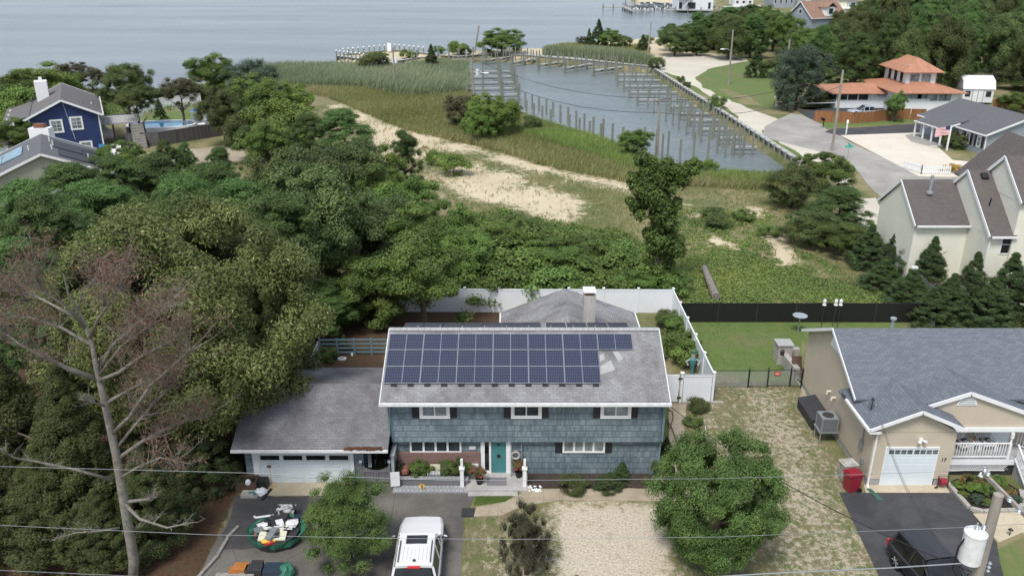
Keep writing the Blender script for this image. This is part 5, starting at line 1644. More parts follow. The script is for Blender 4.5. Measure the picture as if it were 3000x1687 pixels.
um = thing('patio_umbrella', 'folded white umbrella on the navy house deck', 'umbrella', (HN.location.x + 17, HN.location.y + 10, 3.15))
um.location = (aty(272, 328, 113)[0], 113, 3.15); FR[um.name] = (tuple(um.location), 0)
MB().tube([(0, 0, 0), (0, 0, 2.6)], .04).build('pole', 'white', um); MB().lathe([(.28, .9), (.2, 1.8), (.03, 2.7)], n=8).build('canopy', 'white', um)
# ===== sage green house with solar panels =====
ang2 = ang + .02
ys_ = 84.0
pk_ = aty(118, 449, ys_)                        # gable peak
lf_ = aty(10, 496, ys_ - 1.0)
sl2 = .42
half = 6.6
HS = thing('sage_house', 'sage green house with grey roof and solar panels behind the pines', 'house', (pk_[0] - half * math.cos(ang2), pk_[1] - half * math.sin(ang2), 0), ang2)
hr2 = pk_[2]; hw2 = hr2 - half * sl2
rs2 = gable_house(HS, 2 * half, 10.5, hw2, hr2, 'sage_siding', 'roof_slate', .35)
def slope_panels(parent, xs, ys2, n_, w_, h_, side, mat, lift=.12, cols=2):
    m_ = MB()
    for (x, y) in [(xs, ys2)]:
        z = lambda xx: hr2 - abs(xx - half) * sl2 + lift
        for i in range(n_):
            x0, x1 = (x + side * i * (w_ + .05)), (x + side * (i * (w_ + .05) + w_))
            fr_ = MB().add([(x0, y, z(x0)), (x1, y, z(x1)), (x1, y + h_, z(x1)), (x0, y + h_, z(x0)), (x0, y, z(x0) - .08), (x1, y, z(x1) - .08), (x1, y + h_, z(x1) - .08), (x0, y + h_, z(x0) - .08)],
                           [(0, 1, 2, 3) if side > 0 else (3, 2, 1, 0), (4, 7, 6, 5), (0, 4, 5, 1), (1, 5, 6, 2), (2, 6, 7, 3), (3, 7, 4, 0)]).build('solar_panel', mat, parent)
glassy('solar_sky', (.13, .25, .33), .12)
slope_panels(HS, half + 1.6, 1.2, 2, 2.6, 3.2, 1, 'solar_black')
slope_panels(HS, half + 1.2, 4.9, 1, 2.6, 3.6, 1, 'solar_black')
slope_panels(HS, half + 3.9, 6.9, 1, 2.4, 1.8, 1, 'solar_black')
slope_panels(HS, half + 3.9, 4.9, 1, 2.4, 1.7, 1, 'solar_black')
slope_panels(HS, half - 1.9, 4.0, 3, 2.0, 4.4, -1, 'solar_sky')
for k, (x, y) in enumerate(((half + 1.0, 3.6), (half + 1.1, 6), (half - 1.2, 4.6), (half + 4.3, 3.9), (half + 6.0, 6.4), (half + .8, 7.6))):
    MB().tube([(x, y, hr2 - abs(x - half) * sl2), (x, y, hr2 - abs(x - half) * sl2 + .5)], .07).build('vent_pipe', 'white', HS)
MB().box(half - .06, half + .1, -.08, -.02, 1, hr2 - 1.2).build('service_cable', 'grey_metal', HS)
st_ = thing('brick_chimney', 'stubby white chimney with a brick top between navy and sage houses', 'chimney', (aty(122, 392, 99)[0], 99, 0))
MB().box(-1.2, 1.2, -.6, .6, 0, aty(120, 374, 99)[2]).build('stack', 'white', st_)
z_ = aty(120, 374, 99)[2]
MB().box(-.6, .6, -.4, .4, z_, z_ + .45).build('brick_top', 'copper', st_)
for px, c_, l in ((298, 'blue_plastic', 'pale blue chair on the patio behind the pines'), (333, 'white', 'white chair on the patio behind the pines'), (345, 'white', 'second white chair tucked beside the patio pines')):
    small('patio_chair', l, 'chair', chair_mb(1.3), c_, px, 462)
small('garden_awning', 'small white lean-to awning at the corner of the sage green house', 'awning', MB().add([(0, 0, 2.4), (1.8, 0, .9), (1.8, 1.6, .9), (0, 1.6, 2.4), (0, 0, 2.3), (1.8, 0, .8), (1.8, 1.6, .8), (0, 1.6, 2.3)], [(0, 1, 2, 3), (7, 6, 5, 4), (0, 4, 5, 1), (2, 6, 7, 3), (1, 5, 6, 2), (3, 7, 4, 0)]), 'white', 292, 420)

# ===== orange roofed house =====
def hip_roof(m_, x0, x1, y0, y1, z0, z1, ins=None, t=.12, ridge_along='x'):
    """hip roof over a rectangle"""
    w_, d_ = x1 - x0, y1 - y0
    k = min(w_, d_) / 2 if ins is None else ins
    if w_ >= d_: a, b_ = (x0 + k, (y0 + y1) / 2, z1), (x1 - k, (y0 + y1) / 2, z1)
    else: a, b_ = ((x0 + x1) / 2, y0 + k, z1), ((x0 + x1) / 2, y1 - k, z1)
    c = [(x0, y0, z0), (x1, y0, z0), (x1, y1, z0), (x0, y1, z0)]
    lo = [(p[0], p[1], p[2] - t) for p in c]
    if w_ >= d_: fs = [(0, 1, 5, 4), (1, 2, 5), (2, 3, 4, 5), (3, 0, 4)]
    else: fs = [(0, 1, 4), (1, 2, 5, 4), (2, 3, 5), (3, 0, 4, 5)]
    return m_.add(c + [a, b_] + lo, fs + [(6, 7, 1, 0), (7, 8, 2, 1), (8, 9, 3, 2), (9, 6, 0, 3), (9, 8, 7, 6)])
yo = 141.0
yo2 = yo - 4.4
x0o = aty(2444, 330, yo)[0]; x1o = aty(2592, 330, yo)[0]; x3o = aty(2797, 330, yo2)[0]
z_e = aty(2500, 272, yo)[2]
z_b = aty(2500, 317, yo)[2]
HO = thing('orange_roof_house', 'white raised house with orange metal roofs and an upper storey', 'house', (x0o, yo, 0))
def ob(mb, name, mat, parent=None): return mb.build(name, mat, parent or HO, W=True)
x2o = aty(2627, 300, yo2)[0]
ob(MB().box(x0o + 5.5, x2o - .01, yo, yo + 8, z_b, z_e).box(x0o, x0o + 5.5, yo, yo + 8, z_b, z_b + 1.3).box(x0o + .1, x0o + 5.4, yo + 4, yo + 8, z_b + 1.3, z_e), 'wing_wall', 'white_siding')
z_m = aty(2700, 275, yo2 - .9)[2]
ob(MB().box(x2o, x3o, yo2, yo + 9, z_b - .8, z_m), 'main_wall', 'white_siding')
ob(MB().box(x0o + .6, x1o + 1, yo + .6, yo + 7.5, 0, z_b), 'croft_shade', 'dark')  # solid dark block standing in for the shade below the raised wing
ob(MB().box(x2o + .1, x3o - .3, yo2 + .2, yo + 8, 0, z_b - .8), 'base_skirt', 'green_paint')
for x in (x0o + .1, x0o + 3, x1o - .4): ob(MB().box(x, x + .2, yo + .05, yo + .3, 0, z_b), 'pier_post', 'green_paint')
m_ = MB(); hip_roof(m_, x0o - 1.0, x1o + 3.5, yo - .8, yo + 8.8, z_e, z_e + 1.05)
ob(m_, 'wing_roof', 'copper_roof')
m_ = MB(); hip_roof(m_, x2o - .8, x3o + 1.2, yo2 - .9, yo + 9.8, z_m + .08, z_m + 1.45)
mr = ob(m_, 'main_roof', 'copper_roof')
ux0 = aty(2652, 250, yo - .5)[0]; ux1 = aty(2738, 250, yo - .5)[0]
uz0, uz1 = z_e + .2, aty(2680, 214, yo - .5)[2] + .2
ob(MB().box(ux0, ux1, yo - .5, yo + 8, uz0, uz1), 'upper_wall', 'white_siding')
m_ = MB(); hip_roof(m_, ux0 - .9, ux1 + .9, yo - 1.4, yo + 8.9, uz1, uz1 + 2.0, 3.0)
ob(m_, 'upper_roof', 'copper_roof')
wo_ = 'trim_blue_grey'
for px, w2, z0, z1, yy in ((2677, .75, 217, 243, yo - .5), (2711, .75, 217, 243, yo - .5)):
    X_, _, Z0 = aty(px, z1, yy); Z1 = aty(px, z0, yy)[2]
    window(HO, X_ - w2 - x0o, X_ + w2 - x0o, Z0, Z1, yy - yo - .01, wo_, 'glass_blind', .14, 0, 1)
for px, w2, z0, z1 in ((2645, .55, 276, 297), (2683, .95, 275, 290), (2702, .95, 275, 290), (2735, .55, 275, 296), (2758, .55, 275, 296), (2775, .5, 275, 296)):
    X_, _, Z0 = aty(px, z1, yo2); Z1 = aty(px, z0, yo2)[2]
    window(HO, X_ - w2 - x0o, X_ + w2 - x0o, Z0, Z1, yo2 - yo - .01, wo_, 'glass_blind', .12, 0, 1)
for i in range(3):                              # three small windows on the upper storey's side
    f_ = MB().box(ux0 - .05, ux0 - .004, yo + .8 + i * 2.3, yo + 1.8 + i * 2.3, uz0 + .9, uz1 - .25)
    ob(f_, 'side_window', 'glass')
for px, py, yy in ((2581, 275, yo), (2722, 281, yo2)):
    X_, _, Z_ = aty(px, py, yy); ob(MB().box(X_ - .5, X_ + .5, yy - .4, yy, Z_ - .35, Z_ + .3), 'window_cooler', 'grey_metal')
X_, _, Z_ = aty(2661, 283, yo2); ob(MB().box(X_ - .3, X_ + .3, yo2 - .08, yo2, Z_ - .3, Z_ + .3), 'wall_vent', 'grey_metal')
X_ = aty(2658, 250, yo + .3)
ob(MB().tube([(X_[0], yo + .4, z_e + 1), (X_[0], yo + .4, uz1 + 1)], .12), 'vent_pipe', 'white')
ob(MB().box(x0o + .15, x0o + 5.45, yo + .3, yo + .34, z_b + 1.3, z_e - .1), 'porch_screen', 'glass')
for i in range(4): ob(MB().box(x0o + .1 + i * 1.75, x0o + .25 + i * 1.75, yo + .1, yo + .25, z_b + 1.3, z_e), 'porch_column', 'white')
sx = x0o
m_ = MB()
for k in range(10): m_.box(sx - .55 * (k + 1), sx - .55 * k, yo - .5, yo + 1.6, max(0, z_b - .28 * (k + 1)) - .0, z_b - .26 * k)
ob(m_, 'stairs', 'green_paint')
m_ = MB()
for y in (yo - .5, yo + 1.6): m_.bar((sx, y, z_b + 1), (sx - 5, y, 1.0), .1)
ob(m_, 'stair_rail', 'white')
small('stair_mat', 'pink slab at the foot of the green stairs', 'slab', MB().box(-1.1, 1.1, -.8, .8, 0, .12), 'sign_red' if False else 'tan_apron', 2412, 340)
# ===== white shed =====
sx0 = at(2815, 305); 
SH = thing('garden_shed', 'white barn roofed shed with double doors beyond the orange roofed house', 'shed', (sx0[0], sx0[1], 0), -.12)
w_, d_ = 5.0, 4.2
MB().box(0, w_, 0, d_, .3, 2.6).build('wall', 'white_siding', SH)
prof = [(-.2, 2.55), (.5, 3.9), (d_ / 2, 4.6), (d_ - .5, 3.9), (d_ + .2, 2.55)]
m_ = MB()
for i in range(4):
    (a, z0), (b_, z1) = prof[i], prof[i + 1]
    m_.add([(-.15, a, z0), (w_ + .15, a, z0), (w_ + .15, b_, z1), (-.15, b_, z1)], [(0, 1, 2, 3)])
for x in (-.1, w_ + .1): m_.add([(x, a, z) for a, z in prof], [(0, 1, 2, 3, 4) if x > 0 else (4, 3, 2, 1, 0)])
m_.build('roof', 'white', SH)
dd_ = MB().box(1.6, 3.3, -.05, 0, .35, 2.3).build('double_door', 'white', SH)
MB().box(2.42, 2.48, -.07, -.051, .35, 2.3).box(1.55, 1.6, -.07, -.0, .35, 2.3).box(3.3, 3.35, -.07, 0, .35, 2.3).build('door_trim', 'dark', dd_)
for x in (.35, 3.75): window(SH, x, x + .85, 1.3, 2.2, -.01, 'dark', 'glass', .1, 1, 1)
# ===== grey bungalow =====
B0 = at(2880, 455)                              # nearest corner at the downspout
B1 = at(2693, 392)                              # far end of the front wall
ang3 = math.atan2(B0[1] - B1[1], B0[0] - B1[0])
LB = math.dist(B0[:2], B1[:2])
HB = thing('grey_bungalow', 'grey clapboard bungalow with a white posted porch beside the paver lot', 'house', (B1[0], B1[1], 0), ang3)
dB = 11.5
MB().box(0, LB, 0, dB, 0, 2.75).build('wall', 'grey_siding', HB)
hrB = 4.9
m_ = MB()
roof_slab(m_, (-.4, -.5, 2.7), (LB + .4, -.5, 2.7), (LB + .4, dB / 2, hrB), (-.4, dB / 2, hrB)); roof_slab(m_, (LB + .4, dB + .5, 2.7), (-.4, dB + .5, 2.7), (-.4, dB / 2, hrB), (LB + .4, dB / 2, hrB))
rB = m_.build('roof', 'roof_slate', HB)
m_ = MB()
for x in (0, LB - .1):
    m_ = MB(); m_.add([(x, 0, 2.74), (x, dB, 2.74), (x, dB / 2, hrB - .14), (x + .1, 0, 2.74), (x + .1, dB, 2.74), (x + .1, dB / 2, hrB - .14)], [(0, 2, 1), (3, 4, 5), (0, 3, 5, 2), (1, 2, 5, 4)])
    m_.build('gable', 'grey_siding', HB)
MB().bar((LB + .43, -.5, 2.62), (LB + .43, dB / 2, hrB - .08), .05, .24).bar((LB + .43, dB + .5, 2.62), (LB + .43, dB / 2, hrB - .08), .05, .24).box(-.4, LB + .4, -.63, -.51, 2.55, 2.69).build('rake_board', 'white', rB)
# porch roof projects from the front slope
pA, pB = LB * .16, LB * .60
m_ = MB(); roof_slab(m_, (pA, -2.6, 2.42), (pB, -2.6, 2.42), (pB, 1.2, 3.47), (pA, 1.2, 3.47))
pR = m_.build('porch_roof', 'roof_slate', HB)
MB().box(pA, pB, -2.73, -2.61, 2.3, 2.42).bar((pB + .03, -2.6, 2.36), (pB + .03, 0, 3.0), .05, .2).build('gutter', 'white', pR)
MB().box(pA, pB, -2.5, -.01, 0, .18).build('porch_floor', 'foundation', HB)
for i in range(4):
    x = pA + .15 + i * (pB - pA - .3) / 3
    MB().box(x - .09, x + .09, -2.5, -2.32, .18, 2.42).build('porch_column', 'white', HB)
window(HB, LB * .05, LB * .13, 1.2, 2.3, -.02, 'white', 'glass', .12, 1, 0)
for a, b_ in ((.18, .24), (.25, .34), (.39, .45), (.46, .52)): window(HB, LB * a, LB * b_, 1.2, 2.2, -.02, 'white', 'glass_black', .12, 1, 0)
MB().box(LB * .61, LB * .655, -.07, -.005, .1, 2.2).build('front_door', 'cream', HB)
for a in (.75, .91):
    window(HB, LB * (a - .03), LB * (a + .03), .8, 2.25, -.02, 'white', 'glass_blind', .14, 0, 1)
    for s in (-1, 1): MB().box(LB * (a + s * .049) - .2, LB * (a + s * .049) + .2, -.06, -.005, .8, 2.25).build('shutter', 'shutter', HB)
MB().tube([(LB + .08, -.3, 2.55), (LB + .1, -.1, 2.3), (LB + .1, -.1, .1)], .07).build('downspout', 'white', HB)
MB().box(LB + .005, LB + .06, dB / 2 - .3, dB / 2 + .3, 3.6, 4.3).build('gable_vent', 'white', HB)
f_ = MB().box(LB + .005, LB + .06, 2.6, 4.2, .9, 2.2).build('window', 'white', HB)
MB().box(LB + .061, LB + .08, 2.72, 4.08, 1.0, 2.1).build('pane', 'glass_blind', f_)
X, Y, _ = at(2820, 440)
tree('oak1', 'hedge_shrub', 'rounded shrubs below the bungalow windows', 'shrub', X, Y + 1.2, 2.0, 2.0, 0)
X, Y, _ = at(2790, 432)
tree('shrub1', 'hedge_shrub', 'dark shrub behind the flagpole', 'shrub', X, Y + 1.2, 2.0, 1.6, 0)
fpx, fpy, _ = at(2773, 441)
FP_ = thing('flagpole', 'short white pole with a striped flag in front of the bungalow', 'flagpole', (fpx, fpy, 0))
MB().box(-.09, .09, -.09, .09, 0, 3.2).build('pole', 'white', FP_)
# stripes wrap a softly sagging cloth
m, n, b = nmat('flag_cloth')
uv = coords(n, 'UV'); sp = nd(n, 'ShaderNodeSeparateXYZ'); n.links.new(uv, sp.inputs[0])
fr = mth(n, 'FRACT', mth(n, 'MULTIPLY', sp.outputs[1], 5.2))
c = mixc(n, mth(n, 'GREATER_THAN', fr, .5), (.6, .03, .05), (.8, .8, .8))
cant = mth(n, 'MULTIPLY', mth(n, 'GREATER_THAN', sp.outputs[0], -.6), mth(n, 'GREATER_THAN', sp.outputs[1], 2.7))
n.links.new(mixc(n, cant, c, (.02, .03, .12)), b.inputs['Base Color'])
m_ = MB()
for i in range(7):
    for j in range(2):
        x = -.1 - i * .3
        m_.v.append((x, .12 * math.sin(i * 1.1), 3.25 - j * 1.15 - .05 * i))
        m_.v.append((x, .12 * math.sin(i * 1.1) + .02, 3.25 - j * 1.15 - .05 * i))
for i in range(6):
    k = i * 4
    m_.f += [(k, k + 4, k + 6, k + 2), (k + 1, k + 3, k + 7, k + 5)]
m_.build('flag', 'flag_cloth', FP_)
# picket screen, mum flowers, lamp, mailbox, car-side things near the lot
X, Y, _ = at(2745, 512)
PF = thing('picket_screen', 'low white picket corner fence at the end of the paver lot', 'fence', (X, Y, 0))
for ax, bx, ay, by in ((-1.9, 1.3, 0, -.3), (-1.9, -2.9, 0, 2.6)):
    m_ = MB()
    for z in (.35, .95): m_.bar((ax, ay, z), (bx, by, z), .06, .1)
    for i in range(14):
        t = i / 13; m_.bar((ax + (bx - ax) * t, ay + (by - ay) * t, .1), (ax + (bx - ax) * t, ay + (by - ay) * t, 1.15), .12, .04)
    m_.build('picket_panel', 'white', PF)
X, Y, _ = at(2787, 505)
foliage('mum', [(0, (.12, .12, .02)), (.4, (.45, .28, .02)), (1, (.7, .45, .04))], obj=0)
tmpl('mum0', 'dome', 90, 20, 2500, .1, .06, 'mum', .7, (.25, .35))
tree('mum0', 'flower_bush', 'yellow flowering bush beside the white picket screen', 'bush', X, Y, 1.0, 1.4, 0)
X, Y, _ = at(2478, 395)
LP = thing('post_lamp', 'white garden lamp post at the corner of the paver lot', 'lamp post', (X, Y, 0))
MB().tube([(0, 0, 0), (0, 0, 1.6)], .09, 8).build('post', 'white', LP); MB().lathe([(.05, 1.6), (.16, 1.65), (.18, 1.95), (.05, 2.15)], n=8).build('lantern', 'white', LP)
X, Y, _ = at(2411, 374)
MBX = thing('mailbox', 'dark mailbox on a post in front of the orange plank fence', 'mailbox', (X, Y, 0))
MB().box(-.06, .06, -.06, .06, 0, 1.2).build('post', 'dark', MBX); MB().tube([(-.2, -.4, 1.3), (-.2, .4, 1.3)], .2, 8).box(-.4, 0, -.4, .4, 1.1, 1.3).build('box', 'black', MBX)
# signs at the roadside
X, Y, _ = at(2297, 315)
SG = thing('roadside_sign', 'white lettered banner sign standing on the verge by the pole', 'sign', (X, Y, 0))
MB().box(-1.5, 1.5, -.05, .0, .3, 1.0).build('board', 'white', SG)
for i in range(9): MB().box(-1.3 + i * .29, -1.1 + i * .29, -.07, -.051, .5, .8).build('letter', 'sign_red', SG)
for x in (-1.4, 1.4): MB().box(x - .05, x + .05, -.03, .03, 0, 1.1).build('leg', 'white', SG)
small('sign_board', 'grey notice board behind the banner sign', 'sign', MB().box(-.9, .9, -.06, .06, .5, 2.0).box(-.8, -.7, 0, .06, 0, .5).box(.7, .8, 0, .06, 0, .5), 'grey_metal', 2307, 308)
small('sign_board', 'small green sign on the grass beside the tree trunk', 'sign', MB().box(-.55, .55, -.05, .05, .2, .9).box(-.05, .05, 0, .04, 0, .2), 'door_white' if False else 'green_paint', 2331, 311)
small('bench_slab', 'white plank bench on the verge behind the banner sign', 'bench', MB().box(-.9, .9, -.2, .2, .4, .5).box(-.8, -.6, -.15, .15, 0, .4).box(.6, .8, -.15, .15, 0, .4), 'white_worn', 2283, 292)
ST = at(2478, 495)
SS = thing('street_sign', 'green crossed street name signs on a steel post', 'sign', (ST[0], ST[1], 0))
MB().tube([(0, 0, 0), (0, 0, 2.6)], .04).build('post', 'galv', SS)
plain('sign_green', (.05, .42, .33), .5, .05)
MB().box(-.5, .5, -.02, .02, 2.6, 2.85).build('name_blade', 'sign_green', SS); MB().rbox((0, 0, 2.98), (.03, 1.0, .22)).build('name_blade', 'sign_green', SS)

# ===== vehicles =====
def car(name, label, loc, rz, L_, W_, H_, paint, suv=True, rack=False, wagon=False):
    """vehicle facing +x in its own frame; body lofted from cross-sections"""
    t = thing(name, label, 'car', loc, rz)
    def loft(secs, nm, mat, par, smooth=False):
        m_ = MB(); k = len(secs[0])
        for s_ in secs: m_.v += s_
        for i in range(len(secs) - 1):
            for j in range(k):
                a, b_ = i * k + j, i * k + (j + 1) % k
                m_.f.append((a, b_, b_ + k, a + k))
        m_.f.append(tuple(range(k - 1, -1, -1))); m_.f.append(tuple((len(secs) - 1) * k + j for j in range(k)))
        return m_.build(nm, mat, par, smooth=smooth)
    h = L_ / 2
    zb = H_ * .56                                # belt line
    def sec(x, w_, z0, z1, cr=.1):
        w2 = w_ / 2
        return [(x, -w2 * .94, z0), (x, w2 * .94, z0), (x, w2, z0 + .15), (x, w2, z1 - cr), (x, w2 - cr, z1), (x, 0, z1 + .03), (x, -w2 + cr, z1), (x, -w2, z1 - cr), (x, -w2, z0 + .15)]
    bd = [sec(-h, W_ * .84, .38, zb * .92), sec(-h + .12, W_ * .94, .26, zb), sec(-h + .6, W_, .24, zb), sec(0, W_, .24, zb), sec(h * .42, W_, .24, zb), sec(h - .7, W_ * .97, .24, zb * .95), sec(h - .18, W_ * .88, .28, zb * .88), sec(h, W_ * .74, .38, zb * .76)]
    body = loft(bd, 'body', paint, t)
    def gsec(x, wb, wt, z0, z1, cr=.1):
        return [(x, -wb / 2, z0), (x, wb / 2, z0), (x, wt / 2, z1 - cr), (x, wt / 2 - cr, z1), (x, 0, z1 + .025), (x, -wt / 2 + cr, z1), (x, -wt / 2, z1 - cr)]
    xr, xf = (-h + (.10 if suv else .25)), h * (.36 if suv else .38)
    zt = H_ - .05
    # glasshouse, then the roof skin a few millimetres proud of it
    loft([gsec(xr, W_ * .93, W_ * .76, zb - .02, zb + .03, .02), gsec(xr + (.34 if suv else .7), W_ * .94, W_ * .76, zb - .02, zt), gsec(h * .02, W_ * .95, W_ * .78, zb - .02, zt + .02), gsec(xf - (.75 if suv else .95), W_ * .94, W_ * .74, zb - .02, zt - .03), gsec(xf, W_ * .88, W_ * .74, zb - .02, zb + .03, .02)], 'window_glass', 'glass_black', t)
    x0, x1 = xr + (.30 if suv else .68), xf - (.98 if suv else .92)
    roof = loft([[(x, -W_ * .39, z - .07), (x, W_ * .39, z - .07), (x, W_ * .375, z + .02), (x, W_ * .3, z + .05), (x, 0, z + .07), (x, -W_ * .3, z + .05), (x, -W_ * .375, z + .02)] for x, z in ((x0, zt - .02), (0, zt + .01), (x1, zt - .04))], 'roof', paint, t)
    for s in (-1, 1):
        for xx, x2 in ((x0 + .02, x0 - .25), (-h * .28, -h * .30), (h * .05, h * .06), (x1, xf - .02)):
            MB().bar((xx, s * W_ * .385, zt - .05), (x2, s * W_ * .472, zb + .01), .09, .03).build('pillar', paint, t)
    for s in (-1, 1):
        mi = MB().ball((h * .22, s * (W_ / 2 + .1), zb + .1), (.1, .13, .09), 8, 5).build('mirror', 'black', t, smooth=True)
        MB().ball((h * .22 + .03, s * (W_ / 2 + .12), zb + .12), (.09, .11, .08), 8, 5).build('mirror_cap', paint if rack else 'dark', mi, smooth=True)
        MB().ball((h - .12, s * W_ * .33, zb * .72), (.14, .2, .09), 8, 5).build('headlight', 'glass_blind', t)
        MB().box(-h - .02, -h + .2, min(s * W_ * .36, s * W_ * .46), max(s * W_ * .36, s * W_ * .46), zb * .62, zb * .98).build('tail_light', 'sign_red', t)
    for x in (-h * .62, h * .62):
        for s in (-1, 1):
            m_ = MB(); k = 16; r = .37
            prof = [(r * .6, -.0), (r, 0), (r, .22), (r * .6, .22)]
            for rr_, yy in prof:
                for j in range(k): m_.v.append((x + rr_ * math.cos(2 * PI * j / k), s * (W_ / 2 - .2 + yy), .37 + rr_ * math.sin(2 * PI * j / k)))
            for i in range(3):
                for j in range(k): m_.f.append((i * k + j, i * k + (j + 1) % k, (i + 1) * k + (j + 1) % k, (i + 1) * k + j))
            wh = m_.build('wheel', 'black', t)
            m_ = MB()
            for j in range(6):
                a = j * PI / 3; m_.bar((x, s * (W_ / 2 + .0), .37), (x + .22 * math.cos(a), s * (W_ / 2 + .0), .37 + .22 * math.sin(a)), .07, .03)
            m_.build('rim', 'galv', wh)
    if rack:
        for s in (-1, 1):
            MB().tube([(x0 + .15, s * W_ * .33, zt + .1), (x1 - .45, s * W_ * .33, zt + .11)], .022).build('roof_rail', 'dark', t)
        MB().box(x1 - .62, x1 - .1, -W_ * .22, W_ * .22, zt + .08, zt + .092).build('sunroof', 'glass_black', roof)
        m_ = MB()
        for i in range(7): m_.box(x0 + .3, x1 - .8, -W_ * .24 + i * W_ * .08, -W_ * .24 + i * W_ * .08 + .012, zt + .07, zt + .088)
        m_.build('roof_rib', 'white_worn', roof)
        MB().box(x0 + .2, x0 + .28, -.06, .06, zt + .08, zt + .13).build('antenna', 'dark', roof)
        MB().box(x0 - .12, x0 + .02, -.25, .25, zt - .02, zt + .03).build('brake_light', 'sign_red', roof)
    return t
def paint(name, c, coat=.6):
    m, n, b = nmat(name)
    b.inputs['Base Color'].default_value = c4(c); b.inputs['Roughness'].default_value = .3
    b.inputs['Coat Weight'].default_value = coat; b.inputs['Coat Roughness'].default_value = .06
paint('paint_white', (.64, .65, .66)); paint('paint_black', (.012, .012, .014)); paint('paint_silver', (.42, .48, .55)); paint('paint_blue', (.03, .045, .07))
cx, cy_, _ = at(1222, 1640, 0.9)
car('parked_car', 'white station wagon with roof rails parked on the cracked driveway', (cx, cy_ + .65, .02), PI / 2 + .02, 4.85, 1.98, 1.78, 'paint_white', True, True)
cx, cy_, _ = at(2745, 1720, 0.6)
car('parked_car', 'glossy black car with red tail light on the new asphalt driveway', (cx + .25, cy_ + .55, .03), -PI / 2 + .16, 4.6, 1.85, 1.6, 'paint_black')
cx, cy_, _ = at(2530, 340)
car('parked_car', 'silver hatchback parked behind the orange plank fence', (cx, cy_ + .6, .06), PI + .03, 4.6, 1.85, 1.5, 'paint_silver', False)
cx, cy_, _ = at(1745, 158)
car('parked_car', 'dark blue jeep style car parked in the dune grass', (cx, cy_, .0), .15, 4.6, 1.9, 1.8, 'paint_blue', True, True)
cx, cy_, _ = at(8, 432)
car('parked_car', 'dark car beside the white porch stairs of the navy house', (cx - 1.5, cy_ - 3, .03), .6, 4.5, 1.8, 1.45, 'paint_black', False)

# ===== marina =====
MG = 'bare pilings standing in the marina basin'
pile0 = None
def pile(x, y, top, r=.14, label='weathered greenish piling standing in the marina basin', group=MG, capm=None, name='mooring_pile'):
    global pile0
    if pile0 is None:
        pile0 = MB().tube([(0, 0, -2.4), (0, 0, 0)], [1, 1], 8).build('pile_mesh', 'pile_wood').data
        bpy.data.objects.remove(bpy.data.objects['pile_mesh'])
    t = bpy.data.objects.new(name, pile0); COL.objects.link(t)
    t.location = (x, y, top); t.scale = (r, r, (top - (ZW - 1.2)) / 2.4)
    FR[t.name] = ((x, y, top), 0)
    if capm:
        c_ = bpy.data.objects.new('pile_cap', CAPM); COL.objects.link(c_); c_.parent = t
        c_.scale = (1, 1, .35 / t.scale[2])
    return tag(t, label, 'piling', group)
plain('pile_wood', (.21, .225, .185), .9, .35, 3, streak=True)
plain('pile_grey', (.30, .30, .28), .9, .3, 3, streak=True)
o_ = MB().lathe([(1.35, 0), (1.25, .25), (.1, .9)], n=8).build('pile_cap', 'white'); CAPM = o_.data; bpy.data.objects.remove(o_)
DG = 'narrow finger docks along the bulkhead'
# finger docks off the east bulkhead: (outer px, py) to (inner px)
EF = [(1805, 1916, 218), (1809, 1935, 234), (1828, 1961, 251), (1844, 1984, 269), (1868, 2012, 290), (1963, 2042, 309), (1991, 2075, 331), (2019, 2105, 350), (2052, 2145, 376), (2105, 2177, 401.5), (2149, 2217, 429)]
def finger(a, b_, label, group, w_=.55, z=.0, name='finger_dock', frame=False):
    t = thing(name, label, 'dock', (a[0], a[1], z), 0, group)
    a3, b3 = (a[0], a[1], z - .06), (b_[0], b_[1], z - .06)
    MB().bar(a3, b3, w_, .12).build('deck', 'dock_wood', t, W=True)
    MB().bar((a[0], a[1], z - .5), (b_[0], b_[1], z - .5), .1, .18).build('beam', 'pile_wood', t, W=True)
    if frame:
        for q in (0.0, .35, .7):
            p = (a[0] + (b_[0] - a[0]) * q, a[1] + (b_[1] - a[1]) * q)
            MB().bar((p[0] - .5, p[1], z - .35), (p[0] + .5, p[1], z - .35), .14).build('cross_beam', 'pile_wood', t, W=True)
    return t
rp = random.Random(12)
for i, (xo, xi, py) in enumerate(EF):
    a, b_ = at(xo, py), at(xi, py)
    finger(a, b_, 'narrow grey finger dock reaching from the east bulkhead', DG)
    L_ = math.dist(a[:2], b_[:2])
    for k, q in enumerate((0, .42, .8)):
        for s in (-.35, .45):
            if k and s > 0: continue
            pile(a[0] + (b_[0] - a[0]) * q, a[1] + s, rp.uniform(1.5, 2.2) + (.5 if k == 0 else 0))
WF = [(1369, 1497, 208.7), (1369, 1503, 223.6), (1368, 1507, 240.7), (1368, 1512, 258), (1393, 1519, 276)]
for i, (x0_, x1_, py) in enumerate(WF):
    a, b_ = at(x0_, py + 1), at(x1_, py - 1)
    finger(a, b_, 'long pale finger dock crossing the west end of the basin', 'long finger docks at the reedy west bank')
    for px in (x0_ if i < 4 else 1369, 1414, 1458 + i * 2.5, 1463 + i * 2.5, x1_ - 2, x1_ + 3):
        X_, Y_, _ = at(px, py + 1)
        pile(X_, Y_, 1.9 + rp.uniform(0, .9))
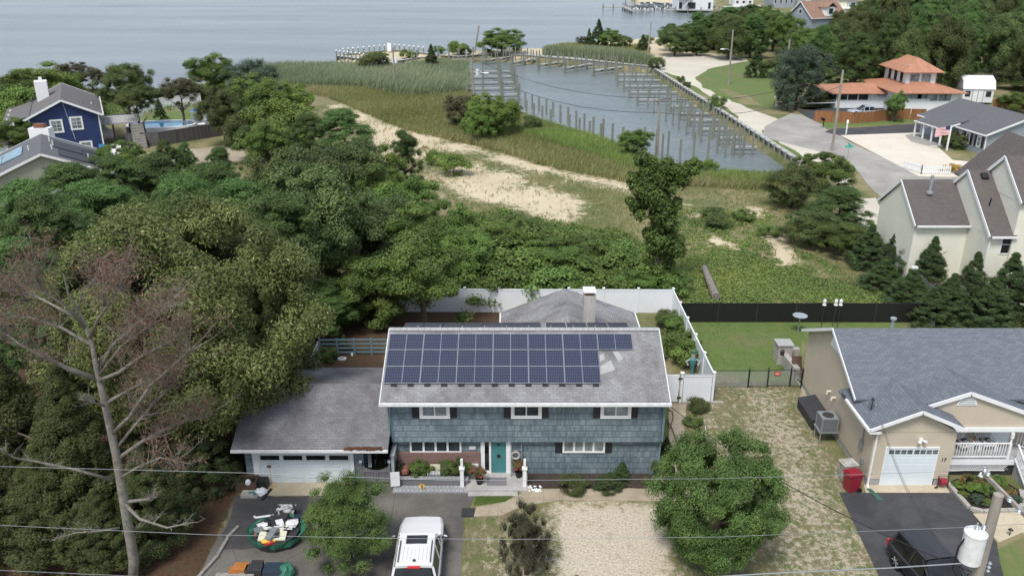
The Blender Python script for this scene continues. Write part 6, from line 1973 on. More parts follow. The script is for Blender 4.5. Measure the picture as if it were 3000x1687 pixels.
for (xa, ya_), (xb, yb_) in (((1502, 166), (1420, 175.6)), ((1574, 172.4), (1499, 182)), ((1655, 180), (1576, 189.5)), ((1734, 187), (1653, 199)), ((1822, 196), (1736, 206.6))):
    a, b_ = at(xb, yb_), at(xa, ya_ - 1)
    finger(a, b_, 'slanting finger dock below the north boardwalk', 'slanting finger docks of the north boardwalk', .8, frame=True)
    for q in (0, .05, .38, .45, .75):
        pile(a[0] + (b_[0] - a[0]) * q, a[1] + (b_[1] - a[1]) * q - .6, 1.6 + rp.uniform(0, .8))
for x0_, x1_, py in ((1511, 1540, 328), (1544, 1587, 345), (1603, 1641, 362), (1661, 1698, 382), (1723, 1760, 402.6), (1777, 1826, 427)):
    a, b_ = at(x0_ - 8, py + 2), at(x1_, py - 1)
    finger(a, b_, 'short pale plank dock on the near reedy bank', 'short plank docks of the near bank', .5)
for x, y0, y1 in ((1645, 700, 800), (1697, 712, 822), (1748, 732, 840), (1804, 752, 865), (1854, 770, 885), (1909, 790, 860), (1966, 808, 930), (2028, 835, 965), (2089, 857, 995), (2157, 880, 1030), (2231, 895, 1060), (2300, 930, 1090), (2378, 957, 1110), (2458, 988, 1090), (2540, 1015, 1120),
                  (1653, 757, 880), (1709, 780, 880), (1773, 798, 915), (1836, 825, 920), (1909, 838, 960), (1978, 865, 975), (2053, 888, 1015), (2130, 912, 1030), (2213, 933, 1075), (2387, 993, 1130)):
    X_, Y_, _ = at(900 + x / 2.576, y1 / 2.576, ZW)
    pile(X_, Y_, aty(900 + x / 2.576, y0 / 2.576, Y_)[2], .17)
for x, y in ((200, 600), (275, 650), (425, 760), (512, 805), (585, 855), (680, 920), (768, 975), (862, 1020), (958, 1100), (1062, 1150), (1165, 1200), (1265, 1180), (1345, 1200), (1138, 1080), (998, 980), (835, 910), (770, 890), (705, 800), (650, 750), (590, 700), (475, 610), (432, 570), (1090, 830), (945, 700),
             (155, 1110), (300, 1190), (448, 1210), (600, 1270), (768, 1240), (938, 1330), (378, 1200)):
    X_, Y_, _ = at(1850 + x / 4.262, 180 + y / 4.262, ZW)
    pile(X_, Y_, rp.uniform(1.8, 2.8), .14)
for px, pt_, pb in ((1538, 142, 0), (1572, 150, 0), (1414, 146, 0), (1365, 144, 0), (1345, 147, 0)):
    X_, Y_, _ = at(px, 172 + (px - 1345) * .02)
    pile(X_, Y_, 2.2, .17)
# row of mooring piles left by the north boardwalk
for i in range(26):
    px = 1440 + i * 17.5
    X_, Y_, _ = at(px, 160 + (px - 1440) * .088 + 2)
    pile(X_, Y_, rp.uniform(1.6, 2.6), .15)
# bulkheads
def bulkhead(name, label, pts, z=.0, step=2.6, wall='bulk_wood', capm='dock_wood', cw=.5, top=.35, skirt=1.6, deck=0, group=None):
    t = thing(name, label, 'bulkhead', (pts[0][0], pts[0][1], 0), 0, group)
    mw, mc = MB(), MB()
    for i in range(len(pts) - 1):
        a, b_ = pts[i], pts[i + 1]
        mw.bar((a[0], a[1], (top + ZW - .4) / 2), (b_[0], b_[1], (top + ZW - .4) / 2), .2, top - ZW + .3)
        mc.bar((a[0], a[1], top), (b_[0], b_[1], top), cw, .12)
        if deck:
            dx_, dy_ = (b_[0] - a[0]), (b_[1] - a[1]); l_ = math.hypot(dx_, dy_); nx, ny = dy_ / l_ * deck / 2, -dx_ / l_ * deck / 2
            mc.bar((a[0] + nx, a[1] + ny, top + .0), (b_[0] + nx, b_[1] + ny, top + .0), deck, .1)
    mw.build('plank_wall', wall, t, W=True)
    mc.build('cap_rail', capm, t, W=True)
    k = 0
    for i in range(len(pts) - 1):
        a, b_ = pts[i], pts[i + 1]
        m = max(1, int(math.dist(a, b_) / step))
        for j in range(m):
            if k > 85: break
            q = j / m; k += 1
            x, y = a[0] + (b_[0] - a[0]) * q, a[1] + (b_[1] - a[1]) * q
            dx_, dy_ = (b_[0] - a[0]), (b_[1] - a[1]); l_ = math.hypot(dx_, dy_)
            MB().tube([(x - dy_ / l_ * -.3 * BS, y + dx_ / l_ * -.3 * BS, ZW - .8), (x - dy_ / l_ * -.3 * BS, y + dx_ / l_ * -.3 * BS, top + .15)], .19, 6).build('post', 'pile_wood', t, W=True)
    return t
BS = 1
cp = PP(CAP)
bulkhead('bulkhead', 'long grey timber bulkhead with square posts along the grass verge', list(reversed(cp)), step=2.1, cw=.7)
BS = -1
nb = PP([(1912, 200), (1900, 197), (1820, 190), (1740, 181.5), (1670, 176), (1585, 168.5), (1457, 159)])
bulkhead('boardwalk', 'grey boardwalk on posts along the north side of the basin', nb, step=2.8, deck=3.0, top=.25)
bulkhead('bulkhead', 'low dark bulkhead along the sand spit', PP([(1457, 159.5), (1400, 162.5), (1345, 167.5), (1302, 165.5), (1283, 164.5), (1155, 182)]), step=2.6, cw=.9, top=.2)
BS = 1
bulkhead('sand_pier', 'narrow plank pier along the near edge of the sand platform', PP([(989, 166), (1060, 175), (1159, 188.5)]), step=3.0, cw=2.0, top=.3)
bulkhead('bulkhead', 'far brown bulkhead of the sand platform', PP([(989, 165), (1060, 158), (1152, 149.5), (1200, 153.5), (1258, 161)]), step=3.0, cw=.8, top=.3)
CG = 'white capped piles round the sand platform'
for i, x in enumerate((178, 230, 282, 335, 387, 445, 500, 555, 612, 667, 727, 772, 823, 879)):
    px = 950 + x / 4.684
    X_, Y_, _ = at(px, 166.5 + (px - 989) * .127, .3)
    pile(X_, Y_ - .9, 1.75, .16, 'piling with a white cap along the near pier edge', CG, 1)
for i, x in enumerate((257, 327, 390, 464, 535, 613, 683, 758, 825, 898, 964, 1028, 1095, 1162, 1227, 1289, 1357)):
    px = 950 + x / 4.684
    py = 165 - (px - 989) * .095 if px < 1152 else 149.5 + (px - 1152) * .1
    X_, Y_, _ = at(px, py, .3)
    pile(X_, Y_ + .8, 1.75, .16, 'piling with a white cap behind the sand platform', 'white capped piles on the bay side', 1)
for x, px_y in ((1208, 178), (1275, 180), (1502, 168), (1562, 170), (1712, 168), (2045, 170), (2172, 168), (2197, 171), (2225, 171)):
    px = 950 + x / 4.684
    X_, Y_, _ = at(px, px_y)
    pile(X_, Y_, 2.6, .17, 'tall dark piling beside the sand spit bulkhead', 'tall dark piles beside the sand spit')
X_, Y_, _ = at(1195, 205, ZW); pile(X_, Y_, .9, .25, 'lone short pile in the channel by the reeds', None, None, 'channel_pile')
small('white_post', 'short white post on the sand spit bulkhead', 'post', MB().box(-.2, .2, -.2, .2, 0, 1.6), 'white', 1366, 166)
small('pier_box', 'white utility box at the corner of the pier end', 'box', MB().box(-.5, .5, -.5, .5, 0, 1.4), 'white', 1157, 187, .3)
small('pier_box', 'white box among the far capped piles', 'box', MB().box(-.5, .5, -.4, .4, 0, 2.0), 'white', 1141, 151, .3)
small('concrete_slab', 'pale concrete slab in the water at the foot of the long bulkhead', 'slab', MB().box(-1.6, 1.6, -.9, .9, -1.6, .05), 'concrete_grey', 2286, 520)

# ===== utility poles and wires =====
plain('pole_wood', (.30, .27, .235), .9, .3, 2.5, streak=True)
def upole(label, base, top, r=.16, arm=None, name='utility_pole', lamp=None, box=False):
    X_, Y_, _ = at(*base)
    tx, _, tz = aty(top[0], top[1], Y_)
    t = thing(name, label, 'utility pole', (X_, Y_, 0))
    MB().tube([(0, 0, 0), (tx - X_, 0, tz)], [r, r * .7], 8).build('pole', 'pole_wood', t)
    if arm:
        z = tz - .25
        MB().bar((tx - X_ - arm[0], -arm[1], z), (tx - X_ + arm[0], arm[1], z), .12, .14).build('crossarm', 'pole_wood', t)
        for s in (-.9, -.45, .5, .9): MB().lathe([(.06, 0), (.06, .2), (.03, .25)], (tx - X_ + arm[0] * s, arm[1] * s, z + .07), 6).build('insulator', 'galv', t)
    if lamp:
        lz = aty(lamp[0], lamp[1], Y_)
        k = MB().tube([(0.0, 0, lz[2] - .4), ((lz[0] - X_) * .5, 0, lz[2] + .05), (lz[0] - X_, 0, lz[2])], .06).build('lamp_arm', 'galv', t)
        MB().ball((lz[0] - X_, 0, lz[2]), (.5, .25, .13), 10, 5).build('lamp_head', 'white', k, smooth=True)
    if box: MB().tube([(.35, 0, tz * .72), (.35, 0, tz * .72 + .9)], .25, 8).build('transformer', 'white', t)
    return t, (tx, Y_, tz)
_, A1 = upole('wooden pole standing in the marsh reeds', (1158, 262), (1150.7, 140), .2)
_, A2 = upole('wooden pole with crossarm and street lamp by the light green trees', (1394, 353), (1380, 169), .2, (3.0, .3), lamp=(1424, 215), box=True)
_, A3 = upole('leaning bare pole at the bay edge of the sand spit', (1390, 155), (1403, 76), .28, name='leaning_pole')
_, A4 = upole('pale wooden pole with a slanted crossarm at the near bank', (1925, 459), (1932, 288), .2, (1.6, 1.6))
_, A5 = upole('wooden pole between the road and the paver lot', (2437, 443), (2470, 206), .21, box=False)
_, A6 = upole('wooden pole beside the blue grey tree', (2284, 298), (2315, 116), .2)
_, A7 = upole('wooden pole with a street lamp on the lawn', (2134, 249), (2148, 88), .2, lamp=(2117, 145))
_, A8 = upole('wooden pole in front of the far woods', (2187, 144), (2192, 61), .25)
_, A9 = upole('thin wooden pole at the beach road bend', (1896, 175), (1908, 64), .2)
def wire(label, pts, r=.02, mat='dark', name='power_line', group=None, sag=0.0):
    P_ = []
    for i in range(len(pts) - 1):
        a, b_ = pts[i], pts[i + 1]
        for j in range(8):
            q = j / 8
            P_.append((a[0] + (b_[0] - a[0]) * q, a[1] + (b_[1] - a[1]) * q, a[2] + (b_[2] - a[2]) * q - sag * 4 * q * (1 - q)))
    P_.append(pts[-1])
    return one(name, MB().tube(P_, r, 5), mat, label, 'cable', group)
wire('dark cable between the basin poles', [A2, A4], .03, sag=1.6)
wire('dark cable from the near bank pole to the road pole', [A4, A5], .03, sag=1.5)
wire('lower dark cable over the basin water', [(A2[0], A2[1], A2[2] - 1.6), (A4[0], A4[1], A4[2] - 1.8)], .035, sag=1.8)
wire('cable from the road pole to the pole by the blue grey tree', [A5, A6], .03, sag=1.2)
wire('lower cable from the near bank pole across the road', [(A4[0], A4[1], A4[2] - 1.8), (A5[0], A5[1], A5[2] - 2)], .035, sag=1.6)
# the near pole with its transformer
PX, PYc = 15.1, 21.7
ptop = aty(2926, 1448, PYc)
PX = ptop[0]
UP = thing('utility_pole', 'large near wooden pole carrying a white transformer', 'utility pole', (PX, PYc, 0))
MB().tube([(0, 0, 0), (0, 0, ptop[2])], [.2, .15], 12).build('pole', 'pole_wood', UP, smooth=False)
c0, c1 = at(2880, 1384, ptop[2] - .12), at(3010, 1542, ptop[2] - .12)
ar = MB().bar((c0[0], c0[1], c0[2]), (c1[0] + .3, c1[1] - .3, c1[2]), .1, .13).build('crossarm', 'pole_wood', UP, W=True)
ins = []
for q in (.02, .1, .6, .8):
    p = (c0[0] + (c1[0] - c0[0]) * q, c0[1] + (c1[1] - c0[1]) * q, c0[2] + .07)
    ins.append(p)
    MB().lathe([(.03, 0), (.075, .04), (.04, .07), (.075, .1), (.04, .13), (.05, .17)], p, 8).build('insulator', 'galv', ar, W=True)
tz = aty(2846, 1590, PYc)
tx, tzc = tz[0] + .0, tz[2]
trf = MB().lathe([(.30, -.62), (.335, -.6), (.335, .42), (.35, .44), (.35, .5), (.25, .58), (.05, .62)], (tx, PYc - .1, tzc), 20).build('transformer', 'white_worn', UP, W=True)
for dx_, hh in ((-.02, .28), (.2, .2)):
    MB().lathe([(.03, 0), (.08, .03), (.04, .07), (.08, .1), (.04, .14), (.07, .17), (.03, .2), (.03, hh)], (tx + dx_, PYc - .1, tzc + .58), 8).build('bushing', 'galv', trf, W=True)
for z in (-.3, .25): MB().bar((tx + .3, PYc - .08, tzc + z), (PX, PYc - .05, tzc + z), .06, .09).build('bracket', 'grey_metal', trf, W=True)
MB().tube([(PX - .18, PYc - .2, tzc + .35), (PX - .18, PYc - .2, tzc + .0)], .07, 8).build('fuse_holder', 'galv', UP, W=True)
MB().tube([(tx - .3, PYc - .1, tzc + .3), (tx - .45, PYc - .1, tzc - .1), (tx - .5, PYc - .15, tzc - .9), (tx - .2, PYc, tzc - 1.3), (PX, PYc - .1, tzc - 1.5)], .03, 6).build('drop_cable', 'black', UP, W=True)
for z in (-.75, -.9, -1.05): MB().lathe([(.04, 0), (.07, .03), (.04, .08)], (PX + .22, PYc - .1, tzc + z), 8).build('insulator', 'galv', UP, W=True)
def pxwire(label, pts, y, r=.0065, mat='grey_metal'):
    return wire(label, [aty(a, b_, yy) for (a, b_), yy in zip(pts, y)], r, mat, sag=0)
pxwire('highest bright street wire running to the tip of the near crossarm', [(-60, 1364), (700, 1384), (1300, 1406), (1541, 1406), (2097, 1401), (2529, 1389), (2884, 1376)], [22.2] * 6 + [c0[1]])
pxwire('second bright street wire passing below the windscreen of the white car', [(-60, 1535), (600, 1565), (1159, 1576), (1500, 1579), (2100, 1572), (2817, 1544), (3060, 1531)], [21.0] * 7)
pxwire('third bright street wire at the bottom edge left', [(-60, 1667), (430, 1688), (900, 1712)], [20.6] * 3)
pxwire('twisted lower street cable in front of the black car', [(1900, 1700), (2300, 1676), (2600, 1663), (2867, 1646)], [21.5] * 4, .022, 'grey_metal')
sv = aty(2582, 1243, gY - .4)
for i, (dx_, l) in enumerate(((0, 'first house service wire hanging from the tan gable'), (.12, 'second house service wire hanging from the tan gable'), (.3, 'third house service wire hanging from the tan gable'))):
    e = aty(2760 + i * 14, 1600, 22.5)
    wire(l, [(sv[0] + dx_ * .3, sv[1], sv[2]), (PX - .1, PYc + .1, tzc - 1.5 + i * .1)], .007, 'dark', 'service_wire', sag=.9)
wire('dark telephone cable sagging across the yard to the near pole', [(XR + .1, 36.4, 4.0), (PX - .1, PYc, tzc - 1.2)], .018, 'black', 'service_wire', sag=.7)

# ---------------- trees and plants ----------------
T = tpx
# the near yard
T('chestnut', 'chestnut_tree', 'huge round chestnut tree with pale yellow tassels behind the dead pine', 'tree', 492, 566, 39.5, 7.1, .03)
T('cedar_dark', 'cedar_tree', 'dark olive cedar filling the corner behind the dead pine trunk', 'tree', 150, 1060, 31.5, 3.3, .0)
T('cedar_dark', 'cedar_tree', 'broad dark cedar at the frame edge beside the bare pine', 'tree', -40, 1000, 33, 3.4, .0)
T('cedar_dark', 'cedar_tree', 'lower dark cedar directly behind the pale pine trunk', 'tree', 400, 1290, 30.5, 2.4, .0)
for px_, pt_, y_, r_, l_ in ((90, 1300, 30.2, 3.0, 'low dark cedar at the lower corner of the frame'), (270, 1430, 29.4, 2.2, 'lowest cedar below the bare trunk limbs'), (-60, 1230, 30.6, 3.2, 'dark cedar cut by the frame edge')):
    T('cedar_dark', 'cedar_tree', l_, 'tree', px_, pt_, y_, r_, 0)
T('cedar1', 'cedar_tree', 'dim cedar under the chestnut crown beside the garage', 'tree', 560, 1180, 35, 2.2, .0)
T('young0', 'young_tree', 'young bright green tree growing between the driveway lanes', 'tree', 1000, 1380, 29.3, 1.85, .02)
T('plum0', 'plum_tree', 'small dark purple plum tree in front of the walkway', 'tree', 1545, 1462, 28.6, 1.25, .05)
T('crape0', 'leafy_tree', 'wide fresh green tree at the corner of the gravel bed', 'tree', 2125, 1290, 29.6, 3.05, .0)
T('green0', 'maple_tree', 'bright green maple leaning over the white backyard fence', 'tree', 1232, 655, 52.6, 3.6, .03)
T('oak0', 'oak_tree', 'tall dark oak above the rail fence in the backyard', 'tree', 905, 470, 57, 4.4, .25)
T('oak1', 'oak_tree', 'dark oak crown between the chestnut and the backyard maple', 'tree', 1010, 560, 60, 4.2, .2)
T('shrub0', 'bush', 'dim bush before the shaded end of the white fence', 'bush', 1010, 850, 55, 2.4, 0)
T('pine0', 'pine_tree', 'shady green pine with spreading boughs beside the chestnut', 'tree', 800, 560, 53, 3.9, .25)
T('pine1', 'pine_tree', 'low dark pine behind the blue rail fence', 'tree', 930, 830, 52.5, 3.0, .22)
T('green1', 'shade_tree', 'dim leafy tree at the shaded end of the white fence', 'tree', 1090, 745, 54.5, 3.2, .04)
# the wood behind it
LW = 'trees of the wood behind the garage'
for k, px, pt, y, r in (('pine0', 60, 520, 55, 4.2), ('pine1', 190, 470, 64, 4.4), ('pine2', 330, 455, 66, 4.2), ('pine0', 450, 445, 70, 3.6), ('pine1', 600, 470, 66, 4.6), ('pine2', 690, 520, 60, 4.0),
                        ('pine0', 20, 690, 45, 3.4), ('pine1', 720, 620, 55, 3.6), ('pine2', 100, 560, 50, 3.8), ('pine0', 260, 520, 56, 4.2), ('pine1', 520, 500, 58, 4)):
    T(k, 'pine_tree', 'green pine in the wood between the chestnut and the sage green house', 'tree', px, pt, y, r, .2, 'pines of the wood behind the chestnut')
T('pine2', 'pine_tree', 'pine with feathery tips in front of the grey plank fence', 'tree', 478, 408, 83, 2.2, .1)
T('pine0', 'pine_tree', 'slim pine tip standing before the pool fence', 'tree', 537, 412, 84, 1.4, .1)
T('pine1', 'pine_tree', 'loose pine top in front of the grey patio slab', 'tree', 640, 425, 82, 2.2, .1)
T('oak2', 'oak_tree', 'largest olive oak crown in the middle of the wood', 'tree', 860, 408, 68, 5.2, .2)
T('oak0', 'oak_tree', 'olive oak crown next to the sandy clearing', 'tree', 1000, 400, 72, 4.4, .2)
T('pine1', 'pine_tree', 'blue green pine at the head of the sand track', 'tree', 1000, 312, 92, 4.6, .1)
T('pine2', 'pine_tree', 'dark green pine beside the start of the sand track', 'tree', 905, 330, 93, 3.6, .1)
T('pine0', 'pine_tree', 'small dark pine at the edge of the sandy clearing', 'tree', 1180, 375, 80, 2.2, .1)
T('bright0', 'willow_tree', 'tall light green willow above the wood edge', 'tree', 1105, 418, 75, 2.5, .1)
T('green2', 'leafy_tree', 'green tree bordering the bare sand patch', 'tree', 1100, 470, 70, 3.2, .1)
T('green0', 'leafy_tree', 'green tree at the tip of the wood near the sand patch', 'tree', 1185, 505, 67.5, 3.2, .1)
T('green1', 'leafy_tree', 'leafy tree with bare twigs in the middle of its crown', 'tree', 1185, 590, 62, 3.3, .1)
T('oak2', 'oak_tree', 'oak behind the top of the backyard maple', 'tree', 1090, 545, 64, 3.6, .15)
T('green2', 'leafy_tree', 'green tree beyond the maple beside the bramble thicket', 'tree', 1300, 575, 64, 3.0, .05)
T('green0', 'leafy_tree', 'shaded tree between maple and thicket', 'tree', 1350, 660, 60.5, 2.7, .05)
T('bright1', 'leafy_tree', 'round bright green tree between pool and sand track', 'tree', 825, 288, 103, 5.3, .05)
T('bright0', 'willow_tree', 'tall yellow green willow behind the round bright tree', 'tree', 757, 212, 119, 4.2, .05)
T('bright0', 'willow_tree', 'yellow green willow leaning at the marsh edge', 'tree', 838, 228, 122, 3.8, .05)
T('silver0', 'poplar_tree', 'pale leaved poplar near the bay shore', 'tree', 735, 172, 146, 5.4, .05)
T('green1', 'leafy_tree', 'dark green round tree standing against the bay', 'tree', 612, 152, 154, 5.2, .05)
T('oak1', 'leafy_tree', 'grey green tree beside the pool deck', 'tree', 640, 252, 112, 3.4, .3)
T('green1', 'leafy_tree', 'dense green tree filling the belt beside the pool deck', 'tree', 700, 228, 116, 4.6, 0)
T('oak2', 'leafy_tree', 'olive tree at the end of the grey plank fence', 'tree', 722, 300, 103, 3.6, 0)
T('green0', 'leafy_tree', 'green tree between the patio slab and the round bright tree', 'tree', 770, 345, 95, 3.4, 0)
T('brown0', 'plum_tree', 'brown leaved tree on the lawn in front of the white fence', 'tree', 520, 227, 122, 3.3, .48)
T('oak0', 'leafy_tree', 'tall dark tree with several stems beside the navy house', 'tree', 352, 180, 118, 3.7, .42)
T('oak2', 'leafy_tree', 'dark lower crown hanging beside the navy house eave', 'tree', 385, 240, 114, 2.7, .5)
T('green2', 'leafy_tree', 'shrubby tree between the sage green house and the pool fence', 'tree', 345, 405, 90, 3.1, .0)
T('bright0', 'leafy_tree', 'yellow green tree rising behind the navy house', 'tree', 95, 180, 135, 5.6, .1)
T('bright1', 'leafy_tree', 'yellow green tree at the bay beyond the chimney', 'tree', 165, 208, 140, 3.8, .1)
T('green0', 'leafy_tree', 'green tree at the frame edge behind the navy house', 'tree', 15, 205, 128, 5, .1)
T('bright1', 'leafy_tree', 'lower leafy tree behind the navy house chimney', 'tree', 40, 240, 118, 4.6, .1)
T('brown0', 'pine_tree', 'flat topped shore pine on a bare stem', 'tree', 205, 185, 150, 3.6, .55)
T('brown0', 'pine_tree', 'shore pine leaning beside the flat topped one', 'tree', 262, 200, 148, 3.4, .45)
T('green1', 'leafy_tree', 'garden tree beside the white porch of the navy house', 'tree', 22, 342, 104, 3.2, .2)
for i, px in enumerate((180, 240, 300, 420, 470, 560)):
    T('shrub1', 'shrub', 'dark shrub along the bay bank beyond the lawn', 'shrub', px, 262 - (i % 2) * 6, 148, 4.0, .0, 'dark shrubs along the bay bank')
T('cedar2', 'cedar_tree', 'small dark cone shaped tree beyond the white fence', 'tree', 461, 285, 131, 1.2, .0)
T('shrub0', 'shrub', 'rounded shrub behind the navy house deck', 'shrub', 255, 282, 130, 3, .0)
# the bramble thicket behind the white fence
TH = 'green bramble bushes behind the white fence'
for px, pt, y, r in ((1440, 640, 65, 3), (1530, 640, 67, 3.2), (1600, 655, 66, 2.6), (1400, 700, 61.5, 3), (1500, 700, 62, 3.2), (1610, 700, 62.5, 3), (1700, 690, 64, 3), (1790, 705, 64, 2.6),
                     (1410, 770, 58.6, 2.6), (1490, 770, 59, 2.8), (1590, 770, 59, 3), (1680, 765, 59.5, 2.8), (1770, 770, 60, 2.8), (1850, 740, 61.5, 2.6), (1960, 790, 60, 1.8), (1860, 800, 59, 2.2)):
    T(rt.choice(['shrub0', 'green1', 'shrub0', 'green2']), 'bramble_bush', 'tall green bramble bush behind the white vinyl fence', 'bush', px, pt, y, r, .0, TH)
# trees and cedars along the lot toward the cream house
T('oak1', 'oak_tree', 'olive tree between the basin corner and the road', 'tree', 2335, 470, 83, 3.2, .0)
T('green2', 'leafy_tree', 'dark green round tree beside the street sign', 'tree', 2430, 440, 88.5, 3.2, .0)
T('pine1', 'pine_tree', 'blue green pine leaning toward the road end', 'tree', 2470, 545, 76, 3.6, .0)
T('oak2', 'leafy_tree', 'olive shrubby tree at the edge of the vacant lot', 'tree', 2385, 610, 71.5, 2.8, .0)
T('green1', 'leafy_tree', 'leafy shrub between the pine and the first cedar', 'tree', 2480, 650, 69, 2.6, .0)
CD = [(2560, 655, 66, 2.3, 'cedar at the corner of the cream gable wall'), (2630, 680, 64, 2.1, 'cedar in front of the cream wall below the meter'), (2700, 652, 62, 1.9, 'slender cedar before the cream back wall'),
      (2745, 690, 60.5, 2.0, 'cedar next to the two air conditioners'), (2600, 760, 61, 2.2, 'low cedar over the wire fence'), (2680, 790, 58, 2.2, 'cedar at the gravel edge beside the wire fence'),
      (2870, 735, 56, 2.1, 'branching cedar on the near side of the gravel'), (2980, 738, 56, 2.4, 'cedar below the small cream house window'), (2800, 800, 55, 2.2, 'dark cedar behind the black mesh fence'),
      (2920, 810, 54.2, 2.2, 'short dark cedar pressed against the black mesh fence'), (3040, 790, 54.5, 2.3, 'dark cedar at the end of the black mesh fence'), (2740, 840, 54.3, 1.8, 'smallest cedar behind the mesh fence corner')]
for i, (px, pt, y, r, l) in enumerate(CD):
    T('cedar%d' % (i % 3), 'cedar_tree', l, 'tree', px, pt, y, r, .0)
# shrubs in the vacant lot
for px, py, r, h, k, l in ((2090, 645, 1.3, 1.5, 'shrub1', 'dark shrub above its twin in the vacant lot'), (2100, 668, 1.4, 1.5, 'shrub1', 'dark shrub below its twin in the vacant lot'), (2180, 645, 1.3, 1.0, 'shrub0', 'low green shrub beside a sand patch'),
                           (2255, 690, 1.2, .8, 'shrub0', 'low shrub inside the largest sand patch'), (1388, 392, 2.3, 2.6, 'shrub2', 'yellow green bush at the foot of the street lamp pole'), (1328, 512, 2.1, 2.4, 'shrub2', 'green bush on the edge of the bare sand'),
                           (1280, 482, 1.6, 1.8, 'shrub2', 'smaller green bush above the bare sand'), (1452, 368, 1.8, 2.2, 'shrub1', 'dark bush under the light green trees'), (1560, 385, 1.7, 2.4, 'shrub1', 'lone dark bush on the reedy bank'),
                           (1495, 350, 2.2, 2.4, 'shrub1', 'dark bush nearest the short docks'), (1858, 470, 2.4, 4.2, 'green0', 'dark green bush at the water edge by the basin'), (2075, 517, 1.2, 2.2, 'shrub2', 'small round bush on the basin bank'),
                           (1095, 222, 3.6, 5.0, 'shrub1', 'dark bush in the marsh by the pier'), (1265, 212, 2.4, 6.0, 'cedar0', 'lone cedar in the reeds'), (1470, 158, 6.5, 6.5, 'green1', 'wide bush at the corner of the north boardwalk'),
                           (1342, 163, 3, 3.6, 'shrub2', 'bright bush on the sand spit'), (1362, 163, 1.8, 2.0, 'shrub1', 'small bush on the sand spit'), (1752, 140, 3.0, 7.5, 'cedar1', 'narrow cedar on the beach'),
                           (1788, 143, 3.6, 5.4, 'green2', 'round dark tree on the beach'), (1830, 141, 2.6, 3.4, 'shrub1', 'beach bush between dune and cedar'), (1882, 155, 2.4, 4.6, 'cedar2', 'dark cedar near the beach road'),
                           (1725, 138, 1.6, 5, 'cedar0', 'thin cedar at the dune top'), (1895, 128, 2, 2.4, 'shrub0', 'small shrub at the far beach edge'), (1718, 134, 3, 2.4, 'brown0', 'brown shrub at the dune top'),
                           (2212, 228, 2.6, 6.6, 'cedar1', 'lone columnar cedar on the lawn'), (2270, 228, 3.4, 4.2, 'shrub1', 'spreading dark shrub at the lawn edge'), (2104, 318, 1.5, 2.5, 'shrub0', 'small tree on the grass verge of the bulkhead'),
                           (1994, 240, .9, 1.2, 'shrub0', 'tiny bush on the verge'), (2012, 258, .9, 1.2, 'shrub1', 'tiny dark bush on the verge'), (1924, 205, 2, 2.8, 'shrub1', 'bush where boardwalk and bulkhead meet'),
                           (2620, 358, 1.6, 5.0, 'green0', 'small tree in front of the orange plank fence'), (1285, 158, 2.0, 2, 'shrub0', 'green clump on the sand pier'), (1190, 172, 1.8, 2.2, 'shrub2', 'weedy clump on the sand platform'),
                           (1212, 173, 1.4, 2.0, 'shrub0', 'weeds beside the cut bush on the sand platform'), (1118, 176, 2.0, 2.0, 'shrub2', 'weedy strip along the sand platform'), (1090, 175, 1.8, 1.8, 'shrub0', 'low weeds at the pier side')):
    X, Y, _ = at(px, py)
    tree(k, 'cedar_tree' if k.startswith('cedar') else 'bush', l, 'tree' if k.startswith('cedar') else 'bush', X, Y, h, r, 0)
T('bright0', 'willow_tree', 'light green willow tree by the lamp pole', 'tree', 1430, 262, 117, 3.2, .0)
T('bright1', 'willow_tree', 'lower light green tree at the basin edge', 'tree', 1472, 285, 119, 3.0, .0)
T('bright0', 'willow_tree', 'light green shrub tree left of the willow pair', 'tree', 1402, 290, 114, 2.2, .0)
T('brown0', 'sumac_bush', 'reddish yellow bushes beside the lamp pole', 'bush', 1355, 275, 125, 3.4, .0)
# the far woods
FW = 'broadleaf trees of the woods beyond the orange roofed house'
FP = 'dark pines of the woods beyond the orange roofed house'
rw = random.Random(4)
rows = []
for py, x0, x1, hh in ((168, 1965, 2120, 8), (175, 2120, 2290, 12), (215, 2330, 2360, 13), (262, 2360, 2480, 13), (285, 2460, 2600, 13), (292, 2600, 2760, 14), (300, 2760, 2900, 15), (310, 2900, 3060, 15),
                       (148, 1995, 2300, 11), (200, 2330, 2560, 13), (215, 2560, 3050, 15), (245, 2700, 3060, 16), (165, 2300, 3050, 15), (128, 2040, 3050, 15), (95, 2120, 3050, 14), (66, 2200, 3020, 13), (40, 2330, 3000, 12)):
    y = at(1500, py)[1]
    step = max(26, 2451 / (y / .93) * 6.2)
    x = x0 + step * .3
    while x < x1:
        rows.append((x + rw.uniform(-.25, .25) * step, py + rw.uniform(-5, 5), hh * rw.uniform(.82, 1.15)))
        x += step
for px, py, h in rows:
    X, Y, _ = at(px, py)
    # the crowns keep below the skyline the photo shows in front of the far houses
    tm = np.interp(px, [1930, 1962, 2000, 2037, 2100, 2140, 2190, 2240, 2290, 2305, 2425, 2440, 2525, 2545], [110, 84, 88, 52, 48, 36, 30, 28, 50, 92, 96, 44, 42, -60])
    h = min(h, (py - tm) / (2451 / (Y / .93)) * 1.0)
    if h < 3 or (2770 < px < 2950 and py > 270): continue
    pine = rw.random() < .3
    k = 'pine%d' % rw.randrange(3) if pine else rw.choice(['oak0', 'oak1', 'oak2', 'green0', 'oak1', 'oak2'])
    tree(k, 'pine_tree' if pine else 'oak_tree', 'dark pine among the dense far woods behind the orange roofed house' if pine else 'leafy tree in the dense far woods behind the orange roofed house', 'tree',
         X, Y, h, rw.uniform(3.6, 5.4) * (1 if Y < 260 else 1.35), .05, FP if pine else FW)
